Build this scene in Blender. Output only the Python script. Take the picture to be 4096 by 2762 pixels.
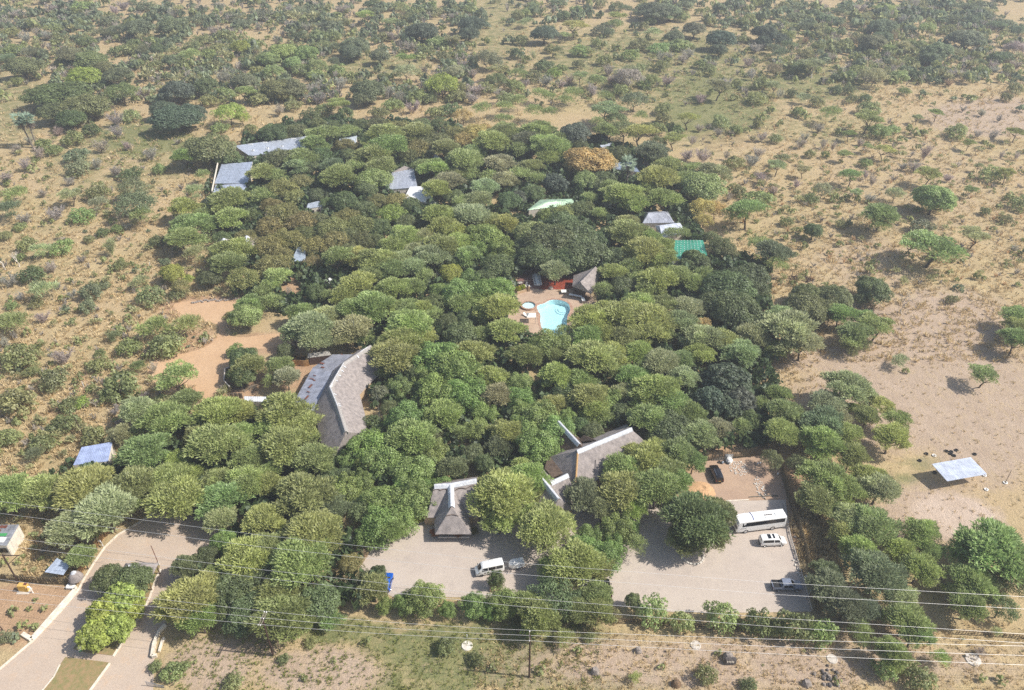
import bpy, bmesh, math, random
import numpy as np
from mathutils import Vector, Matrix
from mathutils.geometry import tessellate_polygon

for o in list(bpy.data.objects): bpy.data.objects.remove(o)
SC = bpy.context.scene
COL = SC.collection

# ------------------------------------------------------------ camera
CAM_H = 116.0; PITCH = math.radians(35.0); FPX = 1790*4096/2325.0
cam_d = bpy.data.cameras.new('camera'); cam = bpy.data.objects.new('camera', cam_d)
COL.objects.link(cam); SC.camera = cam
cam.location = (0, 0, CAM_H); cam.rotation_euler = (math.pi/2-PITCH, 0, 0)
cam_d.sensor_width = 36; cam_d.lens = 36*FPX/4096; cam_d.clip_start = 1; cam_d.clip_end = 6000

# ------------------------------------------------------------ light
SUN_EL = math.radians(47); SUN_AZ = math.atan2(-0.118, 0.993)      # direction towards the sun, from +x
w = bpy.data.worlds.new('World'); SC.world = w; w.use_nodes = True
nt = w.node_tree; bg = nt.nodes['Background']
sky = nt.nodes.new('ShaderNodeTexSky'); sky.sky_type = 'NISHITA'; sky.sun_disc = False
sky.sun_elevation = SUN_EL; sky.sun_rotation = math.pi/2 - SUN_AZ
sky.dust_density = 2.0; sky.air_density = 1.2
nt.links.new(sky.outputs[0], bg.inputs[0]); bg.inputs[1].default_value = 0.10
sl = bpy.data.lights.new('sun', 'SUN'); sl.energy = 4.6; sl.angle = math.radians(0.6); sl.color = (1.0, 0.94, 0.85)
sun = bpy.data.objects.new('sun', sl); COL.objects.link(sun)
sd = Vector((math.cos(SUN_EL)*math.cos(SUN_AZ), math.cos(SUN_EL)*math.sin(SUN_AZ), math.sin(SUN_EL)))
sun.rotation_euler = sd.to_track_quat('Z', 'Y').to_euler(); sun.location = (300, -60, 300)
vs = SC.view_settings; vs.view_transform = 'Standard'; vs.look = 'None'; vs.exposure = 0.38; vs.gamma = 1.0; vs.use_curve_mapping = False
SC.cycles.max_bounces = 6; SC.cycles.diffuse_bounces = 3; SC.cycles.glossy_bounces = 2
SC.cycles.transmission_bounces = 3; SC.cycles.transparent_max_bounces = 6; SC.cycles.volume_bounces = 0
SC.cycles.use_denoising = False
SC.cycles.use_adaptive_sampling = True; SC.cycles.adaptive_threshold = 0.02

# ------------------------------------------------------------ helpers
R = math.radians
def P(x, y, z=0.0):
    """photo pixel (4096 wide) -> point at height z"""
    a = (x-2048)/FPX; b = -(y-1381)/FPX
    d = Vector((a, math.cos(PITCH)+b*math.sin(PITCH), -math.sin(PITCH)+b*math.cos(PITCH)))
    t = (CAM_H-z)/-d.z
    return Vector((0, 0, CAM_H)) + d*t
def proj(p):
    fw = p[1]*math.cos(PITCH)-(p[2]-CAM_H)*math.sin(PITCH); up = p[1]*math.sin(PITCH)+(p[2]-CAM_H)*math.cos(PITCH)
    return 2048+FPX*p[0]/fw, 1381-FPX*up/fw
def mpp(x, y, z=0):
    p = P(x, y, z); return (p.y*math.cos(PITCH)-(p.z-CAM_H)*math.sin(PITCH))/FPX     # metres per photo pixel
def lin(r, g, b):
    f = lambda c: (c/255/12.92) if c/255 <= .04045 else ((c/255+.055)/1.055)**2.4
    return (f(r), f(g), f(b), 1.0)

MATS = {}
def mat(name, col=None, rough=0.8, metal=0.0, noise=0.0, nscale=3.0, col2=None, bump=0.0, bscale=20.0, objcol=False, coat=0.0, stretch=None, spec=None, wave=None):
    m = bpy.data.materials.new(name); m.use_nodes = True; MATS[name] = m
    N = m.node_tree.nodes; L = m.node_tree.links; p = N['Principled BSDF']
    p.inputs['Roughness'].default_value = rough; p.inputs['Metallic'].default_value = metal
    if coat: p.inputs['Coat Weight'].default_value = coat; p.inputs['Coat Roughness'].default_value = .08
    if spec is not None: p.inputs['Specular IOR Level'].default_value = spec
    tc = N.new('ShaderNodeTexCoord'); src = tc.outputs['Object']
    if stretch:
        mp = N.new('ShaderNodeMapping'); mp.inputs['Scale'].default_value = stretch; L.new(src, mp.inputs[0]); src = mp.outputs[0]
    base = None
    if objcol:
        oi = N.new('ShaderNodeObjectInfo'); base = oi.outputs['Color']
    if noise or col2:
        n = N.new('ShaderNodeTexNoise'); n.inputs['Scale'].default_value = nscale; n.inputs['Detail'].default_value = 6; n.inputs['Roughness'].default_value = .65
        L.new(src, n.inputs[0])
        mx = N.new('ShaderNodeMix'); mx.data_type = 'RGBA'
        rp = N.new('ShaderNodeMapRange'); rp.inputs[1].default_value = .36; rp.inputs[2].default_value = .64; L.new(n.outputs[0], rp.inputs[0])
        L.new(rp.outputs[0], mx.inputs[0])
        if col2:
            if base: L.new(base, mx.inputs[6])
            else: mx.inputs[6].default_value = col
            mx.inputs[7].default_value = col2
            L.new(mx.outputs[2], p.inputs['Base Color'])
        else:
            mx.blend_type = 'MULTIPLY'; mx.inputs[0].default_value = 1.0
            rp.inputs[3].default_value = 1-noise; rp.inputs[4].default_value = 1+noise*.5
            for l in list(mx.inputs[0].links): L.remove(l)
            if base: L.new(base, mx.inputs[6])
            else: mx.inputs[6].default_value = col
            L.new(rp.outputs[0], mx.inputs[7]); L.new(mx.outputs[2], p.inputs['Base Color'])
    elif base: L.new(base, p.inputs['Base Color'])
    else: p.inputs['Base Color'].default_value = col
    if bump:
        bn = N.new('ShaderNodeTexNoise'); bn.inputs['Scale'].default_value = bscale; bn.inputs['Detail'].default_value = 4; L.new(src, bn.inputs[0])
        bp = N.new('ShaderNodeBump'); bp.inputs['Strength'].default_value = bump; bp.inputs['Distance'].default_value = .05
        L.new(bn.outputs[0], bp.inputs['Height']); L.new(bp.outputs[0], p.inputs['Normal'])
    if wave:     # corrugation relief, wave = (axis, scale)
        wv = N.new('ShaderNodeTexWave'); wv.bands_direction = wave[0]; wv.inputs['Scale'].default_value = wave[1]; L.new(tc.outputs['UV'] if wave[0] == 'U' else src, wv.inputs[0])
        bp = N.new('ShaderNodeBump'); bp.inputs['Strength'].default_value = .6; bp.inputs['Distance'].default_value = .04
        L.new(wv.outputs[1], bp.inputs['Height']); L.new(bp.outputs[0], p.inputs['Normal'])
    return m

def mesh_np(name, V, F, mats, smooth=False, tone=None, fmat=None):
    """V (n,3) array, F (m,k) array of equal-sized faces"""
    V = np.asarray(V, np.float32); F = np.asarray(F, np.int32)
    me = bpy.data.meshes.new(name); m, k = F.shape
    me.vertices.add(len(V)); me.vertices.foreach_set('co', V.ravel())
    me.loops.add(m*k); me.loops.foreach_set('vertex_index', F.ravel())
    me.polygons.add(m); me.polygons.foreach_set('loop_start', np.arange(0, m*k, k, dtype=np.int32))
    if fmat is not None: me.polygons.foreach_set('material_index', np.asarray(fmat, np.int32))
    if smooth: me.polygons.foreach_set('use_smooth', np.ones(m, bool))
    if tone is not None:
        a = me.attributes.new('tone', 'FLOAT', 'FACE'); a.data.foreach_set('value', np.asarray(tone, np.float32))
    for mm in (mats if isinstance(mats, (list, tuple)) else [mats]): me.materials.append(MATS[mm] if isinstance(mm, str) else mm)
    me.update(calc_edges=True); me.validate(); return me

class MB:
    def __init__(s): s.v = []; s.f = []
    def add(s, vs, fs):
        b = len(s.v); s.v += [Vector(p) for p in vs]; s.f += [[b+i for i in f] for f in fs]; return s
    def box(s, c, size, rz=0.0, rot=None):
        M = rot if rot else Matrix.Rotation(rz, 3, 'Z'); c = Vector(c); sx, sy, sz = [k/2 for k in size]
        vs = [c + M @ Vector((x*sx, y*sy, z*sz)) for x in (-1, 1) for y in (-1, 1) for z in (-1, 1)]
        return s.add(vs, [(0,1,3,2),(4,6,7,5),(0,4,5,1),(2,3,7,6),(0,2,6,4),(1,5,7,3)])
    def bar(s, a, b, wd, ht=None):
        a = Vector(a); b = Vector(b); d = b-a; q = d.to_track_quat('X', 'Z').to_matrix()
        return s.box((a+b)/2, (d.length, wd, ht or wd), rot=q)
    def tube(s, pts, rad, n=6, cap=True):
        pts = [Vector(p) for p in pts]; rad = rad if isinstance(rad, (list, tuple)) else [rad]*len(pts)
        rings = []
        for i, p in enumerate(pts):
            d = (pts[min(i+1, len(pts)-1)]-pts[max(i-1, 0)])
            if d.length < 1e-6: d = Vector((0,0,1))
            q = d.to_track_quat('Z', 'Y').to_matrix()
            rings.append([p + q @ Vector((rad[i]*math.cos(2*math.pi*k/n), rad[i]*math.sin(2*math.pi*k/n), 0)) for k in range(n)])
        vs = [p for r in rings for p in r]; fs = []
        for i in range(len(pts)-1):
            for k in range(n):
                fs.append((i*n+k, i*n+(k+1)%n, (i+1)*n+(k+1)%n, (i+1)*n+k))
        if cap: fs.append(tuple(range(n))[::-1]); fs.append(tuple((len(pts)-1)*n+k for k in range(n)))
        return s.add(vs, fs)
    def prism(s, poly, z0, z1):
        n = len(poly); vs = [(p[0], p[1], z0) for p in poly]+[(p[0], p[1], z1) for p in poly]
        fs = [tuple(range(n))[::-1], tuple(range(n, 2*n))]+[(i, (i+1)%n, n+(i+1)%n, n+i) for i in range(n)]
        return s.add(vs, fs)
    def slab(s, pts, th):
        """polygon of 3D points given a thickness along its normal (downwards)"""
        pts = [Vector(p) for p in pts]; n = len(pts); nr = (pts[1]-pts[0]).cross(pts[-1]-pts[0]).normalized()
        if nr.z < 0: pts = pts[::-1]; nr = -nr
        vs = pts+[p-nr*th for p in pts]
        fs = [tuple(range(n)), tuple(range(n, 2*n))[::-1]]+[(i, n+i, n+(i+1)%n, (i+1)%n) for i in range(n)]
        return s.add(vs, fs)
    def lathe(s, prof, c=(0,0,0), n=16, axis='Z'):
        vs = []; fs = []; c = Vector(c); m = len(prof)
        for k in range(n):
            a = 2*math.pi*k/n
            for r, h in prof:
                p = Vector((r*math.cos(a), r*math.sin(a), h))
                if axis == 'Y': p = Vector((p.x, p.z, p.y))
                if axis == 'X': p = Vector((p.z, p.x, p.y))
                vs.append(c+p)
        for k in range(n):
            for i in range(m-1): fs.append((k*m+i, ((k+1)%n)*m+i, ((k+1)%n)*m+i+1, k*m+i+1))
        return s.add(vs, fs)
    def mesh(s, name, m, origin=None, smooth=False, bevel=0):
        o = Vector(origin) if origin is not None else Vector((0,0,0))
        me = bpy.data.meshes.new(name); me.from_pydata([p-o for p in s.v], [], s.f)
        bm = bmesh.new(); bm.from_mesh(me)
        if not getattr(s,'flat',False): bmesh.ops.recalc_face_normals(bm, faces=bm.faces)
        if bevel: bmesh.ops.bevel(bm, geom=list(bm.edges), offset=bevel, segments=2, affect='EDGES', clamp_overlap=True)
        bm.to_mesh(me); bm.free()
        me.materials.append(MATS[m] if isinstance(m, str) else m)
        if smooth:
            me.polygons.foreach_set('use_smooth', [True]*len(me.polygons))
            try: me.set_sharp_from_angle(angle=R(35))
            except Exception: pass
        return me
    def build(s, name, m, parent=None, origin=None, smooth=False, bevel=0, color=None):
        if origin is None and parent is not None and parent.get('_o') is not None: origin = Vector(parent['_o'])
        me = s.mesh(name, m, origin, smooth, bevel)
        return link(name, me, parent, color=color)
def link(name, me, parent=None, loc=None, color=None):
    o = bpy.data.objects.new(name, me); COL.objects.link(o)
    if parent is not None: o.parent = parent
    if loc is not None: o.location = loc
    if color is not None: o.color = color
    return o
def tag(o, label, cat, group=None, kind=None):
    o['label'] = label; o['category'] = cat
    if group: o['group'] = group
    if kind: o['kind'] = kind
    return o
ORIG = {}
def thing(name, label, cat, loc, group=None, rz=0.0):
    o = bpy.data.objects.new(name, None); COL.objects.link(o); o.location = loc; o.rotation_euler = (0,0,rz); o.empty_display_size = .3
    tag(o, label, cat, group); return o
def struct(name, me_or_mb, m=None):
    o = me_or_mb.build(name, m) if isinstance(me_or_mb, MB) else link(name, me_or_mb)
    o['kind'] = 'structure'; return o
def sheet(poly, z, holes=()):
    """flat polygon (world xy) -> MB, with holes"""
    loops = [[Vector((p[0], p[1], 0)) for p in poly]]+[[Vector((p[0], p[1], 0)) for p in h] for h in holes]
    tris = tessellate_polygon(loops); vs = [Vector((p.x, p.y, z)) for l in loops for p in l]
    mb = MB(); mb.flat = True; mb.add(vs, [])
    for t in tris:
        a, b, c = [vs[i] for i in t]
        mb.f.append(list(t) if (b-a).cross(c-a).z > 0 else list(t)[::-1])
    return mb
def smooth_poly(pts, n=6, closed=True):
    """Catmull-Rom through points"""
    pts = [Vector(p) for p in pts]; out = []; m = len(pts); rng = range(m) if closed else range(m-1)
    for i in rng:
        g = (lambda k: pts[k % m]) if closed else (lambda k: pts[min(max(k, 0), m-1)])
        p0, p1, p2, p3 = g(i-1), g(i), g(i+1), g(i+2)
        for k in range(n):
            t = k/n; out.append(.5*((2*p1)+(p2-p0)*t+(2*p0-5*p1+4*p2-p3)*t*t+(3*p1-p0-3*p2+p3)*t**3))
    if not closed: out.append(pts[-1])
    return out
def inside(poly, x, y):
    r = False; n = len(poly); j = n-1
    for i in range(n):
        xi, yi = poly[i][0], poly[i][1]; xj, yj = poly[j][0], poly[j][1]
        if (yi > y) != (yj > y) and x < (xj-xi)*(y-yi)/(yj-yi)+xi: r = not r
        j = i
    return r
def PP(*pts, z=0): return [P(x, y, z) for x, y in pts]

# ------------------------------------------------------------ materials
mat('bark', lin(92,80,70), .95, noise=.5, nscale=4, bump=.6, bscale=8)
mat('bark_pale', lin(205,196,184), .9, noise=.25, nscale=3)
mat('twig', objcol=True, rough=.95)
mat('thatch', lin(160,151,147), .95, col2=lin(128,121,119), nscale=1.3, bump=1.0, bscale=9, stretch=(1,1,.35))
mat('thatch_dark', lin(104,88,76), .95, col2=lin(70,58,50), nscale=1.6, bump=1.0, bscale=9)
mat('ridge_white', lin(216,218,222), .6, col2=lin(176,180,188), nscale=2.2, bump=.3, bscale=6)
mat('ridge_grey', lin(170,165,160), .7, col2=lin(150,146,144), nscale=2.2, bump=.3, bscale=6)
mat('tin', rough=.42, metal=.2, objcol=True, noise=.22, nscale=.9)
mat('tin_rust', rough=.5, metal=.2, objcol=True, noise=.3, nscale=.7)
mat('rust', lin(112,66,52), .9, noise=.4, nscale=3)
mat('plaster', lin(222,214,200), .85, noise=.18, nscale=1.2)
mat('plaster_tan', lin(190,164,132), .9, noise=.2, nscale=1.5)
mat('brick_dark', lin(88,66,56), .9, noise=.3, nscale=5)
mat('wood', lin(120,98,76), .85, noise=.35, nscale=5)
mat('wood_grey', lin(128,120,108), .9, noise=.35, nscale=5)
mat('wood_dark', lin(74,56,48), .9, noise=.35, nscale=5)
mat('reed', lin(122,112,90), .95, noise=.45, nscale=6)
mat('reed_tan', lin(186,150,104), .95, noise=.3, nscale=8)
mat('concrete', lin(198,190,180), .85, noise=.15, nscale=1.5)
mat('kerb', lin(222,212,196), .85, noise=.22, nscale=1.3)
mat('stone', lin(150,140,132), .9, noise=.4, nscale=2.5, bump=.6, bscale=5)
mat('stone_dark', lin(104,98,96), .9, noise=.4, nscale=2.5, bump=.6, bscale=5)
mat('stone_white', lin(214,208,198), .9, noise=.2, nscale=3)
mat('steel', lin(176,180,184), .4, metal=.8)
mat('wire', lin(225,225,225), .45, metal=.3)
mat('rubber', lin(38,38,40), .85, noise=.2, nscale=4)
mat('glass_dark', lin(24,28,32), .08, spec=.6)
mat('paint', rough=.3, objcol=True, coat=.6)
mat('trim_black', lin(28,28,30), .6)
mat('chrome', lin(200,202,205), .25, metal=.9)
mat('lamp_glass', lin(230,232,235), .15, spec=.8)
mat('lamp_red', lin(150,22,20), .25)
mat('white_plastic', lin(238,238,236), .5)
mat('white_cloth', lin(236,236,232), .8, noise=.06, nscale=3)
mat('soil', lin(158,132,98), .95, col2=lin(128,124,80), nscale=1.2)
mat('soil_red', lin(142,62,38), .95, noise=.35, nscale=1.5)
mat('sand_heap', lin(200,162,122), .95, noise=.2, nscale=2, bump=.6, bscale=4)
mat('yellow_box', lin(214,176,96), .8, noise=.2, nscale=3)
mat('green_paint', lin(70,150,90), .6)
mat('plastic_blue', lin(60,90,170), .6)

def paved(name, a, b, c, sc=.12, fine=6.0, brick=None):
    m = bpy.data.materials.new(name); m.use_nodes = True; MATS[name] = m
    N = m.node_tree.nodes; L = m.node_tree.links; p = N['Principled BSDF']; p.inputs['Roughness'].default_value = .9
    g = N.new('ShaderNodeNewGeometry')
    def nz(s, d=6, r=.6):
        n = N.new('ShaderNodeTexNoise'); n.inputs['Scale'].default_value = s; n.inputs['Detail'].default_value = d; n.inputs['Roughness'].default_value = r
        L.new(g.outputs['Position'], n.inputs[0]); return n
    def ramp(n, lo, hi):
        r = N.new('ShaderNodeMapRange'); r.inputs[1].default_value = lo; r.inputs[2].default_value = hi; L.new(n.outputs[0], r.inputs[0]); return r
    m1 = N.new('ShaderNodeMix'); m1.data_type = 'RGBA'; m1.inputs[6].default_value = a; m1.inputs[7].default_value = b; L.new(ramp(nz(sc), .35, .68).outputs[0], m1.inputs[0])
    m2 = N.new('ShaderNodeMix'); m2.data_type = 'RGBA'; m2.inputs[7].default_value = c; L.new(m1.outputs[2], m2.inputs[6]); L.new(ramp(nz(sc*4.3, 8, .7), .52, .8).outputs[0], m2.inputs[0])
    m3 = N.new('ShaderNodeMix'); m3.data_type = 'RGBA'; m3.blend_type = 'MULTIPLY'; m3.inputs[0].default_value = 1
    r3 = ramp(nz(fine, 3), .3, .7); r3.inputs[3].default_value = .86; r3.inputs[4].default_value = 1.08
    L.new(m2.outputs[2], m3.inputs[6]); L.new(r3.outputs[0], m3.inputs[7]); L.new(m3.outputs[2], p.inputs['Base Color'])
    bp = N.new('ShaderNodeBump'); bp.inputs['Strength'].default_value = .35; bp.inputs['Distance'].default_value = .04; L.new(nz(fine*1.4, 4).outputs[0], bp.inputs['Height']); L.new(bp.outputs[0], p.inputs['Normal'])
    return m
paved('paving', lin(190,178,166), lin(180,167,156), lin(168,157,148), .10, 5)
paved('road_surface', lin(190,173,156), lin(178,161,146), lin(196,168,140), .12, 4)
paved('deck_paving', lin(188,164,142), lin(172,148,128), lin(150,128,112), .25, 5)
paved('patio_brick', lin(136,98,88), lin(116,82,76), lin(96,70,66), .4, 6)
paved('yard_dirt', lin(178,152,128), lin(166,140,120), lin(152,130,112), .14, 3)
paved('yard_sand', lin(198,166,132), lin(188,154,120), lin(174,144,114), .12, 2.5)

# foliage: colour comes from the object, each leaf varies a little
def leafmat(name, trans=.42, var=.45):
    m = bpy.data.materials.new(name); m.use_nodes = True; MATS[name] = m
    N = m.node_tree.nodes; L = m.node_tree.links; N.remove(N['Principled BSDF']); out = N['Material Output']
    oi = N.new('ShaderNodeObjectInfo'); at = N.new('ShaderNodeAttribute'); at.attribute_name = 'tone'
    mr = N.new('ShaderNodeMapRange'); mr.inputs[3].default_value = 1-var; mr.inputs[4].default_value = 1+var; L.new(at.outputs['Fac'], mr.inputs[0])
    mu = N.new('ShaderNodeMix'); mu.data_type = 'RGBA'; mu.blend_type = 'MULTIPLY'; mu.inputs[0].default_value = 1
    L.new(oi.outputs['Color'], mu.inputs[6]); L.new(mr.outputs[0], mu.inputs[7])
    hs = N.new('ShaderNodeHueSaturation'); L.new(mu.outputs[2], hs.inputs['Color'])
    hm = N.new('ShaderNodeMapRange'); hm.inputs[3].default_value = .488; hm.inputs[4].default_value = .512; L.new(oi.outputs['Random'], hm.inputs[0]); L.new(hm.outputs[0], hs.inputs['Hue'])
    d = N.new('ShaderNodeBsdfDiffuse'); t = N.new('ShaderNodeBsdfTranslucent'); x = N.new('ShaderNodeMixShader'); x.inputs[0].default_value = trans
    L.new(hs.outputs[0], d.inputs[0]); L.new(hs.outputs[0], t.inputs[0]); L.new(d.outputs[0], x.inputs[1]); L.new(t.outputs[0], x.inputs[2])
    g = N.new('ShaderNodeBsdfGlossy'); g.inputs['Roughness'].default_value = .5; g.inputs[0].default_value = (.9,.95,1,1)
    y = N.new('ShaderNodeMixShader'); y.inputs[0].default_value = .025; L.new(x.outputs[0], y.inputs[1]); L.new(g.outputs[0], y.inputs[2])
    L.new(y.outputs[0], out.inputs[0]); return m
leafmat('leaf'); leafmat('grass_blade', .3, .35)
# ------------------------------------------------------------ ground
def make_ground_mat():
    m = bpy.data.materials.new('ground_soil'); m.use_nodes = True; MATS['ground_soil'] = m
    N = m.node_tree.nodes; L = m.node_tree.links; p = N['Principled BSDF']; p.inputs['Roughness'].default_value = .95; p.inputs['Specular IOR Level'].default_value = .1
    geo = N.new('ShaderNodeNewGeometry'); pos = geo.outputs['Position']
    at = N.new('ShaderNodeAttribute'); at.attribute_name = 'zones'; sp = N.new('ShaderNodeSeparateColor'); L.new(at.outputs['Color'], sp.inputs[0])
    def nz(s, d=6, r=.6, st=None):
        n = N.new('ShaderNodeTexNoise'); n.inputs['Scale'].default_value = s; n.inputs['Detail'].default_value = d; n.inputs['Roughness'].default_value = r
        if st:
            mp = N.new('ShaderNodeMapping'); mp.inputs['Scale'].default_value = st; mp.inputs['Rotation'].default_value = (0,0,.5); L.new(pos, mp.inputs[0]); L.new(mp.outputs[0], n.inputs[0])
        else: L.new(pos, n.inputs[0])
        return n.outputs[0]
    def rng(v, lo, hi, a=0., b=1.):
        r = N.new('ShaderNodeMapRange'); r.inputs[1].default_value = lo; r.inputs[2].default_value = hi; r.inputs[3].default_value = a; r.inputs[4].default_value = b; L.new(v, r.inputs[0]); return r.outputs[0]
    def mix(f, a, b, mode='MIX'):
        x = N.new('ShaderNodeMix'); x.data_type = 'RGBA'; x.blend_type = mode
        if isinstance(f, (int, float)): x.inputs[0].default_value = f
        else: L.new(f, x.inputs[0])
        for k, c in ((6, a), (7, b)):
            if isinstance(c, tuple): x.inputs[k].default_value = c
            else: L.new(c, x.inputs[k])
        return x.outputs[2]
    def math_(op, a, b):
        x = N.new('ShaderNodeMath'); x.operation = op
        for k, c in ((0, a), (1, b)):
            if isinstance(c, (int, float)): x.inputs[k].default_value = c
            else: L.new(c, x.inputs[k])
        return x.outputs[0]
    n_big = nz(.035, 5, .6); n_mid = nz(.22, 6, .65); n_fine = nz(1.1, 5, .7); n_grain = nz(3.5, 3, .6); n_str = nz(.8, 5, .7, (1, .35, 1))
    dry = mix(rng(n_mid, .36, .66), lin(186,168,129), lin(164,146,110))
    dry = mix(rng(n_big, .4, .62), dry, lin(181,160,126))
    dry = mix(rng(n_str, .54, .74), dry, lin(143,128,98))
    dry = mix(rng(n_fine, .58, .76), dry, lin(131,125,91))
    grn = mix(rng(n_mid, .35, .65), lin(135,134,93), lin(111,116,77))
    grn = mix(rng(n_fine, .5, .72), grn, lin(155,143,103))
    bare = mix(rng(n_mid, .35, .68), lin(180,161,142), lin(166,147,128))
    bare = mix(rng(n_str, .5, .74), bare, lin(179,159,129))
    bare = mix(rng(n_fine, .62, .78), bare, lin(130,117,102))
    sand = mix(rng(n_mid, .35, .68), lin(184,155,126), lin(164,135,107))
    pale = mix(rng(n_mid, .35, .68), lin(195,177,161), lin(182,163,145))
    def blend(base, ch, c, k=.9):
        f = math_('ADD', ch, math_('MULTIPLY', math_('SUBTRACT', n_mid, .5), k)); f = math_('ADD', f, math_('MULTIPLY', math_('SUBTRACT', n_fine, .5), k*.6))
        return mix(rng(f, .3, .62), base, c)
    c = blend(dry, sp.outputs[0], grn); c = blend(c, sp.outputs[1], bare, .7); c = blend(c, sp.outputs[2], sand, .45); c = blend(c, at.outputs['Alpha'], pale, .5)
    gr = rng(n_grain, .3, .7, .8, 1.14)
    L.new(mix(1.0, c, gr, 'MULTIPLY'), p.inputs['Base Color'])
    bp = N.new('ShaderNodeBump'); bp.inputs['Strength'].default_value = .7; bp.inputs['Distance'].default_value = .35
    L.new(math_('ADD', n_fine, math_('MULTIPLY', n_grain, .5)), bp.inputs['Height']); L.new(bp.outputs[0], p.inputs['Normal'])
make_ground_mat()

# pool deck outline (photo pixels of the ground it covers)
DECK = PP((2030,1215),(2065,1165),(2110,1150),(2160,1135),(2230,1145),(2330,1155),(2370,1185),(2385,1230),(2400,1300),(2380,1370),(2280,1400),(2150,1390),(2060,1340),(2025,1275))
POOL = smooth_poly(PP((2153,1222),(2178,1214),(2198,1203),(2222,1200),(2250,1204),(2272,1215),(2280,1232),(2278,1250),(2270,1266),(2268,1290),(2262,1330),(2236,1352),(2200,1348),(2172,1322),(2162,1290),(2162,1262),(2153,1245),(2148,1232)), 5)
KID_C = P(2115,1227); KID_C.z = 0; KID_R = (P(2148,1228)-P(2082,1228)).length/2

def line(a0, b0, step):
    n = max(1, int(round(abs(b0-a0)/step))); return list(np.linspace(a0, b0, n, endpoint=False))
xs = line(-3200,-420,90)+line(-420,-110,3.2)+line(-110,110,1.6)+line(110,420,3.2)+line(420,3200,90)+[3200.]
ys = line(-600,50,40)+line(50,250,1.6)+line(250,640,3.2)+line(640,3600,80)+[3600.]
X, Y = np.meshgrid(np.array(xs), np.array(ys)); nx, ny = len(xs), len(ys)
V = np.stack([X.ravel(), Y.ravel(), np.zeros(nx*ny)], 1)
fw = V[:,1]*math.cos(PITCH)+CAM_H*math.sin(PITCH); up = V[:,1]*math.sin(PITCH)-CAM_H*math.cos(PITCH)
fw = np.maximum(fw, 20); PU = 2048+FPX*V[:,0]/fw; PV = 1381-FPX*up/fw
def blobs(lst):
    r = np.zeros(len(V))
    for (cx, cy, rx, ry, a, *ang) in lst:
        dx = PU-cx; dy = PV-cy
        if ang: t = math.radians(ang[0]); dx, dy = dx*math.cos(t)+dy*math.sin(t), -dx*math.sin(t)+dy*math.cos(t)
        d = np.sqrt((dx/rx)**2+(dy/ry)**2); r = np.maximum(r, a*np.clip(1.6-d, 0, 1))
    return r
green = blobs([(1850,2620,360,120,.85),(2180,2540,250,70,.8),(1330,2520,250,50,.8),(2380,2720,420,60,.55),(1700,2740,260,60,.6),(3100,2650,500,90,.25),(3420,2640,200,60,.35),
  (2600,260,560,170,.55),(2000,110,160,180,.5),(1480,260,260,60,.55),(40,430,200,160,.5),(560,560,200,70,.8),(430,660,380,160,.42),(2850,420,260,170,.7),(3260,330,260,90,.6),
  (2790,340,70,60,.95),(600,2520,60,200,.3),(3300,520,300,90,.4),(900,330,300,60,.45),(3400,900,600,250,.3),(250,2560,120,90,.45),(350,2700,110,60,.6),(150,1000,300,350,.3),(3700,1850,120,40,.5),(3620,1920,60,30,.6)])
bare = blobs([(3700,1560,460,240,.85),(3760,1310,300,150,.8),(3950,1750,250,200,.7),(3990,470,260,70,.95),(1290,2690,230,90,.85),(850,2660,170,110,.8),(2300,2590,140,40,.6),(3700,2060,250,130,.7),
  (3250,1420,300,80,.6),(3500,1300,200,100,.7),(1050,2600,100,40,.5),(2700,2680,500,60,.4),(3000,2660,1100,120,.62),(3500,2500,300,80,.5),(3900,2680,300,90,.4),(3650,750,500,280,.35),(3500,1060,300,140,.45)])
sandz = blobs([(830,1230,190,45,.95),(800,1460,150,130,.95),(1090,1375,180,40,.95),(900,1520,140,110,.95),(1200,1090,90,90,.9),(1330,1090,60,40,.8),(120,2460,260,130,.85),(2960,1890,220,120,.8),(1150,1500,160,60,.8),
  (3170,1960,50,170,.8),(3190,2120,40,120,.7),(3560,2520,250,60,.4),(2900,560,160,60,.4),(250,1640,60,40,.6),(330,1560,30,90,.6),(1640,1550,900,700,.1)])
palez = blobs([(3830,2070,170,80,.95,12),(3650,1480,90,40,.3),(60,330,60,30,.3),(470,300,60,20,.5)])
DX = np.array([(inside(DECK, a, b)) for a, b in zip(V[:,0], V[:,1])] if False else [0])
cx = sum(p.x for p in DECK)/len(DECK); cy = sum(p.y for p in DECK)/len(DECK)
INN = [Vector((cx+(p.x-cx)*.86, cy+(p.y-cy)*.86, 0)) for p in DECK]
for i in np.where((abs(V[:,0]-cx) < 40) & (abs(V[:,1]-cy) < 40))[0]:
    if inside(INN, V[i,0], V[i,1]): V[i,2] = -3.0
ii = np.arange(nx*ny).reshape(ny, nx)
F = np.stack([ii[:-1,:-1], ii[:-1,1:], ii[1:,1:], ii[1:,:-1]], -1).reshape(-1, 4)
gme = mesh_np('ground', V, F, 'ground_soil')
ca = gme.attributes.new('zones', 'FLOAT_COLOR', 'POINT'); ca.data.foreach_set('color', np.stack([green, bare, sandz, palez], 1).astype(np.float32).ravel())
struct('ground', gme)

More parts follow.
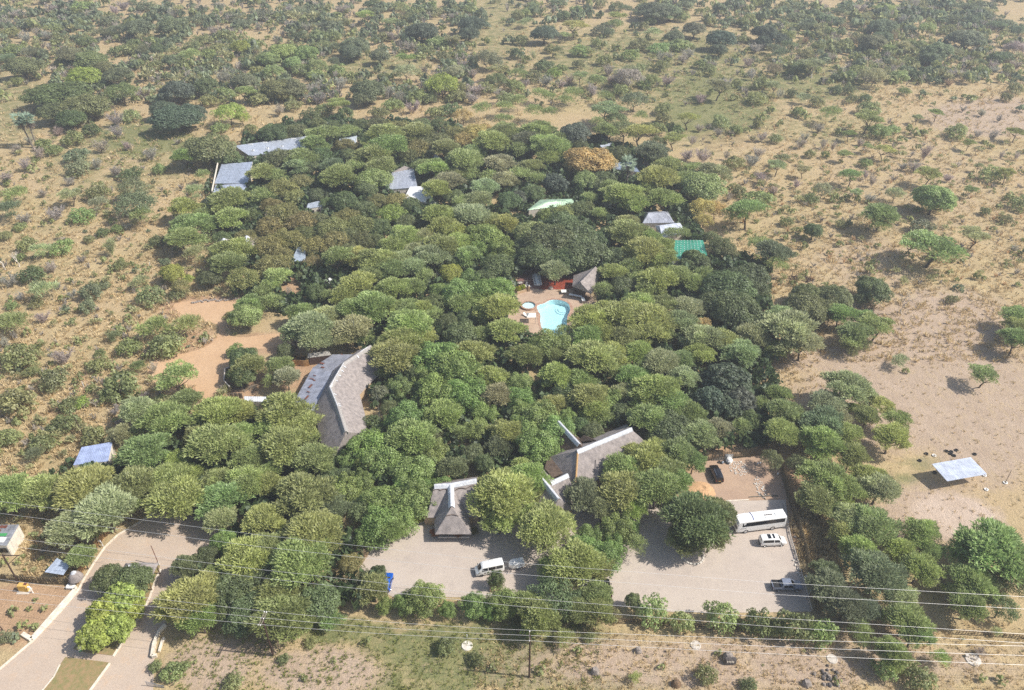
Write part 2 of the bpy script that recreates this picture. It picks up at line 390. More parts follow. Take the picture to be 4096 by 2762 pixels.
# ------------------------------------------------------------ paving, roads, yards
LOT = PP((1436,2274),(1478,2215),(1535,2164),(1618,2120),(1673,2093),(1760,2078),(1900,2040),(2150,1990),(2450,2010),(2700,2010),(2905,2006),(3142,2000),(3165,2150),(3205,2290),(3245,2447),(3000,2452),(2700,2450),(2400,2420),(2100,2400),(1850,2390),(1570,2388),(1470,2340))
lot = struct('parking_lot', sheet(LOT, .03), 'paving')
YARD = PP((2720,2006),(2745,1930),(2800,1850),(2860,1838),(3010,1826),(3105,1812),(3150,2000))
struct('dirt_yard', sheet(YARD, .02), 'yard_dirt')
SANDLOT = smooth_poly(PP((700,1215),(860,1200),(960,1202),(985,1240),(930,1290),(900,1330),(960,1350),(1130,1335),(1170,1370),(1060,1395),(950,1400),(935,1470),(900,1540),(860,1600),(790,1600),(770,1545),(640,1540),(590,1490),(640,1430),(760,1410),(850,1370),(870,1300),(740,1270)), 4)
struct('sandy_track', sheet(SANDLOT, .015), 'yard_sand')
ROAD = PP((-60,2730),(135,2565),(315,2368),(330,2330),(420,2190),(470,2142),(560,2090),(640,2037),(760,2010),(900,2090),(890,2150),(835,2200),(800,2215),(740,2300),(690,2430),(650,2510),(632,2545),(618,2640),(612,2800),(470,3000),(-200,3000))
struct('driveway', sheet(ROAD, .03), 'road_surface')
def strip(pts, wd, h, z0=0.0):
    """a raised strip along points"""
    mb = MB(); pts = [Vector((p.x, p.y, 0)) for p in pts]; L_, R_ = [], []
    for i, p in enumerate(pts):
        d = (pts[min(i+1, len(pts)-1)]-pts[max(i-1, 0)]).normalized(); n = Vector((-d.y, d.x, 0)); L_.append(p+n*wd/2); R_.append(p-n*wd/2)
    for i in range(len(pts)-1):
        q = [L_[i], R_[i], R_[i+1], L_[i+1]]; b = len(mb.v)
        mb.v += [Vector((v.x, v.y, z0)) for v in q]+[Vector((v.x, v.y, z0+h)) for v in q]
        fs = [(4,5,6,7),(0,4,7,3),(1,2,6,5)]
        if i == 0: fs.append((0,1,5,4))
        if i == len(pts)-2: fs.append((2,3,7,6))
        mb.f += [[b+k for k in f] for f in fs]
    return mb
struct('kerb', strip(PP((-40,2712),(135,2562),(240,2450),(312,2366),(330,2328),(375,2255),(420,2190),(470,2142),(560,2090),(640,2037)), .35, .16), 'kerb')
struct('kerb', strip(PP((355,2772),(440,2655)), .35, .16), 'kerb')
struct('kerb', strip(PP((454,2627),(505,2545),(556,2470)), .35, .16), 'kerb')
struct('kerb', strip(PP((582,2425),(600,2390),(612,2352),(628,2310),(645,2280)), .35, .16), 'kerb')
struct('kerb', strip(PP((165,2770),(215,2710),(240,2660)), .25, .12), 'kerb')
struct('kerb', strip(PP((2905,2005),(2995,2001)), .25, .12), 'kerb')
struct('kerb', strip(PP((1480,2213),(1535,2162),(1618,2118),(1675,2092),(1740,2080)), .3, .14), 'kerb')
ISL = PP((292,2597),(340,2540),(390,2440),(420,2370),(470,2290),(530,2250),(640,2262),(632,2300),(610,2352),(596,2392),(552,2470),(502,2545),(452,2624),(400,2618),(345,2612))
isl = MB(); isl.prism([(p.x, p.y) for p in ISL], 0.0, .12); struct('planting_bed', isl, 'soil')
ISL2 = PP((150,2800),(200,2725),(240,2662),(262,2630),(345,2640),(438,2652),(352,2768),(320,2820))
isl = MB(); isl.prism([(p.x, p.y) for p in ISL2], 0.0, .08); struct('planting_bed', isl, 'soil')
# pool deck with holes for the two pools
struct('pool_deck', sheet(DECK, .04, [POOL]), 'deck_paving')
PATIO = PP((2060,1165),(2070,1120),(2090,1085),(2170,1070),(2300,1080),(2330,1150),(2230,1158),(2170,1160),(2130,1155),(2095,1165))
struct('patio', sheet(PATIO, .06), 'patio_brick')
REDBED = smooth_poly(PP((2160,1140),(2170,1118),(2220,1112),(2290,1120),(2300,1150),(2250,1160),(2200,1158),(2170,1160)), 3)
struct('planting_bed', sheet(REDBED, .085), 'soil_red')

def water_mat(name, tint):
    m = bpy.data.materials.new(name); m.use_nodes = True; MATS[name] = m
    N = m.node_tree.nodes; L = m.node_tree.links; N.remove(N['Principled BSDF']); out = N['Material Output']
    t = N.new('ShaderNodeBsdfTransparent'); t.inputs[0].default_value = tint; g = N.new('ShaderNodeBsdfGlossy'); g.inputs['Roughness'].default_value = .06
    fr = N.new('ShaderNodeFresnel'); fr.inputs[0].default_value = 1.33; x = N.new('ShaderNodeMixShader'); L.new(fr.outputs[0], x.inputs[0])
    nz = N.new('ShaderNodeTexNoise'); nz.inputs['Scale'].default_value = 3; bp = N.new('ShaderNodeBump'); bp.inputs['Strength'].default_value = .08; L.new(nz.outputs[0], bp.inputs['Height']); L.new(bp.outputs[0], g.inputs['Normal'])
    L.new(t.outputs[0], x.inputs[1]); L.new(g.outputs[0], x.inputs[2]); L.new(x.outputs[0], out.inputs[0])
water_mat('water', (.74,.92,.95,1)); water_mat('water_shallow', (.86,.96,.97,1))
mat('pool_plaster', lin(226,238,240), .7, noise=.05, nscale=1)
pool = thing('swimming_pool', 'turquoise kidney-shaped swimming pool in the paved clearing', 'pool', (0,0,0))
mb = MB(); n = len(POOL); c0 = Vector((sum(p.x for p in POOL)/n, sum(p.y for p in POOL)/n, -1.5))
mb.add([(p.x, p.y, .05) for p in POOL]+[(p.x, p.y, -1.5) for p in POOL], [(i, (i+1)%n, n+(i+1)%n, n+i) for i in range(n)]); mb.build('basin_wall', 'pool_plaster', pool)
sheet(POOL, -1.5).build('basin_floor', 'pool_plaster', pool)
st = [p for p in POOL]; 
ctr = P(2268,1222); mb = MB()
for k, (rr, zz) in enumerate(((2.2,-1.3),(1.5,-1.1))): mb.lathe([(0,zz),(rr,zz),(rr,-1.49)], (ctr.x-1.0, ctr.y-.5, 0), 20)
mb.build('step', 'pool_plaster', pool)
sheet(POOL, -.12).build('water', 'water', pool)
cop = MB(); pts = [Vector((p.x, p.y, 0)) for p in POOL]
for i in range(n):
    a, b = pts[i], pts[(i+1)%n]; ca_ = Vector((c0.x, c0.y, 0)); oa = a+(a-ca_).normalized()*.9; ob = b+(b-ca_).normalized()*.9
    cop.add([(a.x,a.y,.075),(b.x,b.y,.075),(ob.x,ob.y,.075),(oa.x,oa.y,.075)], [(0,1,2,3)])
mat('coping', lin(190,160,138), .9, col2=lin(150,116,98), nscale=1.5, bump=.4, bscale=6)
cop.build('coping', 'coping', pool)
kid = thing('paddling_pool', 'small round pale paddling pool with raised stone rim', 'pool', (KID_C.x, KID_C.y, 0))
r = KID_R; MB().lathe([(r-.45,.05),(r-.45,.55),(r,.55),(r+.05,0)], n=32).build('rim', 'coping', kid)
MB().lathe([(0,.12),(r-.45,.12),(r-.45,.45)], n=32).build('basin', 'pool_plaster', kid); MB().lathe([(0,.42),(r-.44,.42)], n=32).build('water', 'water_shallow', kid)
# ------------------------------------------------------------ buildings
HOLES = []       # footprints where no undergrowth stands
def Z(x0, y0, sc): return lambda x, y, z=0: P(x0+x/sc, y0+y/sc, z)
def base_of(pts):
    return Vector((sum(p.x for p in pts)/len(pts), sum(p.y for p in pts)/len(pts), 0))
def bthing(name, label, cat, pts, group=None):
    b = base_of(pts); t = thing(name, label, cat, b, group); t['_o'] = (b.x, b.y, 0.0); return t
def grow(pts, k=1.0):
    c = base_of(pts); return [Vector((c.x+(p.x-c.x)*(1+k/max(1,(p-c).length)), c.y+(p.y-c.y)*(1+k/max(1,(p-c).length)), 0)) for p in pts]
trn = random.Random(3)
def sheets(parent, A, B, C, D, n, col, m='tin', th=.03, gap=.0, name='roof_sheet', nv=1, jit=.08):
    """tin roof plane A-B (upper edge) to D-C (lower edge), split in n sheets side by side (and nv courses), each a part"""
    A, B, C, D = map(Vector, (A, B, C, D)); nr = (B-A).cross(D-A).normalized(); nr = nr if nr.z > 0 else -nr
    for i in range(n):
        for j in range(nv):
            t0, t1 = i/n-(.004 if i else 0), (i+1)/n; s0, s1 = j/nv, (j+1)/nv+(.01 if j < nv-1 else 0)
            q = lambda t, s: (A.lerp(B, t)).lerp(D.lerp(C, t), s)
            off = nr*(.012*(i % 2)+.02*(nv-1-j)+trn.uniform(0,.004)); k = 1+trn.uniform(-jit, jit)
            mb = MB()
            # a few ribs per sheet give it its corrugated look
            rb = 4; top = []
            for r_ in range(rb+1): top += [q(t0+(t1-t0)*r_/rb, s0)+off+nr*(.035*(r_ % 2)), q(t0+(t1-t0)*r_/rb, s1)+off+nr*(.035*(r_ % 2))]
            nvv = len(top); mb.add(top+[p-nr*th for p in top], [(2*r_, 2*r_+1, 2*r_+3, 2*r_+2) for r_ in range(rb)]+[(nvv+2*r_, nvv+2*r_+2, nvv+2*r_+3, nvv+2*r_+1) for r_ in range(rb)]+[(0, nvv, nvv+1, 1), (nvv-2, nvv-1, 2*nvv-1, 2*nvv-2)])
            mb.build(name, m, parent, color=tuple(c*k for c in col[:3])+(1,))
def walls(parent, pts, ztop, m='plaster', inset=.5, th=.2, name='wall'):
    c = base_of(pts); q = [Vector((p.x, p.y, 0)) for p in pts]; q = [p+(c-p).normalized()*inset for p in q]; mb = MB()
    zt = ztop if isinstance(ztop, (list, tuple)) else [ztop]*len(q)
    for i in range(len(q)):
        a, b = q[i], q[(i+1)%len(q)]; za, zb = zt[i], zt[(i+1)%len(q)]; n = Vector((-(b-a).y, (b-a).x, 0)).normalized()*th/2
        mb.add([a-n, b-n, b+n, a+n, a-n+Vector((0,0,za)), b-n+Vector((0,0,zb)), b+n+Vector((0,0,zb)), a+n+Vector((0,0,za))], [(0,1,5,4),(2,3,7,6),(4,5,6,7),(1,2,6,5),(3,0,4,7)])
    return mb.build(name, m, parent)
def opening(parent, a, b, z0, z1, name='door', m='wood_dark', th=.12):
    """door or window panel standing just proud of a wall, from a to b"""
    a = Vector((a.x, a.y, 0)); b = Vector((b.x, b.y, 0)); d = (b-a).normalized()
    return MB().box(((a.x+b.x)/2, (a.y+b.y)/2, (z0+z1)/2), ((b-a).length, th, z1-z0), math.atan2(d.y, d.x)).build(name, m, parent)
def thatch(parent, faces, m='thatch', th=.28, cuts=5, name='thatch_roof', jit=.05, sag=0):
    """faces: lists of 3D points sharing edges; gets thickness, uneven surface"""
    bm = bmesh.new(); o = Vector(parent['_o']); cache = {}
    def vert(p):
        k = (round(p.x,2), round(p.y,2), round(p.z,2))
        if k not in cache: cache[k] = bm.verts.new(Vector(p)-o)
        return cache[k]
    for f in faces:
        try: bm.faces.new([vert(Vector(p)) for p in f])
        except ValueError: pass
    bmesh.ops.recalc_face_normals(bm, faces=bm.faces)
    if sum(f.normal.z for f in bm.faces) < 0: bmesh.ops.reverse_faces(bm, faces=bm.faces)
    bmesh.ops.triangulate(bm, faces=bm.faces); bmesh.ops.subdivide_edges(bm, edges=bm.edges, cuts=cuts, use_grid_fill=True)
    for v in bm.verts: v.co.z += trn.uniform(-jit, jit)
    bmesh.ops.solidify(bm, geom=list(bm.faces), thickness=th)
    me = bpy.data.meshes.new(name); bm.to_mesh(me); bm.free(); me.materials.append(MATS[m])
    me.polygons.foreach_set('use_smooth', [True]*len(me.polygons))
    try: me.set_sharp_from_angle(angle=R(40))
    except Exception: pass
    return link(name, me, parent)
def cap(parent, pts, wd=.55, drop=.45, lift=.14, m='ridge_white', name='ridge_cap', n=8):
    """rounded capping that sits over a thatch ridge"""
    pts = [Vector(p) for p in pts]; full = []
    for a, b in zip(pts[:-1], pts[1:]): full += [a.lerp(b, k/n) for k in range(n)]
    full.append(pts[-1]); mb = MB(); prof = [(-wd,-drop),(-wd*.62,-drop*.28),(-wd*.25,lift*.9),(0,lift*1.15),(wd*.25,lift*.9),(wd*.62,-drop*.28),(wd,-drop)]
    k = len(prof); vs = []
    for i, p in enumerate(full):
        d = full[min(i+1,len(full)-1)]-full[max(i-1,0)]; d.z = 0; d.normalize(); s = Vector((-d.y, d.x, 0))
        w_ = 1+trn.uniform(-.05,.05); vs += [p+s*(x*w_)+Vector((0,0,h+.1)) for x, h in prof]
    m0 = len(vs); vs2 = [v-Vector((0,0,.12)) for v in vs]; fs = []
    for i in range(len(full)-1):
        for j in range(k-1):
            a = i*k+j; fs += [(a, a+1, a+k+1, a+k), (m0+a, m0+a+k, m0+a+k+1, m0+a+1)]
        fs += [(i*k, i*k+k, m0+i*k+k, m0+i*k), (i*k+k-1, m0+i*k+k-1, m0+i*k+2*k-1, i*k+2*k-1)]
    fs += [tuple(range(k))+tuple(range(m0+k-1, m0-1, -1)), tuple(range(m0-k, m0))[::-1]+tuple(range(2*m0-k, 2*m0))]
    mb.add(vs+vs2, fs); return mb.build(name, m, parent, smooth=True)

# --- long curved thatched building with tin lean-to
q = Z(1150,1370,3.408); zr, ze = 6.6, 2.5
rid = [q(1135,50,zr), q(770,285,zr), q(575,610,zr), q(690,890,zr), q(795,1225,zr)]
er = [q(1275,430,ze), q(1165,520,ze), q(985,715,ze), q(1065,1015,ze), q(1080,1245,ze)]
el = [q(960,110,ze+.6), q(650,335,ze+.6), q(350,905,ze), q(420,1190,ze), q(470,1430,ze)]
el[1] = q(600,395,ze+.6)
foot = er+el[::-1]
long_h = bthing('thatched_lodge', 'long bent thatched building with white-patched ridge and a rusty tin lean-to', 'building', foot); HOLES.append(grow(foot, 2.5))
fc = []
for i in range(4): fc += [[rid[i], rid[i+1], er[i+1], er[i]], [rid[i+1], rid[i], el[i], el[i+1]]]
tip = q(640,1560,ze); fc += [[rid[4], tip, er[4]], [rid[4], el[4], tip]]
fc += [[rid[0], el[0], er[0]]]
th_ = thatch(long_h, fc)
cap(long_h, rid[:2], .6, .5, .15, 'ridge_grey'); cap(long_h, rid[1:4], .6, .5, .15, 'ridge_grey'); cap(long_h, rid[3:], .62, .5, .15, 'ridge_grey')
for i, (a, b, wv) in enumerate(((rid[1].lerp(rid[2],.02), rid[1].lerp(rid[2],.55), .3), (rid[1].lerp(rid[2],.52), rid[2].lerp(rid[3],.04), .22), (rid[2], rid[3].lerp(rid[2],.03), .34), (rid[0].lerp(rid[1],.1), rid[0].lerp(rid[1],.4), .3))):
    cap(long_h, [a, b], wv, .1, .19, 'ridge_white', 'cement_patch', 5)
for (a, b, t) in ((0,1,.55),(1,2,.12),(1,2,.3),(1,2,.5),(1,2,.72),(2,3,.35),(2,3,.8),(2,3,.9)):
    c_ = rid[a].lerp(rid[b], t); e_ = er[a].lerp(er[b], t); d_ = (e_-c_).normalized(); MB().bar(c_+Vector((0,0,.24)), c_+d_*1.0+Vector((0,0,.12)), .26, .1).build('cement_patch', 'ridge_white', long_h)
walls(long_h, [er[1], er[2], er[3], er[4], el[4], el[3], el[2], el[1]], 2.4, 'plaster_tan', 1.0)
tl = [q(620,165,3.0), q(900,165,3.2), q(620,420,3.3), q(345,345,2.7)]
sheets(long_h, tl[1], tl[2], tl[3], tl[0], 9, lin(150,152,162), 'tin_rust', nv=1)
t2 = [q(345,345,2.75), q(600,410,3.4), q(330,1010,3.2), q(75,835,2.5)]
sheets(long_h, t2[1], t2[2], t2[3], t2[0], 16, lin(158,162,176), 'tin_rust', nv=1)
for (x, y, w_, h_) in ((315,600,.5,1.3),(265,755,.45,1.4),(285,680,.8,.25),(330,500,1.2,.25),(365,522,.6,.35),(240,875,.35,1.0),(470,290,1.2,.5),(480,345,.9,.4),(505,460,.5,.4),(370,455,.8,.2),(740,170,.5,.25)):
    p_ = q(x, y, 2.98 if y > 420 else 3.02); MB().box((p_.x, p_.y, p_.z+.12), (w_, h_, .02), R(-20)).build('rust_patch', 'rust', long_h)
walls(long_h, [Vector((v.x,v.y,0)) for v in (t2[0], t2[3], el[2], tl[2])], 2.4, 'plaster_tan', .6, name='lean_to_wall')

# --- small tin shed behind it, with firewood and reed screen
c = [q(275,155,2.6), q(560,115,2.6), q(600,175,2.2), q(275,215,2.2)]
sh = bthing('tin_shed', 'small corrugated shed behind the rusty lean-to', 'shed', c); sheets(sh, c[0], c[1], c[2], c[3], 7, lin(176,172,166)); walls(sh, c, [2.5,2.5,2.1,2.1], 'brick_dark', .35); HOLES.append(grow(c, 2))
rs = thing('reed_screen', 'short tan reed screen beside the small corrugated shed', 'fence', q(180,330)); 
mb = MB(); pa, pb = q(85,330), q(295,320)
for k in range(26):
    p_ = pa.lerp(pb, k/25)-rs.location; mb.box((p_.x, p_.y+.25*math.sin(k*.25), .9), (.2,.05,1.8+.12*trn.random()))
mb.build('reed_panel', 'reed_tan', rs)
wood = thing('firewood_stack', 'stack of cut logs on a rack beside the reed screen', 'firewood', q(130,225)); bb = wood.location.copy()
for k in range(22):
    a_ = trn.uniform(0,6.28); p_ = Vector((trn.uniform(-2,2), trn.uniform(-.7,.7), .25+trn.uniform(0,.9))); d_ = Vector((math.cos(a_),math.sin(a_),.1))*trn.uniform(.4,.7)
    MB().tube([p_-d_, p_+d_], .16, 7).build('log', 'reed_tan' if k % 3 else 'wood', wood)
MB().box((0,0,.12), (4.4,1.8,.12)).build('rack', 'wood_dark', wood)
# walled yard west of it
q5 = Z(860,1380,3.3225)
yard = [q5(215,640), q5(140,560), q5(155,400), q5(300,350)]
yw = thing('yard_wall', 'grey panel wall around the firewood yard', 'wall', q5(150,560)); bb = yw.location.copy()
for a_, b_ in zip(yard[:-1], yard[1:]):
    nseg = max(2, int((b_-a_).length/1.2))
    for k in range(nseg):
        u_, v_ = a_.lerp(b_, k/nseg)-bb, a_.lerp(b_, (k+1)/nseg)-bb
        MB().bar((u_.x,u_.y,.95), (v_.x,v_.y,.95), .1, 1.9).build('wall_panel', 'wood_grey', yw)
    MB().bar((a_.x-bb.x,a_.y-bb.y,1.95), (b_.x-bb.x,b_.y-bb.y,1.95), .22, .12).build('coping', 'concrete', yw)
gt = thing('yard_gate', 'dark plank gate in the firewood yard corner', 'gate', q5(275,715))
for k in range(7): MB().box((-1.5+k*.5,.1*(k%2),.8), (.46,.06,1.6)).build('plank', 'wood_grey', gt)
br = thing('branch_pile', 'tangle of grey cut branches in the firewood yard', 'firewood', q5(400,590)); mb = MB()
for k in range(46):
    p_ = Vector((trn.uniform(-2.6,2.6), trn.uniform(-1,1.2), trn.uniform(.05,.5))); a_ = trn.uniform(0,6.28); d_ = Vector((math.cos(a_),math.sin(a_)*.7,trn.uniform(-.05,.35)))*trn.uniform(.6,1.5)
    mb.tube([p_-d_, p_+Vector((trn.uniform(-.2,.2),trn.uniform(-.2,.2),.1)), p_+d_], [.07,.055,.03], 5)
mb.build('branches', 'wood_grey', br)
c = [q5(385,685,2.6), q5(735,692,2.6), q5(735,760,2.3), q5(385,750,2.3)]
s2 = bthing('white_roofed_store', 'low white-roofed store at the edge of the firewood yard', 'shed', c); sheets(s2, c[0], c[1], c[2], c[3], 6, lin(226,228,230)); walls(s2, c, 2.2, 'plaster', .3)
HOLES.append(PP((905,1460),(1180,1420),(1200,1560),(1080,1620),(950,1620),(900,1560)))

# --- wide thatched building group
q = Z(2080,1660,3.92); zr, ze = 6.8, 2.4
r0, r1 = q(905,565,zr), q(1735,220,zr)
ax = (r1-r0); ax.z = 0; ax.normalize(); nn = Vector((ax.y, -ax.x, 0))      # towards the camera side
HW = 5.6
f0, f1 = r0-ax*4.2+nn*HW, r1+ax*3.6+nn*HW; b0, b1 = r0-ax*4.2-nn*HW, r1+ax*3.6-nn*HW
for v in (f0,f1,b0,b1): v.z = ze
wt = bthing('thatched_hall', 'wide grey thatched hall with pale ridge cap and three joined wings', 'building', [f0,f1,b1,b0]); HOLES.append(grow([f0,f1,b1,b0], 3))
thatch(wt, [[r0,r1,f1,f0],[r1,r0,b0,b1],[r0,f0,b0],[r1,b1,f1]], 'thatch'); cap(wt, [r0-ax*.25, r1+ax*.25], .55, .42, .14, 'ridge_white')
cap(wt, [r0.lerp(f0,.06), r0.lerp(f0,.85)], .22, .12, .05, 'reed_tan', 'hip_cap', 6)
walls(wt, [f0,f1,b1,b0], 2.3, 'plaster_tan', 1.2)
# two eyebrow dormers of thatch on the front slope
for t in (.28,.62):
    e_ = f0.lerp(f1, t); up_ = e_.lerp(r0.lerp(r1,t), .55)+Vector((0,0,.2)); wv = ax*1.5; lo_ = e_+Vector((0,0,.9))
    thatch(wt, [[up_, e_+wv*-1+Vector((0,0,.02)), lo_],[up_, lo_, e_+wv+Vector((0,0,.02))]], 'thatch', .25, 3, 'dormer_roof')
e_ = b0.lerp(b1,.45); up_ = e_.lerp(r0.lerp(r1,.45),.7); thatch(wt, [[up_+Vector((0,0,.25)), e_-ax*1.6+Vector((0,0,.8)), e_+Vector((0,0,1.9))],[up_+Vector((0,0,.25)), e_+Vector((0,0,1.9)), e_+ax*1.6+Vector((0,0,.8))]], 'thatch_dark', .25, 3, 'dormer_roof')
# left wing across the end
l0, l1 = q(185,800,5.6), q(605,1325,5.6); lx = (l1-l0); lx.z = 0; lx.normalize(); ln = Vector((-lx.y, lx.x, 0)); ln = ln if ln.dot(ax) > 0 else -ln
w_ = 3.4; A0, A1 = l0-lx*1+ln*w_, l1+lx*1.0+ln*w_; B0, B1 = l0-lx*1-ln*w_, l1+lx*1.0-ln*w_
for v in (A0,A1,B0,B1): v.z = 2.4
thatch(wt, [[l0,l1,A1,A0],[l1,l0,B0,B1],[l1,B1,A1],[l0,A0,B0]], 'thatch', name='wing_roof'); cap(wt, [l0, l1], .62, .5, .15, 'ridge_white', 'wing_ridge_cap'); HOLES.append(grow([A0,A1,B1,B0], 2)); walls(wt, [A0,A1,B1,B0], 2.3, 'plaster_tan', .9, name='wing_wall')
# connector
k0, k1 = q(478,1065,4.6), q(742,940,4.6); kx = (k1-k0); kx.z = 0; kx.normalize(); kn = Vector((kx.y,-kx.x,0)); A = [k0+kn*2.4, k1+kn*2.4, k1-kn*2.2, k0-kn*2.2]
for v in A: v.z = 2.5
thatch(wt, [[k0,k1,A[1],A[0]],[k1,k0,A[3],A[2]]], 'thatch', name='wing_roof'); cap(wt, [k0,k1+kx*.1], .6, .4, .14, 'ridge_white', 'wing_ridge_cap')
# back wing
k0, k1 = q(800,320,5.6), q(935,465,5.6); kx = (k1-k0); kx.z = 0; kx.normalize(); kn = Vector((kx.y,-kx.x,0)); K0 = k0-kx*5; A = [K0+kn*3.2, k1+kx*2+kn*3.2, k1+kx*2-kn*3.2, K0-kn*3.2]
for v in A: v.z = 2.4
K1 = k1+kx*1.5; thatch(wt, [[K0,K1,A[1],A[0]],[K1,K0,A[3],A[2]],[K1,A[2],A[1]]], 'thatch_dark', name='wing_roof'); cap(wt, [K0,k1], .6, .45, .15, 'ridge_white', 'wing_ridge_cap'); HOLES.append(grow(A, 1))
# brown leaf-littered flat valley between the wings
v_ = [q(640,560,3.4), q(860,600,3.6), q(700,900,2.9), q(510,985,2.8), q(385,835,2.9), q(430,690,3.1)]
thatch(wt, [v_], 'thatch_dark', .2, 3, 'valley_roof')

# --- thatched entrance hut
q = Z(1640,1880,3.408); zr, ze = 6.2, 2.5
bl, brt = q(330,215,zr), q(905,135,zr); jn = q(553,200,zr); fr = q(566,505,zr-.15)
el0, el1 = q(340,880,ze), q(842,880,ze)                 # front eave
sl0, sl1 = q(330,700,ze), q(815,690,ze); wl, wr = q(110,655,ze), q(1000,640,ze)
bkl, bkr = q(330,-40,ze), q(905,-80,ze); bkl = Vector((bl.x, bl.y+4.6, ze)); bkr = Vector((brt.x, brt.y+4.6, ze))
hut = bthing('entrance_hut', 'steep thatched entrance hut with white T-shaped ridge beside the forecourt', 'building', [el0,el1,bkr,bkl]); HOLES.append(grow([el0,el1,wr,bkr,bkl,wl], 2))
thatch(hut, [[jn,fr,el0,sl0],[fr,jn,sl1,el1],[fr,el1,el0]], 'thatch', name='porch_roof')
thatch(hut, [[bl,brt,Vector((brt.x+1.5,wr.y,ze)),Vector((bl.x-1.2,wl.y,ze))],[brt,bl,bkl,bkr]], 'thatch')
cap(hut, [bl, jn, brt], .62, .45, .14, 'ridge_white'); cap(hut, [jn, fr], .6, .45, .14, 'ridge_white', 'porch_ridge_cap')
def scallop(a, b, c_, d_, cols, rows):   # raised scalloped courses on the thatch
    for k in range(cols):
        pts_ = []
        for j in range(9):
            t = (k+j/8)/cols; u = rows-.05*abs(math.sin(math.pi*(j/8)))
            pts_.append(a.lerp(b, t).lerp(d_.lerp(c_, t), u)+Vector((0,0,.1)))
        MB().tube(pts_, .07, 5).build('thatch_scallop', 'thatch_dark', hut)
scallop(bl, jn, sl0, Vector((bl.x-1.2,wl.y,ze)), 2, .18); scallop(jn, brt, Vector((brt.x+1.5,wr.y,ze)), sl1, 2, .2); scallop(fr, fr.lerp(fr,1), el1, el0, 1, .35)
for k in range(6):
    p_ = el0.lerp(el1, .06+k*.176)-Vector(hut['_o']); MB().tube([(p_.x,p_.y+.5,0),(p_.x,p_.y+.5,2.5)], .09, 7).build('post', 'wood_dark', hut)
a_, b_ = el0+Vector((.5,.6,0)), el1+Vector((-.5,.6,0))
MB().bar((a_.x,a_.y,1.0),(b_.x,b_.y,1.0),.25,.12).build('counter_rail', 'concrete', hut); MB().bar((a_.x,a_.y+1.8,1.1),(b_.x,b_.y+1.8,1.1),.15,2.2).build('wall', 'brick_dark', hut)
walls(hut, [sl0, sl1, wr, bkr, bkl, wl], 2.3, 'plaster_tan', 1.3, name='back_wall')
for i, (x, y, cname, lab) in enumerate(((330,905,'o','rusty-brown potted shrub at the left corner of the entrance hut porch'),(640,925,'o','rusty-brown potted shrub in the middle of the entrance hut porch'),(870,880,'q','olive potted shrub at the right corner of the entrance hut porch'))):
    pot = thing('potted_shrub', lab, 'plant', q(x,y,0)); MB().lathe([(0,0),(.28,0),(.36,.5),(.3,.5),(.28,.42),(0,.42)], n=12).build('pot', 'stone_dark', pot); sb = link('foliage', None or bpy.data.meshes.new('x'), pot); POTS = globals().setdefault('POTS', []); POTS.append((sb, cname))
fw = thing('planter_hedge', 'bright yellow-green hedge in a bed left of the entrance hut', 'hedge', q(180,690,0)); POTS.append((link('foliage', bpy.data.meshes.new('x'), fw), 'l2'))

# --- tin pavilion on the right
q = Z(3560,1760,2.0354)
a_, b_, c_, d_ = q(340,197,3.3), q(657,142,3.3), q(790,280,2.7), q(466,339,2.7)
pv = bthing('tin_roofed_pavilion', 'open shelter with a silver tin roof on thin posts in the bare field', 'shelter', [a_,b_,c_,d_]); bb = Vector(pv['_o'])
sheets(pv, a_, b_, c_, d_, 14, lin(196,204,220), 'tin', jit=.03)
gq = [Vector((v.x,v.y,0))-bb for v in (a_,b_,c_,d_)]; mid1, mid2 = gq[3].lerp(gq[2],.5), gq[0].lerp(gq[1],.5)
for v, h in ((gq[0],3.25),(gq[1],3.25),(gq[2],2.65),(gq[3],2.65),(mid1,2.65),(mid2,3.25)):
    v = v*.93; MB().tube([(v.x,v.y,0),(v.x,v.y,h)], .05, 6).build('post', 'wood_dark', pv)
mb = MB().prism([(v.x*.97,v.y*.97) for v in gq], 0, .07); mb.build('floor_slab', 'concrete', pv)
for s0, s1, nm in ((gq[0]*.93,gq[3]*.93,'l'),(gq[1]*.93,gq[2]*.93,'r')):
    for z_ in (.35,1.0): MB().bar((s0.x,s0.y,z_),(s1.x,s1.y,z_),.06,.06).build('rail', 'rust', pv)
    for k in range(22):
        v = s0.lerp(s1, k/21); MB().tube([(v.x,v.y,.07),(v.x,v.y,1.0)], .022, 4).build('baluster', 'rust', pv)
MB().bar((mid1.x,mid1.y,.3),(gq[2].x*.9,gq[2].y*.9,.3),.3,.08).build('bench', 'white_plastic', pv)

# --- walled cottage, bottom left corner
q = Z(0,2060,2.134)
a_, b_, c_, d_ = q(-120,90,3.4), q(165,85,3.4), q(60,262,3.0), q(-230,262,3.0)
ct = bthing('whitewashed_cottage', 'whitewashed cottage with a patchy rust-stained tin roof in the bottom left corner', 'building', [a_,b_,c_,d_]); bb = Vector(ct['_o'])
sheets(ct, a_, b_, c_, d_, 4, lin(150,152,158), 'tin_rust', nv=4)
for t, s_, w1, m_ in ((.5,.1,2.2,'rust'),(.45,.3,1.4,'rust'),(.62,.5,2.4,'green_paint'),(.3,.35,1.6,'rust')):
    p_ = a_.lerp(b_,t).lerp(d_.lerp(c_,t),s_); MB().box((p_.x,p_.y,p_.z+.1),(w1,.7,.03)).build('roof_patch', m_, ct)
p_ = a_.lerp(b_,.62).lerp(d_.lerp(c_,.62),.75); MB().box((p_.x,p_.y,p_.z+.11),(3.0,1.2,.03)).build('roof_patch', 'white_plastic', ct)
walls(ct, [a_,b_,c_,d_], [3.3,3.3,2.9,2.9], 'plaster', .15)
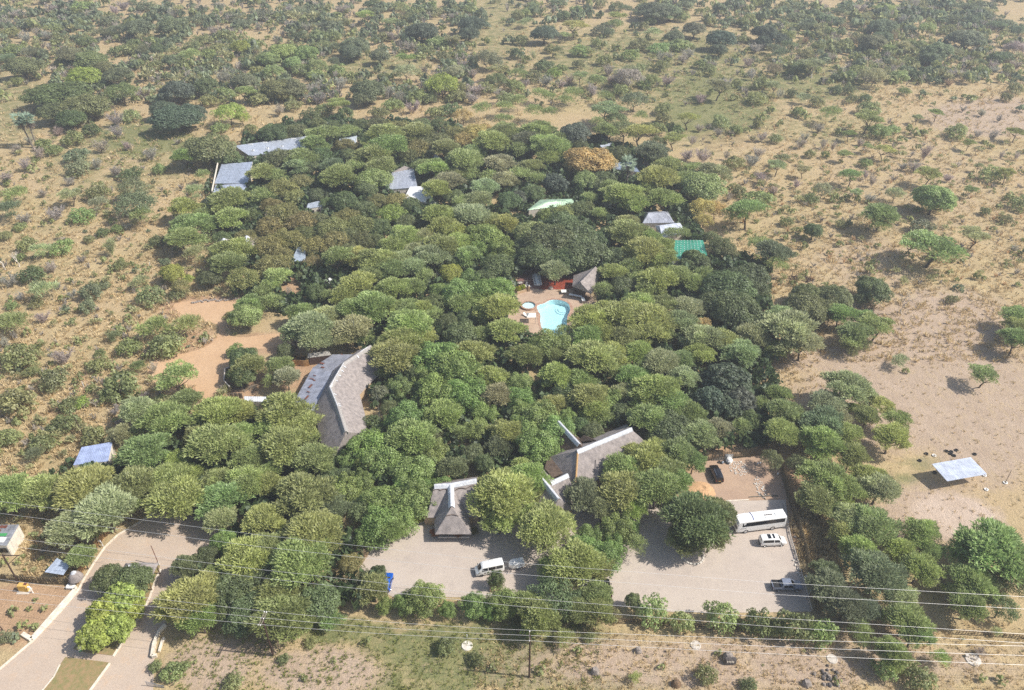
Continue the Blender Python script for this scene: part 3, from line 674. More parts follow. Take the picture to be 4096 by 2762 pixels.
q3 = [Vector((v.x,v.y,0)) for v in (c_,d_)]; opening(ct, q3[0].lerp(q3[1],.06)+Vector((0,-.08,0)), q3[0].lerp(q3[1],.3)+Vector((0,-.08,0)), 1.2, 2.3, 'window', 'glass_dark'); opening(ct, q3[0].lerp(q3[1],.4)+Vector((0,-.08,0)), q3[0].lerp(q3[1],.55)+Vector((0,-.08,0)), 0, 2.1, 'door')

# --- tin shelter and reed hut by the gate
a_, b_, c_, d_ = q(485,370,3.0), q(602,425,2.9), q(540,515,2.5), q(380,490,2.6)
gs = bthing('gate_shelter', 'small slanting tin-roofed shelter behind the reed fence by the gate', 'shed', [a_,b_,c_,d_]); bb = Vector(gs['_o'])
sheets(gs, a_, b_, c_, d_, 8, lin(176,188,206))
for v, h in ((a_,2.9),(b_,2.8),(c_,2.4),(d_,2.5)):
    v = (Vector((v.x,v.y,0))-bb)*.9; MB().tube([(v.x,v.y,0),(v.x,v.y,h)], .08, 6).build('post', 'wood', gs)
ghc = q(665,575,0); gh = thing('gate_hut', 'tiny domed thatch canopy over the gate pillar', 'hut', ghc); gh['_o'] = (ghc.x,ghc.y,0.)
mb = MB().lathe([(0,2.75),(.35,2.65),(.8,2.25),(1.15,1.6),(1.3,1.15),(1.15,1.1),(.7,1.9),(0,2.4)], ghc, 18); mb.build('thatch_roof', 'thatch', gh, smooth=True)
MB().lathe([(0,2.82),(.3,2.78),(.5,2.55),(.45,2.5)], ghc, 14).build('roof_cap', 'ridge_white', gh, smooth=True)
MB().box(ghc+Vector((.25,-.2,.8)), (.5,.5,1.6)).build('pillar', 'plaster_tan', gh); MB().box(ghc+Vector((-.9,.2,.6)), (.08,1.2,1.2)).build('side_panel', 'wood_dark', gh)
# --- thatch gatehouse on the island
q8 = Z(440,2180,3.2)
zt = 4.6; c0_ = q8(285,285,zt); 
pts_ = [q8(200,235,2.7), q8(430,225,2.7), q8(625,232,2.7), q8(510,470,2.7), q8(330,520,2.7), q8(130,440,2.7), q8(160,300,2.7)]
gth = bthing('thatched_gatehouse', 'low thatched gatehouse with a white cap between the two driveway lanes', 'building', pts_)
thatch(gth, [[c0_, pts_[i], pts_[(i+1)%7]] for i in range(7)], 'thatch', .25, 4)
cap(gth, [q8(240,275,zt-.05), q8(350,275,zt-.25)], .5, .3, .15, 'ridge_white', 'roof_cap')
for i in (0,2,3,4,5):
    v = pts_[i].lerp(Vector((c0_.x,c0_.y,2.7)), .12); MB().tube([(v.x,v.y,0),(v.x,v.y,2.8)], .12, 7).build('post', 'wood', gth)
MB().box((base_of(pts_).x, base_of(pts_).y, 1.2), (3.2,2.6,2.4)).build('guard_room', 'plaster_tan', gth)
bq = q8(612,215,0); bt = q8(570,130,0)
bm_ = thing('barrier_boom', 'rusty raised gate boom beside the thatched gatehouse', 'gate', q8(628,262,0)); MB().box((0,0,.5),(.3,.3,1.0)).build('boom_post','concrete',bm_); MB().bar((0,0,1.0),(-.5,.6,4.6),.12).build('boom_pole','rust',bm_)

# --- tin roofs among the trees
def tin_house(name, label, quad, n, col, zs, wm='plaster', nv=1, m='tin', inset=.4, extra=None, jit=.05, door=True):
    """quad: four photo pixels upper-left, upper-right, lower-right, lower-left of the roof with their heights"""
    A_, B_, C_, D_ = [P(x, y, z) for (x, y), z in zip(quad, zs)]
    t = bthing(name, label, 'building', [A_,B_,C_,D_]); HOLES.append(grow([A_,B_,C_,D_], 1.5)); sheets(t, A_, B_, C_, D_, n, col, m, nv=nv, jit=jit)
    walls(t, [A_,B_,C_,D_], [z-.12 for z in zs], wm, inset)
    if door:
        a_, b_ = Vector((C_.x,C_.y,0)), Vector((D_.x,D_.y,0)); off = Vector((0,-.06,0)); opening(t, a_.lerp(b_,.3)+off, a_.lerp(b_,.3)+(b_-a_).normalized()*.9+off, 0, 2.0); opening(t, a_.lerp(b_,.6)+off, a_.lerp(b_,.6)+(b_-a_).normalized()*1.2+off, 1.0, 2.0, 'window', 'glass_dark')
    return t, (A_,B_,C_,D_)
t, (A_,B_,C_,D_) = tin_house('tin_roofed_barracks', 'very long low silver tin roof at the back of the lodge trees', ((938,584),(1222,546),(1290,584),(1000,626)), 30, lin(186,194,208), (3.4,3.4,2.9,2.9))
for k in range(5):      # skylight hatches and ridge vents
    p_ = A_.lerp(B_, .12+k*.2).lerp(D_.lerp(C_, .12+k*.2), .62); MB().box(p_+Vector((0,0,.25)), (.9,.9,.35)).build('skylight', 'white_plastic', t); MB().box(p_+Vector((0,0,.44)), (.55,.55,.04)).build('skylight_pane', 'glass_dark', t)
    p_ = A_.lerp(B_, .2+k*.2).lerp(D_.lerp(C_, .2+k*.2), .1); MB().box(p_+Vector((0,0,.2)), (1.6,.5,.3)).build('ridge_vent', 'white_plastic', t)
tin_house('tin_roofed_store', 'short silver tin roof peeking out just right of the very long one', ((1358,556),(1428,544),(1424,574),(1350,582)), 7, lin(198,206,218), (3.3,3.3,2.9,2.9))
t, (A_,B_,C_,D_) = tin_house('tin_roofed_cottage', 'tin-roofed cottage with a white end wall and split roof on the left', ((886,658),(1010,648),(990,735),(858,735)), 10, lin(170,180,198), (3.5,3.5,3.0,3.0), wm='plaster', inset=.1)
a2, b2, c2, d2 = [P(x,y,z) for (x,y),z in zip(((862,742),(985,735),(985,792),(848,780)),(2.9,2.9,2.5,2.5))]; sheets(t, a2,b2,c2,d2, 10, lin(184,194,214), name='porch_roof_sheet'); walls(t, [a2,b2,c2,d2], 2.4, 'plaster', .1, name='porch_wall')
MB().bar(P(872,650,3.7), P(848,765,3.1), .35, .5).build('parapet', 'plaster', t)
t, _ = tin_house('square_tin_roof_house', 'grey square tin roof in the middle of the back trees', ((1568,690),(1655,677),(1670,750),(1550,760)), 14, lin(176,182,196), (3.6,3.6,2.9,2.9), jit=.06)
rp = P(1618,664,4.6); thatch(t, [[rp, P(1568,692,3.6), P(1594,676,3.2)],[rp, P(1594,676,3.2), P(1655,676,3.6)],[rp, P(1655,676,3.6), P(1568,692,3.6)]], 'thatch', .15, 2, 'hip_thatch')
tin_house('white_roofed_house', 'dazzling white roof right below the grey square tin roof', ((1640,748),(1698,746),(1745,815),(1612,800)), 10, lin(244,245,246), (3.5,3.5,3.0,3.0), m='white_plastic')
tin_house('small_tin_hut', 'small pale tin hut roof deep among the left-hand trees', ((1232,815),(1275,805),(1302,824),(1224,838)), 5, lin(178,186,198), (3.2,3.2,2.8,2.8))
tin_house('brown_roofed_hut', 'small weathered brown roof at the left edge of the lodge trees', ((1064,846),(1096,836),(1100,852),(1058,862)), 4, lin(140,124,112), (3.1,3.1,2.8,2.8))
tin_house('tall_tin_shelter', 'pale tin shelter roof with a pole railing above the white pickup', ((1190,990),(1222,985),(1222,1046),(1164,1046)), 7, lin(176,190,206), (3.3,3.3,2.7,2.7), wm='wood_grey')
rl = thing('pole_railing', 'low two-bar pole railing in front of the pale tin shelter', 'fence', P(1195,1078)); rl['_o'] = tuple(P(1195,1078))
for z_ in (.5,1.0): MB().bar(P(1172,1082)+Vector((0,0,z_)), P(1222,1074)+Vector((0,0,z_)), .12).build('rail', 'wood_grey', rl)
for k in range(4): p_ = P(1172,1082).lerp(P(1222,1074),k/3); MB().tube([p_, p_+Vector((0,0,1.15))], .07, 6).build('post', 'wood_grey', rl)
for i, (x, y, lab) in enumerate(((893,972,'small thatched rondavel with a white ridge strip, left of a matching pair'),(985,962,'small thatched rondavel with a white ridge strip, right of a matching pair'))):
    pts_ = [P(x-42,y+25,2.4),P(x+34,y+30,2.4),P(x+50,y-12,2.4),P(x-26,y-18,2.4)]; r0_, r1_ = P(x+2,y-16,5.2), P(x-2,y+16,5.0)
    t = bthing('thatched_rondavel', lab, 'building', pts_, 'pair of thatched rondavels'); HOLES.append(grow(pts_, 2)); thatch(t, [[r0_,r1_,pts_[0],pts_[3]],[r1_,r0_,pts_[2],pts_[1]],[r1_,pts_[1],pts_[0]],[r0_,pts_[3],pts_[2]]], 'thatch'); cap(t, [r0_, r1_], .8, .5, .15, 'ridge_white'); walls(t, pts_, 2.3, 'plaster_tan', .8)
# pale green hipped roof
def hip(name, label, eave, ridge, ze, zr, col, m='tin', wm='plaster'):
    E_ = [P(x,y,ze) for x,y in eave]; r0_, r1_ = [P(x,y,zr) for x,y in ridge]      # eave: back-left, back-right, front-right, front-left
    t = bthing(name, label, 'building', E_); HOLES.append(grow(E_, 1.5))
    sheets(t, r0_, r1_, E_[2], E_[3], 8, col, m); sheets(t, r1_, r0_, E_[0], E_[1], 8, col, m)
    for tri in ([r1_, E_[1], E_[2]], [r0_, E_[3], E_[0]]): MB().slab(tri, .04).build('hip_sheet', m, t, color=col)
    MB().bar(r0_+Vector((0,0,.06)), r1_+Vector((0,0,.06)), .4, .1).build('ridge_flashing', m, t, color=tuple(min(1,c*1.15) for c in col[:3])+(1,))
    for a_, b_ in ((r0_,E_[3]),(r1_,E_[2])): MB().bar(a_+Vector((0,0,.05)), b_+Vector((0,0,.05)), .3, .08).build('hip_flashing', m, t, color=tuple(min(1,c*1.15) for c in col[:3])+(1,))
    walls(t, E_, ze-.1, wm, .5); return t
hip('pale_green_roofed_house', 'pale mint-green hipped roof behind the big dark tree', ((2160,800),(2300,796),(2290,820),(2110,842)), ((2190,808),(2260,801)), 2.8, 4.0, lin(176,204,176))
hip('grey_hipped_house', 'weathered grey hipped roof above the brighter hipped roof on the right', ((2580,850),(2672,846),(2696,892),(2572,894)), ((2596,852),(2660,848)), 2.8, 4.4, lin(168,172,184), 'tin_rust')
hip('bright_hipped_house', 'bright silver hipped roof just above the green tin roof', ((2620,905),(2720,892),(2745,930),(2650,952)), ((2640,905),(2705,895)), 2.8, 4.2, lin(206,212,224))
t, (A_,B_,C_,D_) = tin_house('green_tin_roof_house', 'teal-green sheet roof with pale seams at the right edge of the trees', ((2700,962),(2812,962),(2830,1022),(2690,1042)), 9, lin(74,158,132), (3.4,3.4,2.8,2.8), nv=2, jit=.1)
for k in range(1,9):
    for s_ in range(9):
        a_ = A_.lerp(B_,k/9).lerp(D_.lerp(C_,k/9), (s_+.15)/9); MB().box(a_+Vector((0,0,.075)), (.12,.35,.02)).build('seam_clip', 'white_plastic', t)
tin_house('grey_roof_by_palm', 'bluish-grey roof half hidden behind the single fan palm', ((2462,652),(2530,648),(2560,690),(2450,676)), 8, lin(150,164,186), (3.4,3.4,2.9,2.9))
tin_house('roof_sliver', 'thin sliver of silver roof behind the golden tree', ((2400,582),(2445,572),(2452,582),(2405,590)), 4, lin(190,198,210), (3.2,3.2,3.0,3.0), door=False)
t = bthing('pointed_tin_hut', 'small pyramid-shaped tin hut roof left of centre at the back', 'hut', [P(1745,632)]); 
E_ = [P(1728,630,3.0),P(1752,622,3.0),P(1768,638,3.0),P(1735,644,3.0)]; ap = P(1742,618,4.6)
for i in range(4): MB().slab([ap, E_[i], E_[(i+1)%4]], .04).build('roof_sheet', 'tin', t, color=lin(190,198,214))
walls(t, E_, 2.9, 'plaster', .3)
t, (A_,B_,C_,D_) = tin_house('blue_tin_roof_house', 'flat pale-blue tin roof among the trees at the left', ((326,1790),(450,1768),(432,1846),(292,1862)), 9, lin(172,186,222), (3.0,3.0,2.8,2.8), wm='plaster', inset=.15, jit=.03)
# --- thatch bar beside the pool
q = Z(2040,1040,5.2275)
r0_, r1_ = q(1790,155,5.6), q(1470,480,5.3); pts_ = [q(1300,560,2.5), q(1700,720,2.5), q(1925,215,3.0), q(1330,330,2.5)]
br_ = bthing('poolside_thatch_bar', 'curved thatched bar roof at the right of the pool terrace', 'building', pts_); HOLES.append(grow(pts_, 1))
thatch(br_, [[r0_, r1_, pts_[1], pts_[2]], [r1_, r0_, pts_[3], pts_[0]], [r1_, pts_[0], pts_[1]]], 'thatch'); cap(br_, [r0_, r1_], .45, .35, .1, 'thatch')
for v in pts_: v = v.lerp(base_of(pts_)+Vector((0,0,2.5)), .15); MB().tube([(v.x,v.y,0),(v.x,v.y,v.z+.2)], .1, 7).build('post', 'wood_dark', br_)
MB().bar((pts_[0].x+.6,pts_[0].y+.4,.55),(pts_[1].x-.6,pts_[1].y+.5,.55),.5,1.1).build('bar_counter', 'brick_dark', br_)
mat('scallop_d', lin(90,82,78))
# ------------------------------------------------------------ vehicles
def lerp(a, b, t): return a+(b-a)*t
def st_at(S, x):
    for a, b in zip(S[:-1], S[1:]):
        if a[0] <= x <= b[0]: t = (x-a[0])/max(1e-6, b[0]-a[0]); return tuple(lerp(p, q_, t) for p, q_ in zip(a, b))
    return S[0] if x < S[0][0] else S[-1]
def car_body(S):
    """stations (x, zbottom, zbelt, halfwidth belt, zroof, halfwidth roof), x forward; one closed loft"""
    mb = MB(); vs = []
    for (x, z0, zb, wb, zr, wr) in S:
        h = [(0,z0),(wb*.86,z0),(wb*.97,z0+.12),(wb,lerp(z0,zb,.55)),(wb*.985,zb),(lerp(wb*.985,wr,.86),lerp(zb,zr,.88)),(wr*.82,zr),(0,zr+.025)]
        ring = [(x,-y,z) for y, z in h]+[(x,y,z) for y, z in h[-2:0:-1]]; vs += ring; k = len(ring)
    fs = [(i*k+j, i*k+(j+1)%k, (i+1)*k+(j+1)%k, (i+1)*k+j) for i in range(len(S)-1) for j in range(k)]
    fs += [tuple(range(k)), tuple(range((len(S)-1)*k, len(S)*k))[::-1]]
    return mb.add(vs, fs)
def side_glass(S, x0, x1, f0, f1, sgn, n=4, off=.012):
    mb = MB(); vs = []
    for i in range(n+1):
        s = st_at(S, lerp(x0, x1, i/n)); zb, wb, zr, wr = s[2], s[3]*.985, s[4], s[5]; w2 = lerp(wb, wr, .86); z2 = lerp(zb, zr, .88)
        for f in (f0, f1): vs.append((s[0], sgn*(lerp(wb, w2, f)+off), lerp(zb, z2, f)))
    return mb.add(vs, [(2*i, 2*i+1, 2*i+3, 2*i+2) for i in range(n)])
def top_glass(S, x0, x1, inset=.12, off=.015, n=3, f=.82):
    mb = MB(); vs = []
    for i in range(n+1):
        s = st_at(S, lerp(x0, x1, i/n)); w_ = s[5]*f-inset*.5
        for y in (-w_, 0, w_): vs.append((s[0], y, s[4]+off+(.025 if y == 0 else 0)))
    fs = []
    for i in range(n): fs += [(3*i,3*i+1,3*i+4,3*i+3),(3*i+1,3*i+2,3*i+5,3*i+4)]
    return mb.add(vs, fs)
def wheel(parent, x, y, r, wd, rimm='chrome'):
    s = 1 if y > 0 else -1
    t = MB().lathe([(r*.62,-wd/2),(r*.92,-wd/2),(r,-wd*.3),(r,wd*.3),(r*.92,wd/2),(r*.62,wd/2)], (0,0,0), 20, 'Y')
    e = t.build('wheel', 'rubber', parent, smooth=True); e.location = (x, y, r)
    MB().lathe([(0,s*wd*.34),(r*.2,s*wd*.4),(r*.55,s*wd*.28),(r*.63,s*wd*.48)], (0,0,0), 14, 'Y').build('rim', rimm, e, smooth=True)
def vehicle(name, label, cat, near_rear, near_front, S, width, col, wheels, wr, near_right, glass=(), tops=(), extra=None, rim='chrome', group=None):
    """near_rear / near_front: ground points of the side that faces the camera; near_right: that side is the vehicle's right"""
    a, b = near_rear, near_front; d = (b-a).normalized(); lft = Vector((-d.y, d.x, 0)); L_ = S[-1][0]-S[0][0]
    c = (a+b)/2+(lft if near_right else -lft)*width/2; xm = (S[0][0]+S[-1][0])/2
    t = thing(name, label, cat, Vector((c.x, c.y, .035))-d*xm, group, math.atan2(d.y, d.x))
    car_body(S).build('body', 'paint', t, smooth=True, color=col)
    for x in wheels:
        for s in (-1, 1): wheel(t, x, s*(width/2-.12), wr, .24, rim)
    for (x0, x1, f0, f1) in glass:
        for s in (-1, 1): side_glass(S, x0, x1, f0, f1, s).build('side_window', 'glass_dark', t)
    for (nm, x0, x1, ins) in tops: top_glass(S, x0, x1, ins).build(nm, 'glass_dark', t)
    xf, xr = S[-1], S[0]
    for s in (-1, 1):
        MB().box((xf[0]-.08, s*xf[3]*.72, lerp(xf[1],xf[2],.72)), (.2,.36,.18)).build('headlight', 'lamp_glass', t, bevel=.03)
        MB().box((xr[0]+.05, s*xr[3]*.84, lerp(xr[1],xr[2],.8)), (.14,.2,.3)).build('tail_light', 'lamp_red', t, bevel=.02)
    MB().box((xf[0]-.03, 0, xf[1]+.14), (.16, xf[3]*1.8, .22)).build('bumper', 'trim_black', t, bevel=.04); MB().box((xr[0]+.03, 0, xr[1]+.14), (.16, xr[3]*1.8, .22)).build('bumper', 'trim_black', t, bevel=.04)
    if extra: extra(t, S)
    return t
def mirrors(x, z, w_):
    def f(t, S):
        for s in (-1, 1): MB().box((x, s*(w_+.12), z), (.14,.24,.18)).build('mirror', 'trim_black', t, bevel=.03)
    return f
WHITE, SILVER, BLACK, BLUE, GREY = lin(236,236,234), lin(178,186,196), lin(22,22,26), lin(24,92,190), lin(126,134,152)
# coach
SB = [(0,.45,1.75,1.12,2.9,1.0),(.12,.4,1.75,1.22,3.15,1.12),(4,.38,1.72,1.25,3.22,1.16),(8.6,.38,1.7,1.25,3.2,1.16),(9.6,.4,1.62,1.22,3.05,1.1),(9.95,.45,1.5,1.12,2.6,1.0)]
def bus_extra(t, S):
    for k in range(4): MB().lathe([(0,3.26),(.14,3.26),(.15,3.31),(.1,3.33),(0,3.33)], (4.2-.42*k,.15,0), 12).build('roof_vent', 'wood_dark', t)
    for x, y, sx, sy in ((3.6,.75,1.5,.3),(3.4,-.5,1.5,.35),(1.8,.2,.8,.7)): MB().box((x,y,3.27), (sx,sy,.07)).build('roof_hatch', 'white_plastic', t, bevel=.02)
    pts_ = [(6.9-.25*math.cos(a), 1.0*math.sin(a), 3.27) for a in [R(-80+16*i) for i in range(11)]]; MB().tube(pts_, .05, 6).build('roof_arch', 'plastic_blue', t)
    for s in (-1,1):
        MB().bar((9.7,s*1.15,2.5),(10.1,s*1.45,2.2),.08).build('mirror_arm','trim_black',t); MB().box((10.1,s*1.45,2.05),(.12,.2,.4)).build('mirror','trim_black',t,bevel=.03)
        MB().box((8.6,s*1.262,1.45),(1.2,.012,.14)).build('door_seam','steel',t)
    MB().box((9.9,0,2.05),(.12,2.0,1.1),rot=Matrix.Rotation(R(-14),3,'Y')).build('windscreen','glass_dark',t,bevel=.03); MB().box((-.01,0,2.3),(.08,1.8,.9)).build('rear_window','glass_dark',t,bevel=.03)
vehicle('coach', 'white coach with a dark window band parked with its nose under the big tree', 'bus', P(3136,2116), P(2946,2140), SB, 2.5, WHITE, (2.6,8.0), .5, False, [(.4,8.9,.12,.86)], [], bus_extra)
# white minivan with two sunroofs
SV = [(0,.35,1.05,.84,1.35,.7),(.12,.3,1.1,.9,1.86,.7),(.6,.28,1.1,.92,1.96,.74),(3.0,.28,1.08,.92,1.95,.74),(3.35,.28,1.06,.92,1.85,.72),(4.05,.28,1.04,.9,1.1,.78),(4.75,.3,.86,.86,.9,.74),(4.95,.36,.7,.74,.76,.62)]
def van_extra(t, S):
    for x, sx, nm in ((2.45,.36,1),(1.6,.62,2)):
        MB().box((x,0,2.005),(sx,1.05,.03)).build('sunroof','glass_dark',t,bevel=.008)
    MB().box((.07,0,1.5),(.06,1.25,.5),rot=Matrix.Rotation(R(5),3,'Y')).build('rear_window','glass_dark',t); mirrors(3.7,1.15,.92)(t,S)
vehicle('minivan', 'white minivan with two dark sunroofs parked next to the coach', 'van', P(3046,2192), P(3142,2188), SV, 1.85, WHITE, (.85,3.95), .33, True, [(.35,2.35,.14,.9),(2.5,3.5,.14,.86)], [('windscreen',3.42,4.0,.1)], van_extra)
# grey double-cab pickup
SP = [(0,.45,1.05,.88,1.08,.86),(.1,.42,1.06,.92,1.1,.9),(1.55,.42,1.06,.93,1.12,.9),(1.7,.42,1.08,.93,1.74,.72),(2.1,.42,1.08,.93,1.82,.74),(3.2,.42,1.08,.93,1.8,.74),(3.95,.42,1.1,.92,1.16,.82),(5.0,.44,1.0,.9,1.06,.8),(5.3,.5,.86,.8,.92,.7)]
def pk_extra(t, S):
    MB().box((.8,0,1.125),(1.35,1.5,.03)).build('load_bed','trim_black',t); mirrors(3.6,1.2,.94)(t,S)
    for s in (-1,1): MB().bar((1.8,s*.62,1.88),(3.1,s*.62,1.86),.06).build('roof_rail','chrome',t); MB().bar((.08,s*.8,1.16),(1.6,s*.8,1.16),.08).build('bed_rail','trim_black',t)
    MB().box((1.62,0,1.45),(.05,1.2,.4)).build('rear_window','glass_dark',t)
vehicle('pickup_truck', 'dusty grey double-cab pickup parked alone at the right fence', 'pickup', P(3092,2370), P(3207,2371), SP, 1.86, GREY, (1.05,4.25), .4, True, [(1.85,2.55,.12,.88),(2.62,3.45,.12,.86)], [('windscreen',3.26,3.9,.1)], pk_extra)
# black station wagon seen from behind
SK = [(0,.35,1.0,.86,1.15,.74),(.12,.3,1.02,.92,1.62,.68),(.7,.28,1.02,.94,1.74,.7),(2.7,.28,1.0,.94,1.72,.7),(3.45,.28,.98,.93,1.06,.8),(4.5,.3,.88,.9,.94,.76),(4.75,.38,.7,.78,.76,.64)]
def suv_extra(t, S):
    for s in (-1,1): MB().bar((.6,s*.56,1.8),(2.7,s*.56,1.78),.05).build('roof_rail','chrome',t)
    MB().box((.08,0,1.33),(.06,1.25,.4),rot=Matrix.Rotation(R(8),3,'Y')).build('rear_window','glass_dark',t); MB().box((-.02,0,.72),(.04,.52,.12)).build('number_plate','yellow_box',t); mirrors(3.1,1.1,.94)(t,S)
rc, fc_ = P(2877,1937), P(2850,1872); d_ = (fc_-rc).normalized(); rt = Vector((d_.y,-d_.x,0))
vehicle('station_wagon', 'black station wagon parked alone in the fenced dirt yard', 'car', rc+rt*.93, rc+rt*.93+d_*4.75, SK, 1.86, BLACK, (.95,3.8), .35, True, [(.3,1.6,.14,.86),(1.68,2.9,.14,.86)], [('windscreen',2.76,3.38,.1)], suv_extra)
# white minibus
SH = [(0,.35,1.2,.86,1.7,.76),(.1,.3,1.22,.92,2.2,.78),(.5,.28,1.22,.94,2.28,.8),(3.7,.28,1.2,.94,2.24,.8),(4.1,.28,1.18,.93,2.05,.76),(4.75,.28,1.12,.92,1.2,.82),(5.1,.3,.95,.88,1.0,.76),(5.25,.36,.75,.8,.8,.66)]
def hi_extra(t, S):
    mirrors(4.55,1.3,.94)(t,S); MB().box((.06,0,1.65),(.06,1.35,.6)).build('rear_window','glass_dark',t)
    for s in (-1,1): MB().box((3.55,s*.953,.85),(.35,.008,.2)).build('door_badge','wood_dark',t)
    for x in (.9,1.7,2.5): MB().box((x,0,2.3),(.08,1.3,.02)).build('roof_seam','white_plastic',t)
vehicle('minibus', 'white minibus with a trailer hitched behind it on the forecourt', 'van', P(2019,2291), P(1904,2314), SH, 1.88, WHITE, (1.0,4.2), .34, False, [(.3,1.5,.12,.86),(1.6,2.9,.12,.86),(3.05,4.1,.12,.84)], [('windscreen',4.14,4.72,.08)], hi_extra, rim='trim_black')
dv = (P(1904,2314)-P(2019,2291)).normalized(); tp_ = P(2071,2279)
tr = thing('luggage_trailer', 'small white box trailer with a wire rack hitched to the minibus', 'trailer', Vector((tp_.x,tp_.y,.035))+Vector((dv.y,-dv.x,0))*.75*-1*-1, None, math.atan2(dv.y,dv.x))
MB().add([(-1.3,-.75,.4),(1.0,-.75,.4),(1.5,-.3,.45),(1.5,.3,.45),(1.0,.75,.4),(-1.3,.75,.4),(-1.3,-.75,1.35),(.9,-.75,1.35),(1.4,-.3,1.1),(1.4,.3,1.1),(.9,.75,1.35),(-1.3,.75,1.35)], [(0,1,7,6),(1,2,8,7),(2,3,9,8),(3,4,10,9),(4,5,11,10),(5,0,6,11),(6,7,10,11),(7,8,9,10),(5,4,1,0),(4,3,2,1)]).build('box_body','white_plastic',tr,bevel=.03)
for s in (-1,1):
    wheel(tr,-.2,s*.86,.3,.2); MB().bar((-1.3,s*.7,1.75),(.9,s*.7,1.75),.04).build('rack_bar','steel',tr)
    for x in (-1.3,.9): MB().bar((x,s*.7,1.35),(x,s*.7,1.75),.04).build('rack_post','steel',tr)
    MB().box((-.2,s*.86,.66),(.8,.24,.05)).build('mudguard','white_plastic',tr)
for x in (-1.3,-.2,.9): MB().bar((x,-.7,1.75),(x,.7,1.75),.04).build('rack_bar','steel',tr)
MB().bar((1.4,0,.45),(2.5,0,.45),.08).build('drawbar','steel',tr)
# blue hatchback half hidden under the tree
SC_ = [(0,.32,.92,.8,1.02,.7),(.1,.28,.95,.85,1.38,.62),(.5,.26,.95,.87,1.48,.64),(2.1,.26,.93,.87,1.46,.64),(2.9,.26,.92,.86,.98,.74),(3.8,.28,.82,.82,.86,.68),(4.0,.34,.62,.7,.7,.58)]
vehicle('hatchback', 'bright blue hatchback half hidden under the creeper tree', 'car', P(1562,2372), P(1576,2308), SC_, 1.72, BLUE, (.75,3.15), .31, True, [(.3,1.2,.14,.86),(1.28,2.3,.14,.84)], [('windscreen',2.16,2.84,.08)], mirrors(2.5,1.05,.87))
vehicle('sedan', 'black car nearly hidden behind the hedge, left of the open parking', 'car', P(2447,2388), P(2437,2336), SC_, 1.72, BLACK, (.75,3.15), .31, True, [(.3,1.2,.14,.86),(1.28,2.3,.14,.84)], [('windscreen',2.16,2.84,.08)], mirrors(2.5,1.05,.87))
def ct_extra(t, S):
    pk_extra(t, S)
    for x in (.2,1.4):
        for s in (-1,1): MB().bar((x,s*.78,1.1),(x,s*.78,1.9),.06).build('rack_post','white_plastic',t)
        MB().bar((x,-.78,1.9),(x,.78,1.9),.07).build('rack_bar','white_plastic',t)
    for s in (-1,1): MB().bar((.2,s*.78,1.9),(1.4,s*.78,1.9),.07).build('rack_bar','white_plastic',t)
vehicle('pickup_with_rack', 'white pickup with a loading rack deep under the trees by the hedge', 'pickup', P(2366,2330)+Vector((0,-1.2,0)), P(2366,2330)+Vector((-.1,-6.4,0)), SP, 1.86, WHITE, (1.05,4.25), .38, False, [(1.85,2.55,.12,.88),(2.62,3.45,.12,.86)], [('windscreen',3.26,3.9,.1)], ct_extra)
SW = [(0,.45,1.02,.82,1.05,.8),(.1,.42,1.03,.85,1.06,.82),(2.3,.42,1.03,.85,1.06,.82),(2.42,.42,1.04,.85,1.62,.68),(2.7,.42,1.04,.85,1.7,.68),(3.15,.42,1.04,.85,1.68,.68),(3.75,.42,1.04,.85,1.1,.76),(4.7,.44,.94,.83,.98,.74),(4.9,.5,.8,.74,.84,.64)]
def sw_extra(t, S):
    MB().box((1.2,0,1.085),(2.0,1.35,.03)).build('load_bed','trim_black',t); mirrors(3.55,1.15,.86)(t,S)
    for s in (-1,1): MB().bar((2.2,s*.6,1.1),(2.2,s*.6,1.7),.06).build('roll_bar','trim_black',t)
    MB().bar((2.2,-.6,1.7),(2.2,.6,1.7),.06).build('roll_bar','trim_black',t); MB().box((.9,.1,1.25),(.8,.7,.3)).build('cargo','wood_dark',t,bevel=.05); MB().box((2.37,0,1.4),(.05,1.1,.38)).build('rear_window','glass_dark',t)
vehicle('single_cab_pickup', 'white single-cab pickup with a black load bed parked under the left-hand trees', 'pickup', P(1293,1152), P(1352,1134), SW, 1.7, WHITE, (.95,4.0), .36, True, [(2.55,3.3,.12,.86)], [('windscreen',3.2,3.7,.08)], sw_extra)

# ------------------------------------------------------------ power line
def wire(label, pts, sag=.35, r_=.022):
    mb = MB(); c = []
    for a, b in zip(pts[:-1], pts[1:]):
        n_ = 10
        for k in range(n_): t = k/n_; p = a.lerp(b, t); p = p+Vector((0,0,-sag*4*t*(1-t))); c.append(p)
    c.append(pts[-1]); o = c[0].copy(); t = tag(MB().tube(c, r_, 5).build('power_cable', 'wire', None, origin=o), label, 'cable', 'overhead cables along the front'); t.location = o
ZW = 10.0
def wpx(*pp, z=ZW): return [P(x, y, z) for x, y in pp]
wire('farthest overhead cable, crossing above the entrance hut forecourt', wpx((-700,1910),(0,2007),(1024,2139),(2048,2251),(3072,2330),(4096,2388),(4800,2420)), .0)
wire('second overhead cable from the back, crossing above the minibus', wpx((-700,1957),(0,2054),(1024,2186),(2048,2296),(3072,2377),(4096,2437),(4800,2470)), .0)
wire('third overhead cable from the back, above the forecourt hedge', wpx((-700,2060),(137,2164),(1024,2277),(2048,2390),(3072,2471),(4096,2537),(4800,2575)), .0)
wire('fourth overhead cable from the back, just above the front hedge', wpx((-700,2095),(132,2197),(1024,2310),(2048,2424),(3072,2506),(4096,2573),(4800,2612)), .0)
pb1, pb2 = P(1093,2624), P(2117,2709)
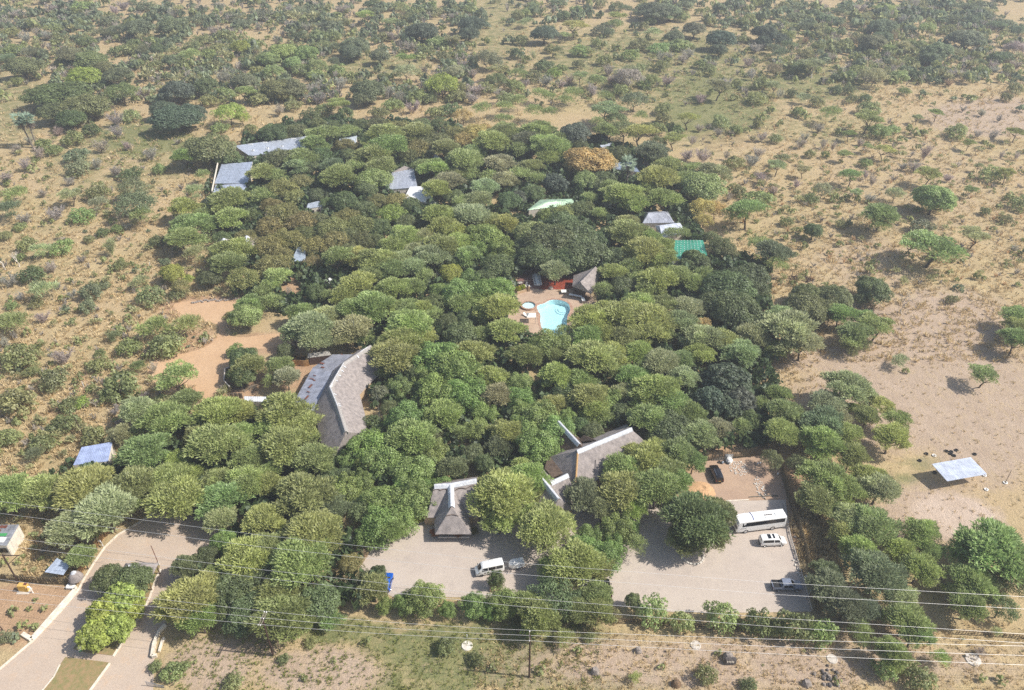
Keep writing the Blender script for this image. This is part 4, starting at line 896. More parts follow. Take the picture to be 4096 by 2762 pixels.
def pole(label, b, h, arms, lean=(0,0), dark='wood_dark'):
    t = thing('power_pole', label, 'utility pole', b, 'wooden power poles'); MB().tube([(0,0,-.3),(lean[0]*.5,lean[1]*.5,h/2),(lean[0],lean[1],h)], [.17,.145,.12], 9).build('pole_shaft', dark, t, smooth=True)
    for (z_, w_, dy, ang) in arms:
        ca_, sa_ = math.cos(ang), math.sin(ang); x0 = Vector((lean[0]*z_/h+dy*-sa_, lean[1]*z_/h+dy*ca_, z_)); u = Vector((ca_,sa_,0))
        MB().bar(x0-u*w_, x0+u*w_, .12, .14).build('crossarm', 'wood_grey', t)
        for k in (-1, 0, 1): p_ = x0+u*(w_*.92*k); MB().lathe([(0,0),(.05,0),(.09,.08),(.05,.14),(.09,.2),(0,.28)], p_+Vector((0,0,.07)), 8).build('insulator', 'white_plastic', t, smooth=True)
    return t
pole('twin-crossarm wooden power pole at the left of the front verge', pb1, 10.0, [(9.7,1.3,.18,R(82)),(9.7,1.3,-.18,R(82))])
pole('slim wooden power pole in the middle of the front verge', pb2, 11.0, [(10.6,.9,.1,R(88))])
top1, top2 = pb1+Vector((0,0,9.95)), pb2+Vector((0,0,10.85)); far = P(4700,2690,10.2)
for k, lab in ((1.2,'farther'),(0,'middle'),(-1.2,'nearer')):
    a_ = top1+Vector((0.17*k,k,.1)); wire(f'{lab} cable of the three strung between the two power poles', [P(-700,2270 + (-k)*40,10.0), a_, top2+Vector((.03*k,k*.75,.1)), P(4700,2640-k*36,10.2)], .5)
def link_at(name, mb, m, o, **k):
    t = mb.build(name, m, None, **k); t.location = o; return t
def stick(name, label, cat, x, y, h, r_=.08, m='wood_dark', lean=(0,0)):
    return tag(link_at(name, MB().tube([(0,0,-.1),(lean[0]*.5,lean[1]*.5,h*.5),(lean[0],lean[1],h)], [r_*1.15,r_,r_*.8], 7), m, P(x, y)), label, cat)
pl = thing('stayed_pole', 'dark wooden pole with a slanting strut behind the left reed fence', 'utility pole', P(76,2335)); MB().tube([(0,0,0),(-.3,.2,7.5)], .13, 8).build('pole_shaft','wood_dark',pl); MB().bar((-.3,.2,7.3),(2.6,.2,7.3),.12).build('bracket','wood_dark',pl); MB().bar((0,.1,5.2),(2.2,.2,7.2),.09).build('brace','wood_dark',pl)
stick('post','dark leaning post in the dry grass left of the driveway trees','post',333,1738,4.6,.1,lean=(-.6,.2)); stick('post','tall brown post in the dry grass by the left lodge edge','post',752,757,5.5,.09,lean=(-.3,.1)); stick('post','brown post beside the path left of the rondavels','post',660,1022,5.0,.09,lean=(-.3,.1)); stick('post','brown post among the thorn bushes left of the sandy clearing','post',518,1357,4.5,.09,lean=(-.2,.1))
stick('tree_stake','brown stake at the bottom left garden edge','post',12,2522,2.5,.08,lean=(-.6,.2))
for (x, y, h, lab) in ((1430,1412,12.5,'beside the back end of the long curved thatch'),(1525,1723,10.5,'in front of the long curved thatch'),(2674,1743,8.5,'behind the wide thatched hall'),(2403,1125,10,'beside the poolside bar'),(1005,911,9.5,'among the trees right of the tin-roofed cottage'),(836,1013,8,'left of the thatched rondavels')):
    stick('lightning_mast', f'thin pale lightning mast {lab}', 'mast', x, y, h, .045, 'steel')
for (x, y, h, lab) in ((336,1550,1.8,'white marker post on the footpath in the left grass'),(604,1075,2.2,'white marker post beside the path left of the rondavels'),(1808,2568,.8,'white marker stub nearest the concrete ring on the verge'),(1868,2550,.8,'white marker stub behind the concrete ring on the verge'),(1812,2604,.6,'white marker stub in front of the others on the verge')): stick('marker_post', lab, 'post', x, y, h, .07, 'white_plastic')

# ------------------------------------------------------------ fences and walls
def palisade(name, label, pts, h, step, rr, m, rail=True, lean=.06, names='pole'):
    """upright poles along a line; thin ones are one part"""
    o = pts[0].copy(); t = thing(name, label, 'fence', o); tot = sum((b-a).length for a, b in zip(pts[:-1], pts[1:])); mb = MB(); d = 0; seg = 0; cnt = 0
    for a, b in zip(pts[:-1], pts[1:]):
        n_ = int((b-a).length/step)
        for k in range(n_):
            p_ = a.lerp(b, k/n_)-o; hh = h*trn.uniform(.88,1.1); mb.tube([(p_.x+trn.uniform(-.04,.04),p_.y+trn.uniform(-.05,.05),0),(p_.x+trn.uniform(-lean,lean)*2,p_.y+trn.uniform(-lean,lean)*2,hh)], [rr,rr*.7], 5)
        if rail:
            for z_ in (h*.35,h*.75): MB().bar((a.x-o.x,a.y-o.y+.08,z_),(b.x-o.x,b.y-o.y+.08,z_),.07).build('rail','wood_dark',t)
    pp = mb.build('poles', m, t); pp['kind'] = 'stuff'; return t
palisade('pole_palisade','tall rough pole fence along the back of the dirt yard',PP((2808,1846),(2900,1838),(3000,1828),(3106,1812)),2.4,.13,.05,'reed')
palisade('pole_palisade','tall rough pole fence down the right side of the parking',PP((3106,1812),(3150,1990),(3198,2136),(3236,2285),(3266,2455)),2.3,.13,.06,'reed')
palisade('reed_fence','dark reed fence below the stayed pole at the left edge',PP((-60,2318),(80,2328),(180,2338),(290,2340)),1.9,.1,.05,'reed'); palisade('reed_fence','pale reed fence climbing along the driveway kerb',PP((318,2310),(352,2250),(395,2180),(440,2130)),1.7,.1,.05,'reed_tan')
palisade('wire_fence','low dark picket fence behind the front hedge shrubs',PP((2380,2488),(2700,2508),(3080,2538),(3240,2548)),1.5,.22,.04,'wood_dark'); palisade('wire_fence','low brown fence at the far right of the verge',PP((3820,2538),(4096,2556),(4300,2568)),1.1,.5,.05,'wood_dark'); palisade('wire_fence','low picket fence behind the creeper hedge',PP((1560,2424),(2050,2452),(2380,2488)),1.3,.25,.04,'wood_dark')
rl = thing('pipe_rail','pale pipe barrier along the right edge of the parking','barrier',P(3135,2020)); o = rl.location.copy(); pts_ = PP((3135,2020),(3160,2150),(3205,2300),(3246,2447))
for a_, b_ in zip(pts_[:-1], pts_[1:]):
    MB().tube([a_-o+Vector((0,0,.5)), b_-o+Vector((0,0,.5))], .09, 7).build('pipe','concrete',rl)
for k in range(8):
    t_ = k/7*3; i = min(2,int(t_)); p_ = pts_[i].lerp(pts_[i+1], t_-i)-o; MB().tube([p_, p_+Vector((0,0,.5))], .08, 6).build('post','concrete',rl)
def wall_run(name, label, pts, wd, h, m='kerb', closed=False):
    o = pts[0].copy(); t = thing(name, label, 'wall', o); pp = pts+[pts[0]] if closed else pts
    for a, b in zip(pp[:-1], pp[1:]): MB().bar((a.x-o.x,a.y-o.y,h/2),(b.x-o.x,b.y-o.y,h/2),wd,h).build('wall_section', m, t, bevel=.03)
    return t
wall_run('garden_wall','long low whitewashed planter wall on the left of the driveway',PP((92,2540),(128,2562),(305,2360),(292,2352)),.7,.5)
wall_run('gate_wall','white planter walls with soil between on the right of the driveway',PP((630,2628),(610,2632),(618,2580),(640,2530),(665,2505)),.45,.7); wall_run('gate_wall','inner low white wall of the right-hand driveway planter',PP((638,2612),(650,2570),(660,2556)),.35,.5)
stone_wall = thing('stone_edging','row of rough stones along the back of the sandy clearing','stones',P(840,1208))
for k in range(24):
    p_ = P(770+k*8.2,1210-k*.5+trn.uniform(-4,4))-stone_wall.location; MB().lathe([(0,0),(.34,.05),(.4,.2),(.25,.4),(0,.46)], (0,0,0), 7).build('stone','stone',stone_wall).location = p_
# driveway bits
sg = thing('sign_board','white and green sign board under the lime-green island trees','sign',P(346,2606)); MB().box((0,0,1.5),(1.9,.08,1.2),R(52)).build('board','white_plastic',sg); MB().box((.03,-.05,1.0),(1.95,.07,.22),R(52)).build('green_band','green_paint',sg)
for s in (-1,1): MB().tube([(s*.55,s*.7,0),(s*.55,s*.7,1.2)],.06,6).build('sign_post','steel',sg)
yb = thing('yellow_cabinet','faded yellow cabinet with an orange top corner in the left garden','cabinet',P(100,2362)); MB().box((0,0,.8),(1.5,.9,1.6)).build('cabinet_body','yellow_box',yb,bevel=.03); MB().box((.55,.1,1.64),(.5,.5,.1)).build('orange_cap','rust',yb); MB().box((0,-.2,.04),(2.2,1.4,.08)).build('plinth','concrete',yb)
for (x,y,lab) in ((132,2372,'small white upright pipe bend beside the yellow cabinet'),(412,2186,'small white camera post on the driveway kerb')):
    t = thing('vent_pipe',lab,'pipe',P(x,y)); MB().tube([(0,0,0),(0,0,1.2),(-.3,.1,1.4)],.1,8).build('pipe','white_plastic',t); MB().box((-.35,.1,1.42),(.4,.25,.2)).build('hood','white_plastic',t)
bx = thing('white_tank','small white tank lying by the gate pillar','tank',P(285,2352)); MB().box((0,0,.35),(1.5,.9,.6)).build('tank_body','white_plastic',bx,bevel=.12); MB().box((.2,0,.7),(.4,.4,.12)).build('lid','concrete',bx)
fg = thing('farm_gate','silver tubular gate lying open at the bottom of the driveway','gate',P(590,2745))
for z_ in (.2,.55,.9,1.2): MB().tube([(0,0,z_),(2.8,-.35,z_*.5)],.04,6).build('bar','steel',fg)
for x in (0,1.4,2.8): MB().tube([(x,-.12*x,.1),(x,-.12*x,1.2-.2*x)],.05,6).build('upright','steel',fg)
# ------------------------------------------------------------ rocks, tyres, slabs, litter
def rock(name, label, x, y, s, m='stone', seed=0, flat=.7, text=False):
    rr = random.Random(seed); bm = bmesh.new(); bmesh.ops.create_icosphere(bm, subdivisions=2, radius=1)
    for v in bm.verts:
        k = 1+rr.uniform(-.12,.12); v.co = Vector((v.co.x*s[0]*k, v.co.y*s[1]*k, max(-.3, v.co.z)*s[2]*k))
        for a in range(5):
            nrm = Vector((math.cos(a*1.3+seed),math.sin(a*1.3+seed),.35)).normalized(); dd = v.co.normalized().dot(nrm)
            if dd > .72: v.co -= nrm*(v.co.dot(nrm)-min(s)*.78)*.8 if v.co.dot(nrm) > min(s)*.78 else Vector()
    me = bpy.data.meshes.new(name); bm.to_mesh(me); bm.free(); me.materials.append(MATS[m]); o = link(name, me, None, P(x, y)+Vector((0,0,s[2]*.25))); tag(o, label, 'rock'); return o
rock('boulder','pale squarish boulder left of centre on the right verge',2552,2606,(.75,.7,.75),'stone',1); rock('boulder','grey boulder in the grass right of the centre power pole',2380,2690,(.8,.8,.9),'stone',2); rock('boulder','brown pointed boulder at the very bottom edge',2704,2740,(1.0,.8,1.0),'wood',3); rock('boulder','squared pale boulder left of the pile of dark stones',3226,2738,(1.1,.9,.8),'stone',5)
rk = thing('painted_boulder','dark-faced boulder with pale painted marks under the cables','rock',P(2912,2636)); o_ = rock('x','x x x x',2912,2636,(1.25,1.0,1.2),'stone',4); o_.name = 'stone_body'
for k_ in ('label','category'): del o_[k_]
o_.parent = rk; o_.location = (0,0,.3); MB().box((.1,-.85,.75),(1.9,.5,1.3),rot=Matrix.Rotation(R(-16),3,'X')).build('dark_face','stone_dark',rk,bevel=.15)
for k in range(5): MB().box((-.45+k*.24,-1.12-.01*k,.85+.05*(k%2)),(.16,.03,.3),rot=Matrix.Rotation(R(-16),3,'X')).build('painted_mark','kerb',rk)
pile = [(3256,2698),(3288,2686),(3292,2694),(3309,2682),(3305,2697),(3297,2704),(3290,2712),(3296,2720),(3315,2707),(3317,2714),(3320,2720),(3312,2600+120),(3332,2682),(3346,2693),(3342,2710),(3340,2716),(3295,2740),(3308,2741),(3318,2742),(3336,2740),(3352,2744),(3310,2664)]
t = thing('stone_pile','loose pile of angular dark stones at the bottom right','rocks',P(3310,2705))
for i, (x, y) in enumerate(pile):
    s_ = trn.uniform(.3,.55); o_ = rock('stone','x',x,y,(s_,s_*.85,s_*.8),'stone_dark' if i % 4 else 'stone',20+i); 
    for k_ in ('label','category'): del o_[k_]
    o_.parent = t; o_.location = o_.location-t.location
def disc(label, x, y, r_, ring=False, m='concrete'):
    t = thing('manhole_cover', label, 'manhole', P(x,y)); MB().lathe([(0,.1),(r_,.1),(r_+.06,0)] , n=20).build('cover', m, t)
    MB().lathe([(r_*.86,.1),(r_*.88,.135),(r_*.98,.135),(r_,.1)], n=20).build('rim', m, t)
disc('round concrete manhole cover near the painted boulder',2782,2582,.85); disc('round concrete manhole cover above the pile of dark stones',3328,2637,.85); disc('worn pale concrete ring in the green verge',1868,2584,.9,m='stone_white')
t = thing('concrete_slab','oval concrete slab with a dark slot at the far right verge','slab',P(3892,2640)); MB().lathe([(0,.15),(1.2,.15),(1.25,0)],n=18).build('slab','concrete',t); MB().box((0,0,.17),(.9,.25,.04),R(-25)).build('slot','stone_dark',t); MB().box((-.8,.6,.3),(.5,.5,.3)).build('collar','concrete',t)
def tyre(label, x, y, r_=.34, m='rubber', z=0, tilt=0):
    o = link_at('tyre', MB().lathe([(r_*.55,0),(r_*.95,.0),(r_,.06),(r_,.16),(r_*.95,.22),(r_*.55,.22),(r_*.5,.11),(r_*.55,0)], n=18), m, P(x,y)+Vector((0,0,z+.01)), smooth=True); tag(o, label, 'tyre', 'old tyres lying on the ground'); o.rotation_euler = (tilt,0,0); return o
q = Z(3560,1760,2.0354)
for (x,y,m,lab) in ((295,117,'rubber','dark tyre at the back left, left of the white one'),(358,131,'white_plastic','white-painted tyre behind the pavilion'),(241,172,'rubber','dark tyre farthest left behind the pavilion'),(458,95,'rubber','dark tyre left end of the cluster behind the pavilion'),(497,100,'rubber','dark tyre in the middle of the cluster behind the pavilion'),(540,88,'rubber','dark tyre at the right end of the cluster behind the pavilion'),(492,116,'rubber','dark tyre in front of the cluster behind the pavilion'),(520,132,'rubber','rusty dark tyre closest to the pavilion roof back edge'),(688,120,'rubber','single dark tyre to the right behind the pavilion'),(362,270,'rubber','dark tyre inside the left end of the pavilion'),(782,408,'white_plastic','white-painted tyre on the sand in front of the pavilion'),(768,293,'white_plastic','white-painted tyre at the right corner of the pavilion')):
    p_ = q(x,y); px_, py_ = proj(p_); tyre(lab, px_, py_, .42, m)
tp0 = q(937,352); t = thing('goal_post','leaning brown pole set in a white tyre right of the pavilion','post',tp0); MB().lathe([(.22,0),(.42,0),(.45,.1),(.42,.24),(.24,.24),(.22,0)],n=18).build('tyre_base','white_plastic',t); MB().tube([(0,0,0),(.9,1.0,2.6)],.05,6).build('pole','wood_dark',t)
tp0 = q(800,232); 
q = Z(2720,1780,3.734)
for (x,y,lab) in ((588,268,'left one of three tyres below the pallets'),(664,262,'middle one of three tyres below the pallets'),(710,280,'right one of three tyres below the pallets')):
    p_ = q(x,y); tyre(lab, *proj(p_), .36)
for (x,y,lab) in ((542,228,'grey wooden pallet, left one leaning on the back yard fence'),(640,222,'broken wooden pallet, middle one at the back yard fence')):
    t = thing('pallet',lab,'pallet',q(x,y))
    for k in range(6): MB().box((-.85+k*.34,.02*k,.75),(.14,.05,1.4),rot=Matrix.Rotation(R(-22),3,'X')).build('slat','wood_grey',t)
    for z_ in (.15,.75,1.35): MB().box((0,.06+(z_-.75)*.4,z_),(2.0,.06,.12)).build('bearer','wood_grey',t)
t = thing('rubbish_bag','pale blue plastic-covered frame at the right end of the pallets','rubbish',q(730,245)); MB().lathe([(0,1.0),(.5,.8),(.75,.4),(.8,0)],n=9).build('bag','white_cloth',t); MB().box((0,.5,.8),(1.7,.08,1.5)).build('frame','steel',t)
t = thing('water_pot','small silver pot among the tyres by the pallets','pot',q(632,275)); MB().lathe([(0,0),(.3,.05),(.4,.3),(.25,.5),(0,.52)],n=14).build('pot_body','chrome',t,smooth=True); MB().lathe([(0,.56),(.1,.54),(.2,.5)],n=10).build('lid','steel',t)
t = thing('sand_heap','orange dug sand heap with a hollow beside the black car','sand',q(330,690)); mb = MB(); nn_ = 18
vs = [(0,0,.15)]
for j,(rr_,h_) in enumerate(((.6,.2),(1.1,.6),(1.6,.5),(2.2,.15),(2.8,-.02))):
    for k in range(nn_): a_ = 2*math.pi*k/nn_; f_ = (.35+.65*max(0,math.cos(a_-1.2))) if j in (1,2) else 1; vs.append((rr_*math.cos(a_)*trn.uniform(.92,1.08),rr_*math.sin(a_)*trn.uniform(.92,1.08),h_*f_))
fs = [(0,1+k,1+(k+1)%nn_) for k in range(nn_)]+[(1+j*nn_+k,1+(j+1)*nn_+k,1+(j+1)*nn_+(k+1)%nn_,1+j*nn_+(k+1)%nn_) for j in range(4) for k in range(nn_)]
mb.add(vs,fs).build('heap','sand_heap',t,smooth=True); MB().box((.5,.2,.16),(.9,.5,.1),.4).build('clod','sand_heap',t,bevel=.04)
def rubble(label, x, y, n_, rx, ry):
    t = thing('rubble_patch',label,'rubble',q(x,y)); mb = MB()
    for k in range(n_): a_ = trn.uniform(0,6.28); r_ = math.sqrt(trn.random()); mb.box((rx*r_*math.cos(a_),ry*r_*math.sin(a_),.06),[trn.uniform(.08,.26) for _ in range(3)],trn.uniform(0,3))
    o = mb.build('rubble','stone_white',t); o['kind'] = 'stuff'
rubble('patch of whitish rubble in the middle of the dirt yard',880,350,110,2.0,2.2); rubble('strip of whitish rubble along the right of the dirt yard',1190,640,80,1.0,3.0)
t = thing('timber_cross','two pale poles lying crossed at the yard edge','timber',q(1255,790)); MB().bar((-3,.1,.12),(3,.5,.16),.16).build('pole','wood_grey',t); MB().bar((-.6,.9,.3),(.2,-.6,.1),.12).build('pole','wood_grey',t)
for i,(x,y) in enumerate(((1160,290),(1200,280),(1460,440),(1385,160))): 
    o = link_at('paint_tin', MB().lathe([(0,0),(.16,0),(.17,.35),(.13,.36),(0,.36)],n=10), 'white_plastic', q(x,y)); tag(o, ['white tin at the left on the back yard ground','white tin just right of the other at the back of the yard','pale blue-white tin beside the right yard fence','white tin in the back corner of the yard'][i], 'tin', 'discarded white tins')
q = Z(2850,2020,4.127)
for i,(x,y) in enumerate(((1340,925),(1368,1002),(1410,1062),(1442,1080),(1400,1138),(1440,1172),(1455,1215),(1545,1190),(1572,1225),(1365,535),(1525,1535))):
    nm = ['topmost of the row','second from the top','third from the top','fourth, beside the rail','fifth, broken','sixth, broken','seventh, nearest the grey pickup','eighth, right of the rail','ninth, right of the rail','far back one by the minivan','last one below the grey pickup'][i]
    o = link_at('concrete_block', MB().box((0,0,.12),(.5,.28,.24),trn.uniform(0,3)), 'stone_white', q(x,y), bevel=.02); tag(o, f'loose pale block beside the parking rail, {nm}', 'block', 'loose blocks by the parking rail')
t = thing('flood_light','small white lamp on a bent post at the right fence corner','lamp',q(1590,1500)); MB().tube([(0,0,0),(0,0,2.2),(.2,.1,2.6)],.05,6).build('post','white_plastic',t); MB().box((.3,.1,2.65),(.35,.3,.14)).build('lamp_head','white_plastic',t,bevel=.03)
t = thing('planter_box','low brick planter in front of the white minibus','planter',P(1982,2352))
for a_, b_ in (((-.9,-.9),(.9,-.9)),((.9,-.9),(.9,1.2)),((.9,1.2),(-.9,1.2)),((-.9,1.2),(-.9,-.9))): MB().bar((*a_,.25),(*b_,.25),.2,.5).build('planter_side','plaster_tan',t)
MB().box((0,.15,.2),(1.7,2.0,.36)).build('soil','soil',t)
t = thing('tree_ring','round stone ring around the foot of the big parking tree','edging',P(2770,2225))
for k in range(20): a_ = 2*math.pi*k/20; MB().box((2*math.cos(a_),2*math.sin(a_),.12),(.3,.5,.26),a_).build('stone','stone_white',t)
t = thing('log_pile','heap of dark broken timbers in the dry grass on the right','timber',P(3195,1118))
for k in range(26):
    p_ = Vector((trn.uniform(-3,4),trn.uniform(-1.5,1.5),trn.uniform(.1,.7))); a_ = trn.uniform(0,6.28); d_ = Vector((math.cos(a_),math.sin(a_),trn.uniform(-.1,.4)))*trn.uniform(.6,1.6); MB().tube([p_-d_,p_+d_],.1,5).build('timber','wood_dark',t)
for x in (-2,3.4): MB().tube([(x,.5,0),(x,.5,2.4)],.1,6).build('post','wood_dark',t)
for (x,y,lab) in ((598,322,'left one of two ruined white wall stubs in the far bush'),(622,325,'right one of two ruined white wall stubs in the far bush')):
    t = thing('ruined_wall',lab,'wall',P(x,y)); mb = MB().add([(-2.3,-.2,0),(2.3,-.2,0),(2.3,.2,0),(-2.3,.2,0),(-2.1,-.2,4.4),(-.4,-.2,5.2),(1.2,-.2,4.0),(2.2,-.2,3.1),(2.2,.2,3.1),(1.2,.2,4.0),(-.4,.2,5.2),(-2.1,.2,4.4)],[(0,1,7,6,5,4),(3,11,10,9,8,2),(4,5,10,11),(5,6,9,10),(6,7,8,9),(0,4,11,3),(1,2,8,7)]); mb.build('wall','plaster',t); MB().box((0,.5,.3),(3.4,1.2,.6)).build('rubble_foot','stone',t)
# ------------------------------------------------------------ pool terrace furniture
q = Z(2040,1040,5.2275)
ta, tb = q(535,290,.75), q(590,515,.75); d_ = (tb-ta); d_.z = 0; L_ = d_.length; d_.normalize(); ang = math.atan2(d_.y,d_.x); mid = (ta+tb)/2
lt = thing('banquet_table','long white table between two rows of white chairs on the patio','table',Vector((mid.x,mid.y,.06)),None,ang); MB().box((0,0,.74),(L_,1.0,.05)).build('table_top','white_cloth',lt); MB().box((0,0,.5),(L_-.1,.96,.44)).build('tablecloth','white_cloth',lt)
for sx in (-1,0,1):
    for sy in (-1,1): MB().box((sx*(L_/2-.2),sy*.4,.15),(.06,.06,.3)).build('leg','steel',lt)
def chair(label, loc, rz, group='white plastic chairs along the banquet table'):
    c_ = thing('plastic_chair', label, 'chair', loc, group, rz); MB().box((0,0,.44),(.46,.46,.05)).build('seat','white_plastic',c_); MB().box((-.22,0,.7),(.05,.46,.5)).build('backrest','white_plastic',c_)
    for sx in (-1,1):
        for sy in (-1,1): MB().box((sx*.2,sy*.2,.21),(.04,.04,.42)).build('leg','white_plastic',c_)
    for s in (-1,1): MB().box((0,s*.23,.62),(.4,.05,.04)).build('armrest','white_plastic',c_)
nC = 9; nrm = Vector((-d_.y,d_.x,0)); ords = ['first','second','third','fourth','fifth','sixth','seventh','eighth','ninth']
for s, nm in ((1,'right'),(-1,'left')):
    for k in range(nC):
        p_ = mid+d_*((k+.5)/nC-.5)*L_+nrm*s*.85; side_n = 'right' if (nrm*s).x > 0 else 'left'
        chair(f'white chair on the {side_n} of the long table, {ords[k]} from the far end', Vector((p_.x,p_.y,.06)), ang+(-math.pi/2 if s > 0 else math.pi/2))
chair('white chair standing alone at the near end of the long table', Vector((q(605,545).x,q(605,545).y,.06)), 2.2, 'single white chairs by the pool'); chair('white chair beside the stone pillar at the left terrace wall', Vector((q(355,560).x,q(355,560).y,.06)), 1.0, 'single white chairs by the pool'); chair('white chair behind another at the left terrace wall', Vector((q(355,520).x,q(355,520).y,.06)), 1.6, 'single white chairs by the pool'); chair('white chair right of the stone pillar', Vector((q(425,590).x,q(425,590).y,.06)), .3, 'single white chairs by the pool')
def table(name, label, cx, cy, sx, sy, rz, h=.75, m='white_cloth', cat='table'):
    p_ = q(cx,cy,h); t = thing(name, label, cat, Vector((p_.x,p_.y,.04)), None, rz); MB().box((0,0,h-.03),(sx,sy,.06)).build('table_top', m, t)
    for a in (-1,1):
        for b in (-1,1): MB().box((a*(sx/2-.12),b*(sy/2-.1),(h-.06)/2),(.07,.07,h-.06)).build('leg','steel',t)
    return t
a_, b_ = q(1240,718,.75), q(1505,770,.75); dd_ = b_-a_; table('serving_table','long narrow white serving table at the right of the pool terrace',1370,744,dd_.length,.8,math.atan2(dd_.y,dd_.x)); table('serving_table','short white serving table set across the end of the long one',1528,822,.9,2.0,math.radians(6)); table('square_table','square white table at the edge of the red bed',1126,655,1.5,1.5,0.05); table('stone_table','slanted grey stone slab table at the left terrace wall',285,550,1.6,1.3,.2,.7,'concrete'); table('side_table','grey board table half under the left-hand trees by the patio',205,482,1.5,.9,.35,.7,'concrete')
def lounger(label, cx, cy, rz):
    p_ = q(cx,cy,.3); t = thing('sun_lounger', label, 'sun lounger', Vector((p_.x,p_.y,.04)), 'white sun loungers by the pool', rz); MB().box((.3,0,.32),(1.3,.62,.07)).build('bed','white_plastic',t,bevel=.02); MB().box((-.6,0,.52),(.75,.62,.06),rot=Matrix.Rotation(R(35),3,'Y')).build('backrest','white_plastic',t,bevel=.02)
    for a in (-.3,.85):
        for b in (-1,1): MB().box((a,b*.26,.15),(.06,.06,.3)).build('leg','white_plastic',t)
lounger('white sun lounger left of the pool, the one nearer the round pool',330,1165,-.9)
pr_ = thing('canvas_gazebo','white canvas canopy at the lower left of the pool','canopy',q(440,1290)); mb = MB(); mb.add([(-1.2,-1.1,2.0),(1.2,-1.1,2.0),(1.2,1.1,2.0),(-1.2,1.1,2.0),(-.5,0,2.6),(.5,0,2.6)],[(0,1,5,4),(2,3,4,5),(1,2,5),(3,0,4)]).build('canopy','white_cloth',pr_)
for a in (-1,1):
    for b in (-1,1): MB().tube([(a*1.15,b*1.05,0),(a*1.15,b*1.05,2.0)],.04,6).build('post','steel',pr_)
pi_ = thing('gate_pillar','tan brick pillar with a round white lamp at the terrace step','pillar',q(395,660)); MB().box((0,0,.8),(.55,.55,1.6)).build('shaft','plaster_tan',pi_); MB().lathe([(0,1.62),(.12,1.64),(.2,1.8),(.12,1.98),(0,2.02)],n=14).build('lamp_globe','white_plastic',pi_,smooth=True)
lw = thing('terrace_wall','low tan retaining wall left of the terrace pillar','wall',q(260,690))
for k in range(4): a_, b_ = q(150+k*55,720-k*16)-lw.location, q(205+k*55,704-k*16)-lw.location; MB().bar((a_.x,a_.y,.35),(b_.x,b_.y,.35),.3,.7).build('wall_section','plaster_tan',lw)
lw = thing('terrace_wall','low tan wall between the red bed and the terrace','wall',q(1060,655)); 
for x0,x1 in ((1010,1085),(1175,1215)): a_, b_ = q(x0,668)-lw.location, q(x1,664)-lw.location; MB().bar((a_.x,a_.y,.3),(b_.x,b_.y,.3),.3,.6).build('wall_section','plaster_tan',lw)
o = rock('garden_stone','grey standing stone with a tall point at the front of the red bed',2040+850/5.2275,1040+615/5.2275,(1.2,.7,.8),'stone',9)
for i,(x,y) in enumerate(((170,670),(265,635))):
    t = thing('potted_shrub',['small clipped yellow-green ball shrub, left one at the terrace wall','small clipped yellow-green ball shrub, right one at the terrace wall'][i],'plant',q(x,y)); MB().lathe([(0,0),(.25,0),(.32,.45),(0,.45)],n=10).build('pot','plaster_tan',t); POTS.append((link('foliage', bpy.data.meshes.new('x'), t),'l'))
wl_ = thing('wall_rail','grey timber rail above the slab table on the patio','fence',q(270,520)); MB().bar((-2.0,-.3,1.1),(2.0,.5,1.1),.14).build('rail','wood_grey',wl_)
for x in (-1.9,0,1.9): MB().tube([(x,x*.2,0),(x,x*.2,1.1)],.07,6).build('post','wood_grey',wl_)
# ------------------------------------------------------------ vegetation prototypes
def unit(v): return v/np.maximum(np.linalg.norm(v, axis=1, keepdims=True), 1e-6)
def blades(c, d, L, W, rng, flat=.55):
    """diamond blades: centre base c, direction d"""
    n = len(c); s = unit(np.cross(d, np.array([.25,0,.9])+rng.normal(size=(n,3))*flat)); mid = c+d*(L*.5)[:,None]; tip = c+d*L[:,None]; hw = (W*.5)[:,None]
    V = np.stack([c, mid+s*hw, tip, mid-s*hw], 1).reshape(-1,3); F = np.arange(4*n).reshape(n,4); return V, F
def leafquads(c, nrm, L, W, rng):
    n = len(c); a = unit(np.cross(nrm, rng.normal(size=(n,3)))); b = np.cross(nrm, a); hl = (L*.5)[:,None]; hw = (W*.5)[:,None]
    V = np.stack([c-a*hl, c+b*hw+nrm*hw*.3, c+a*hl, c-b*hw+nrm*hw*.3], 1).reshape(-1,3); return V, np.arange(4*n).reshape(n,4)
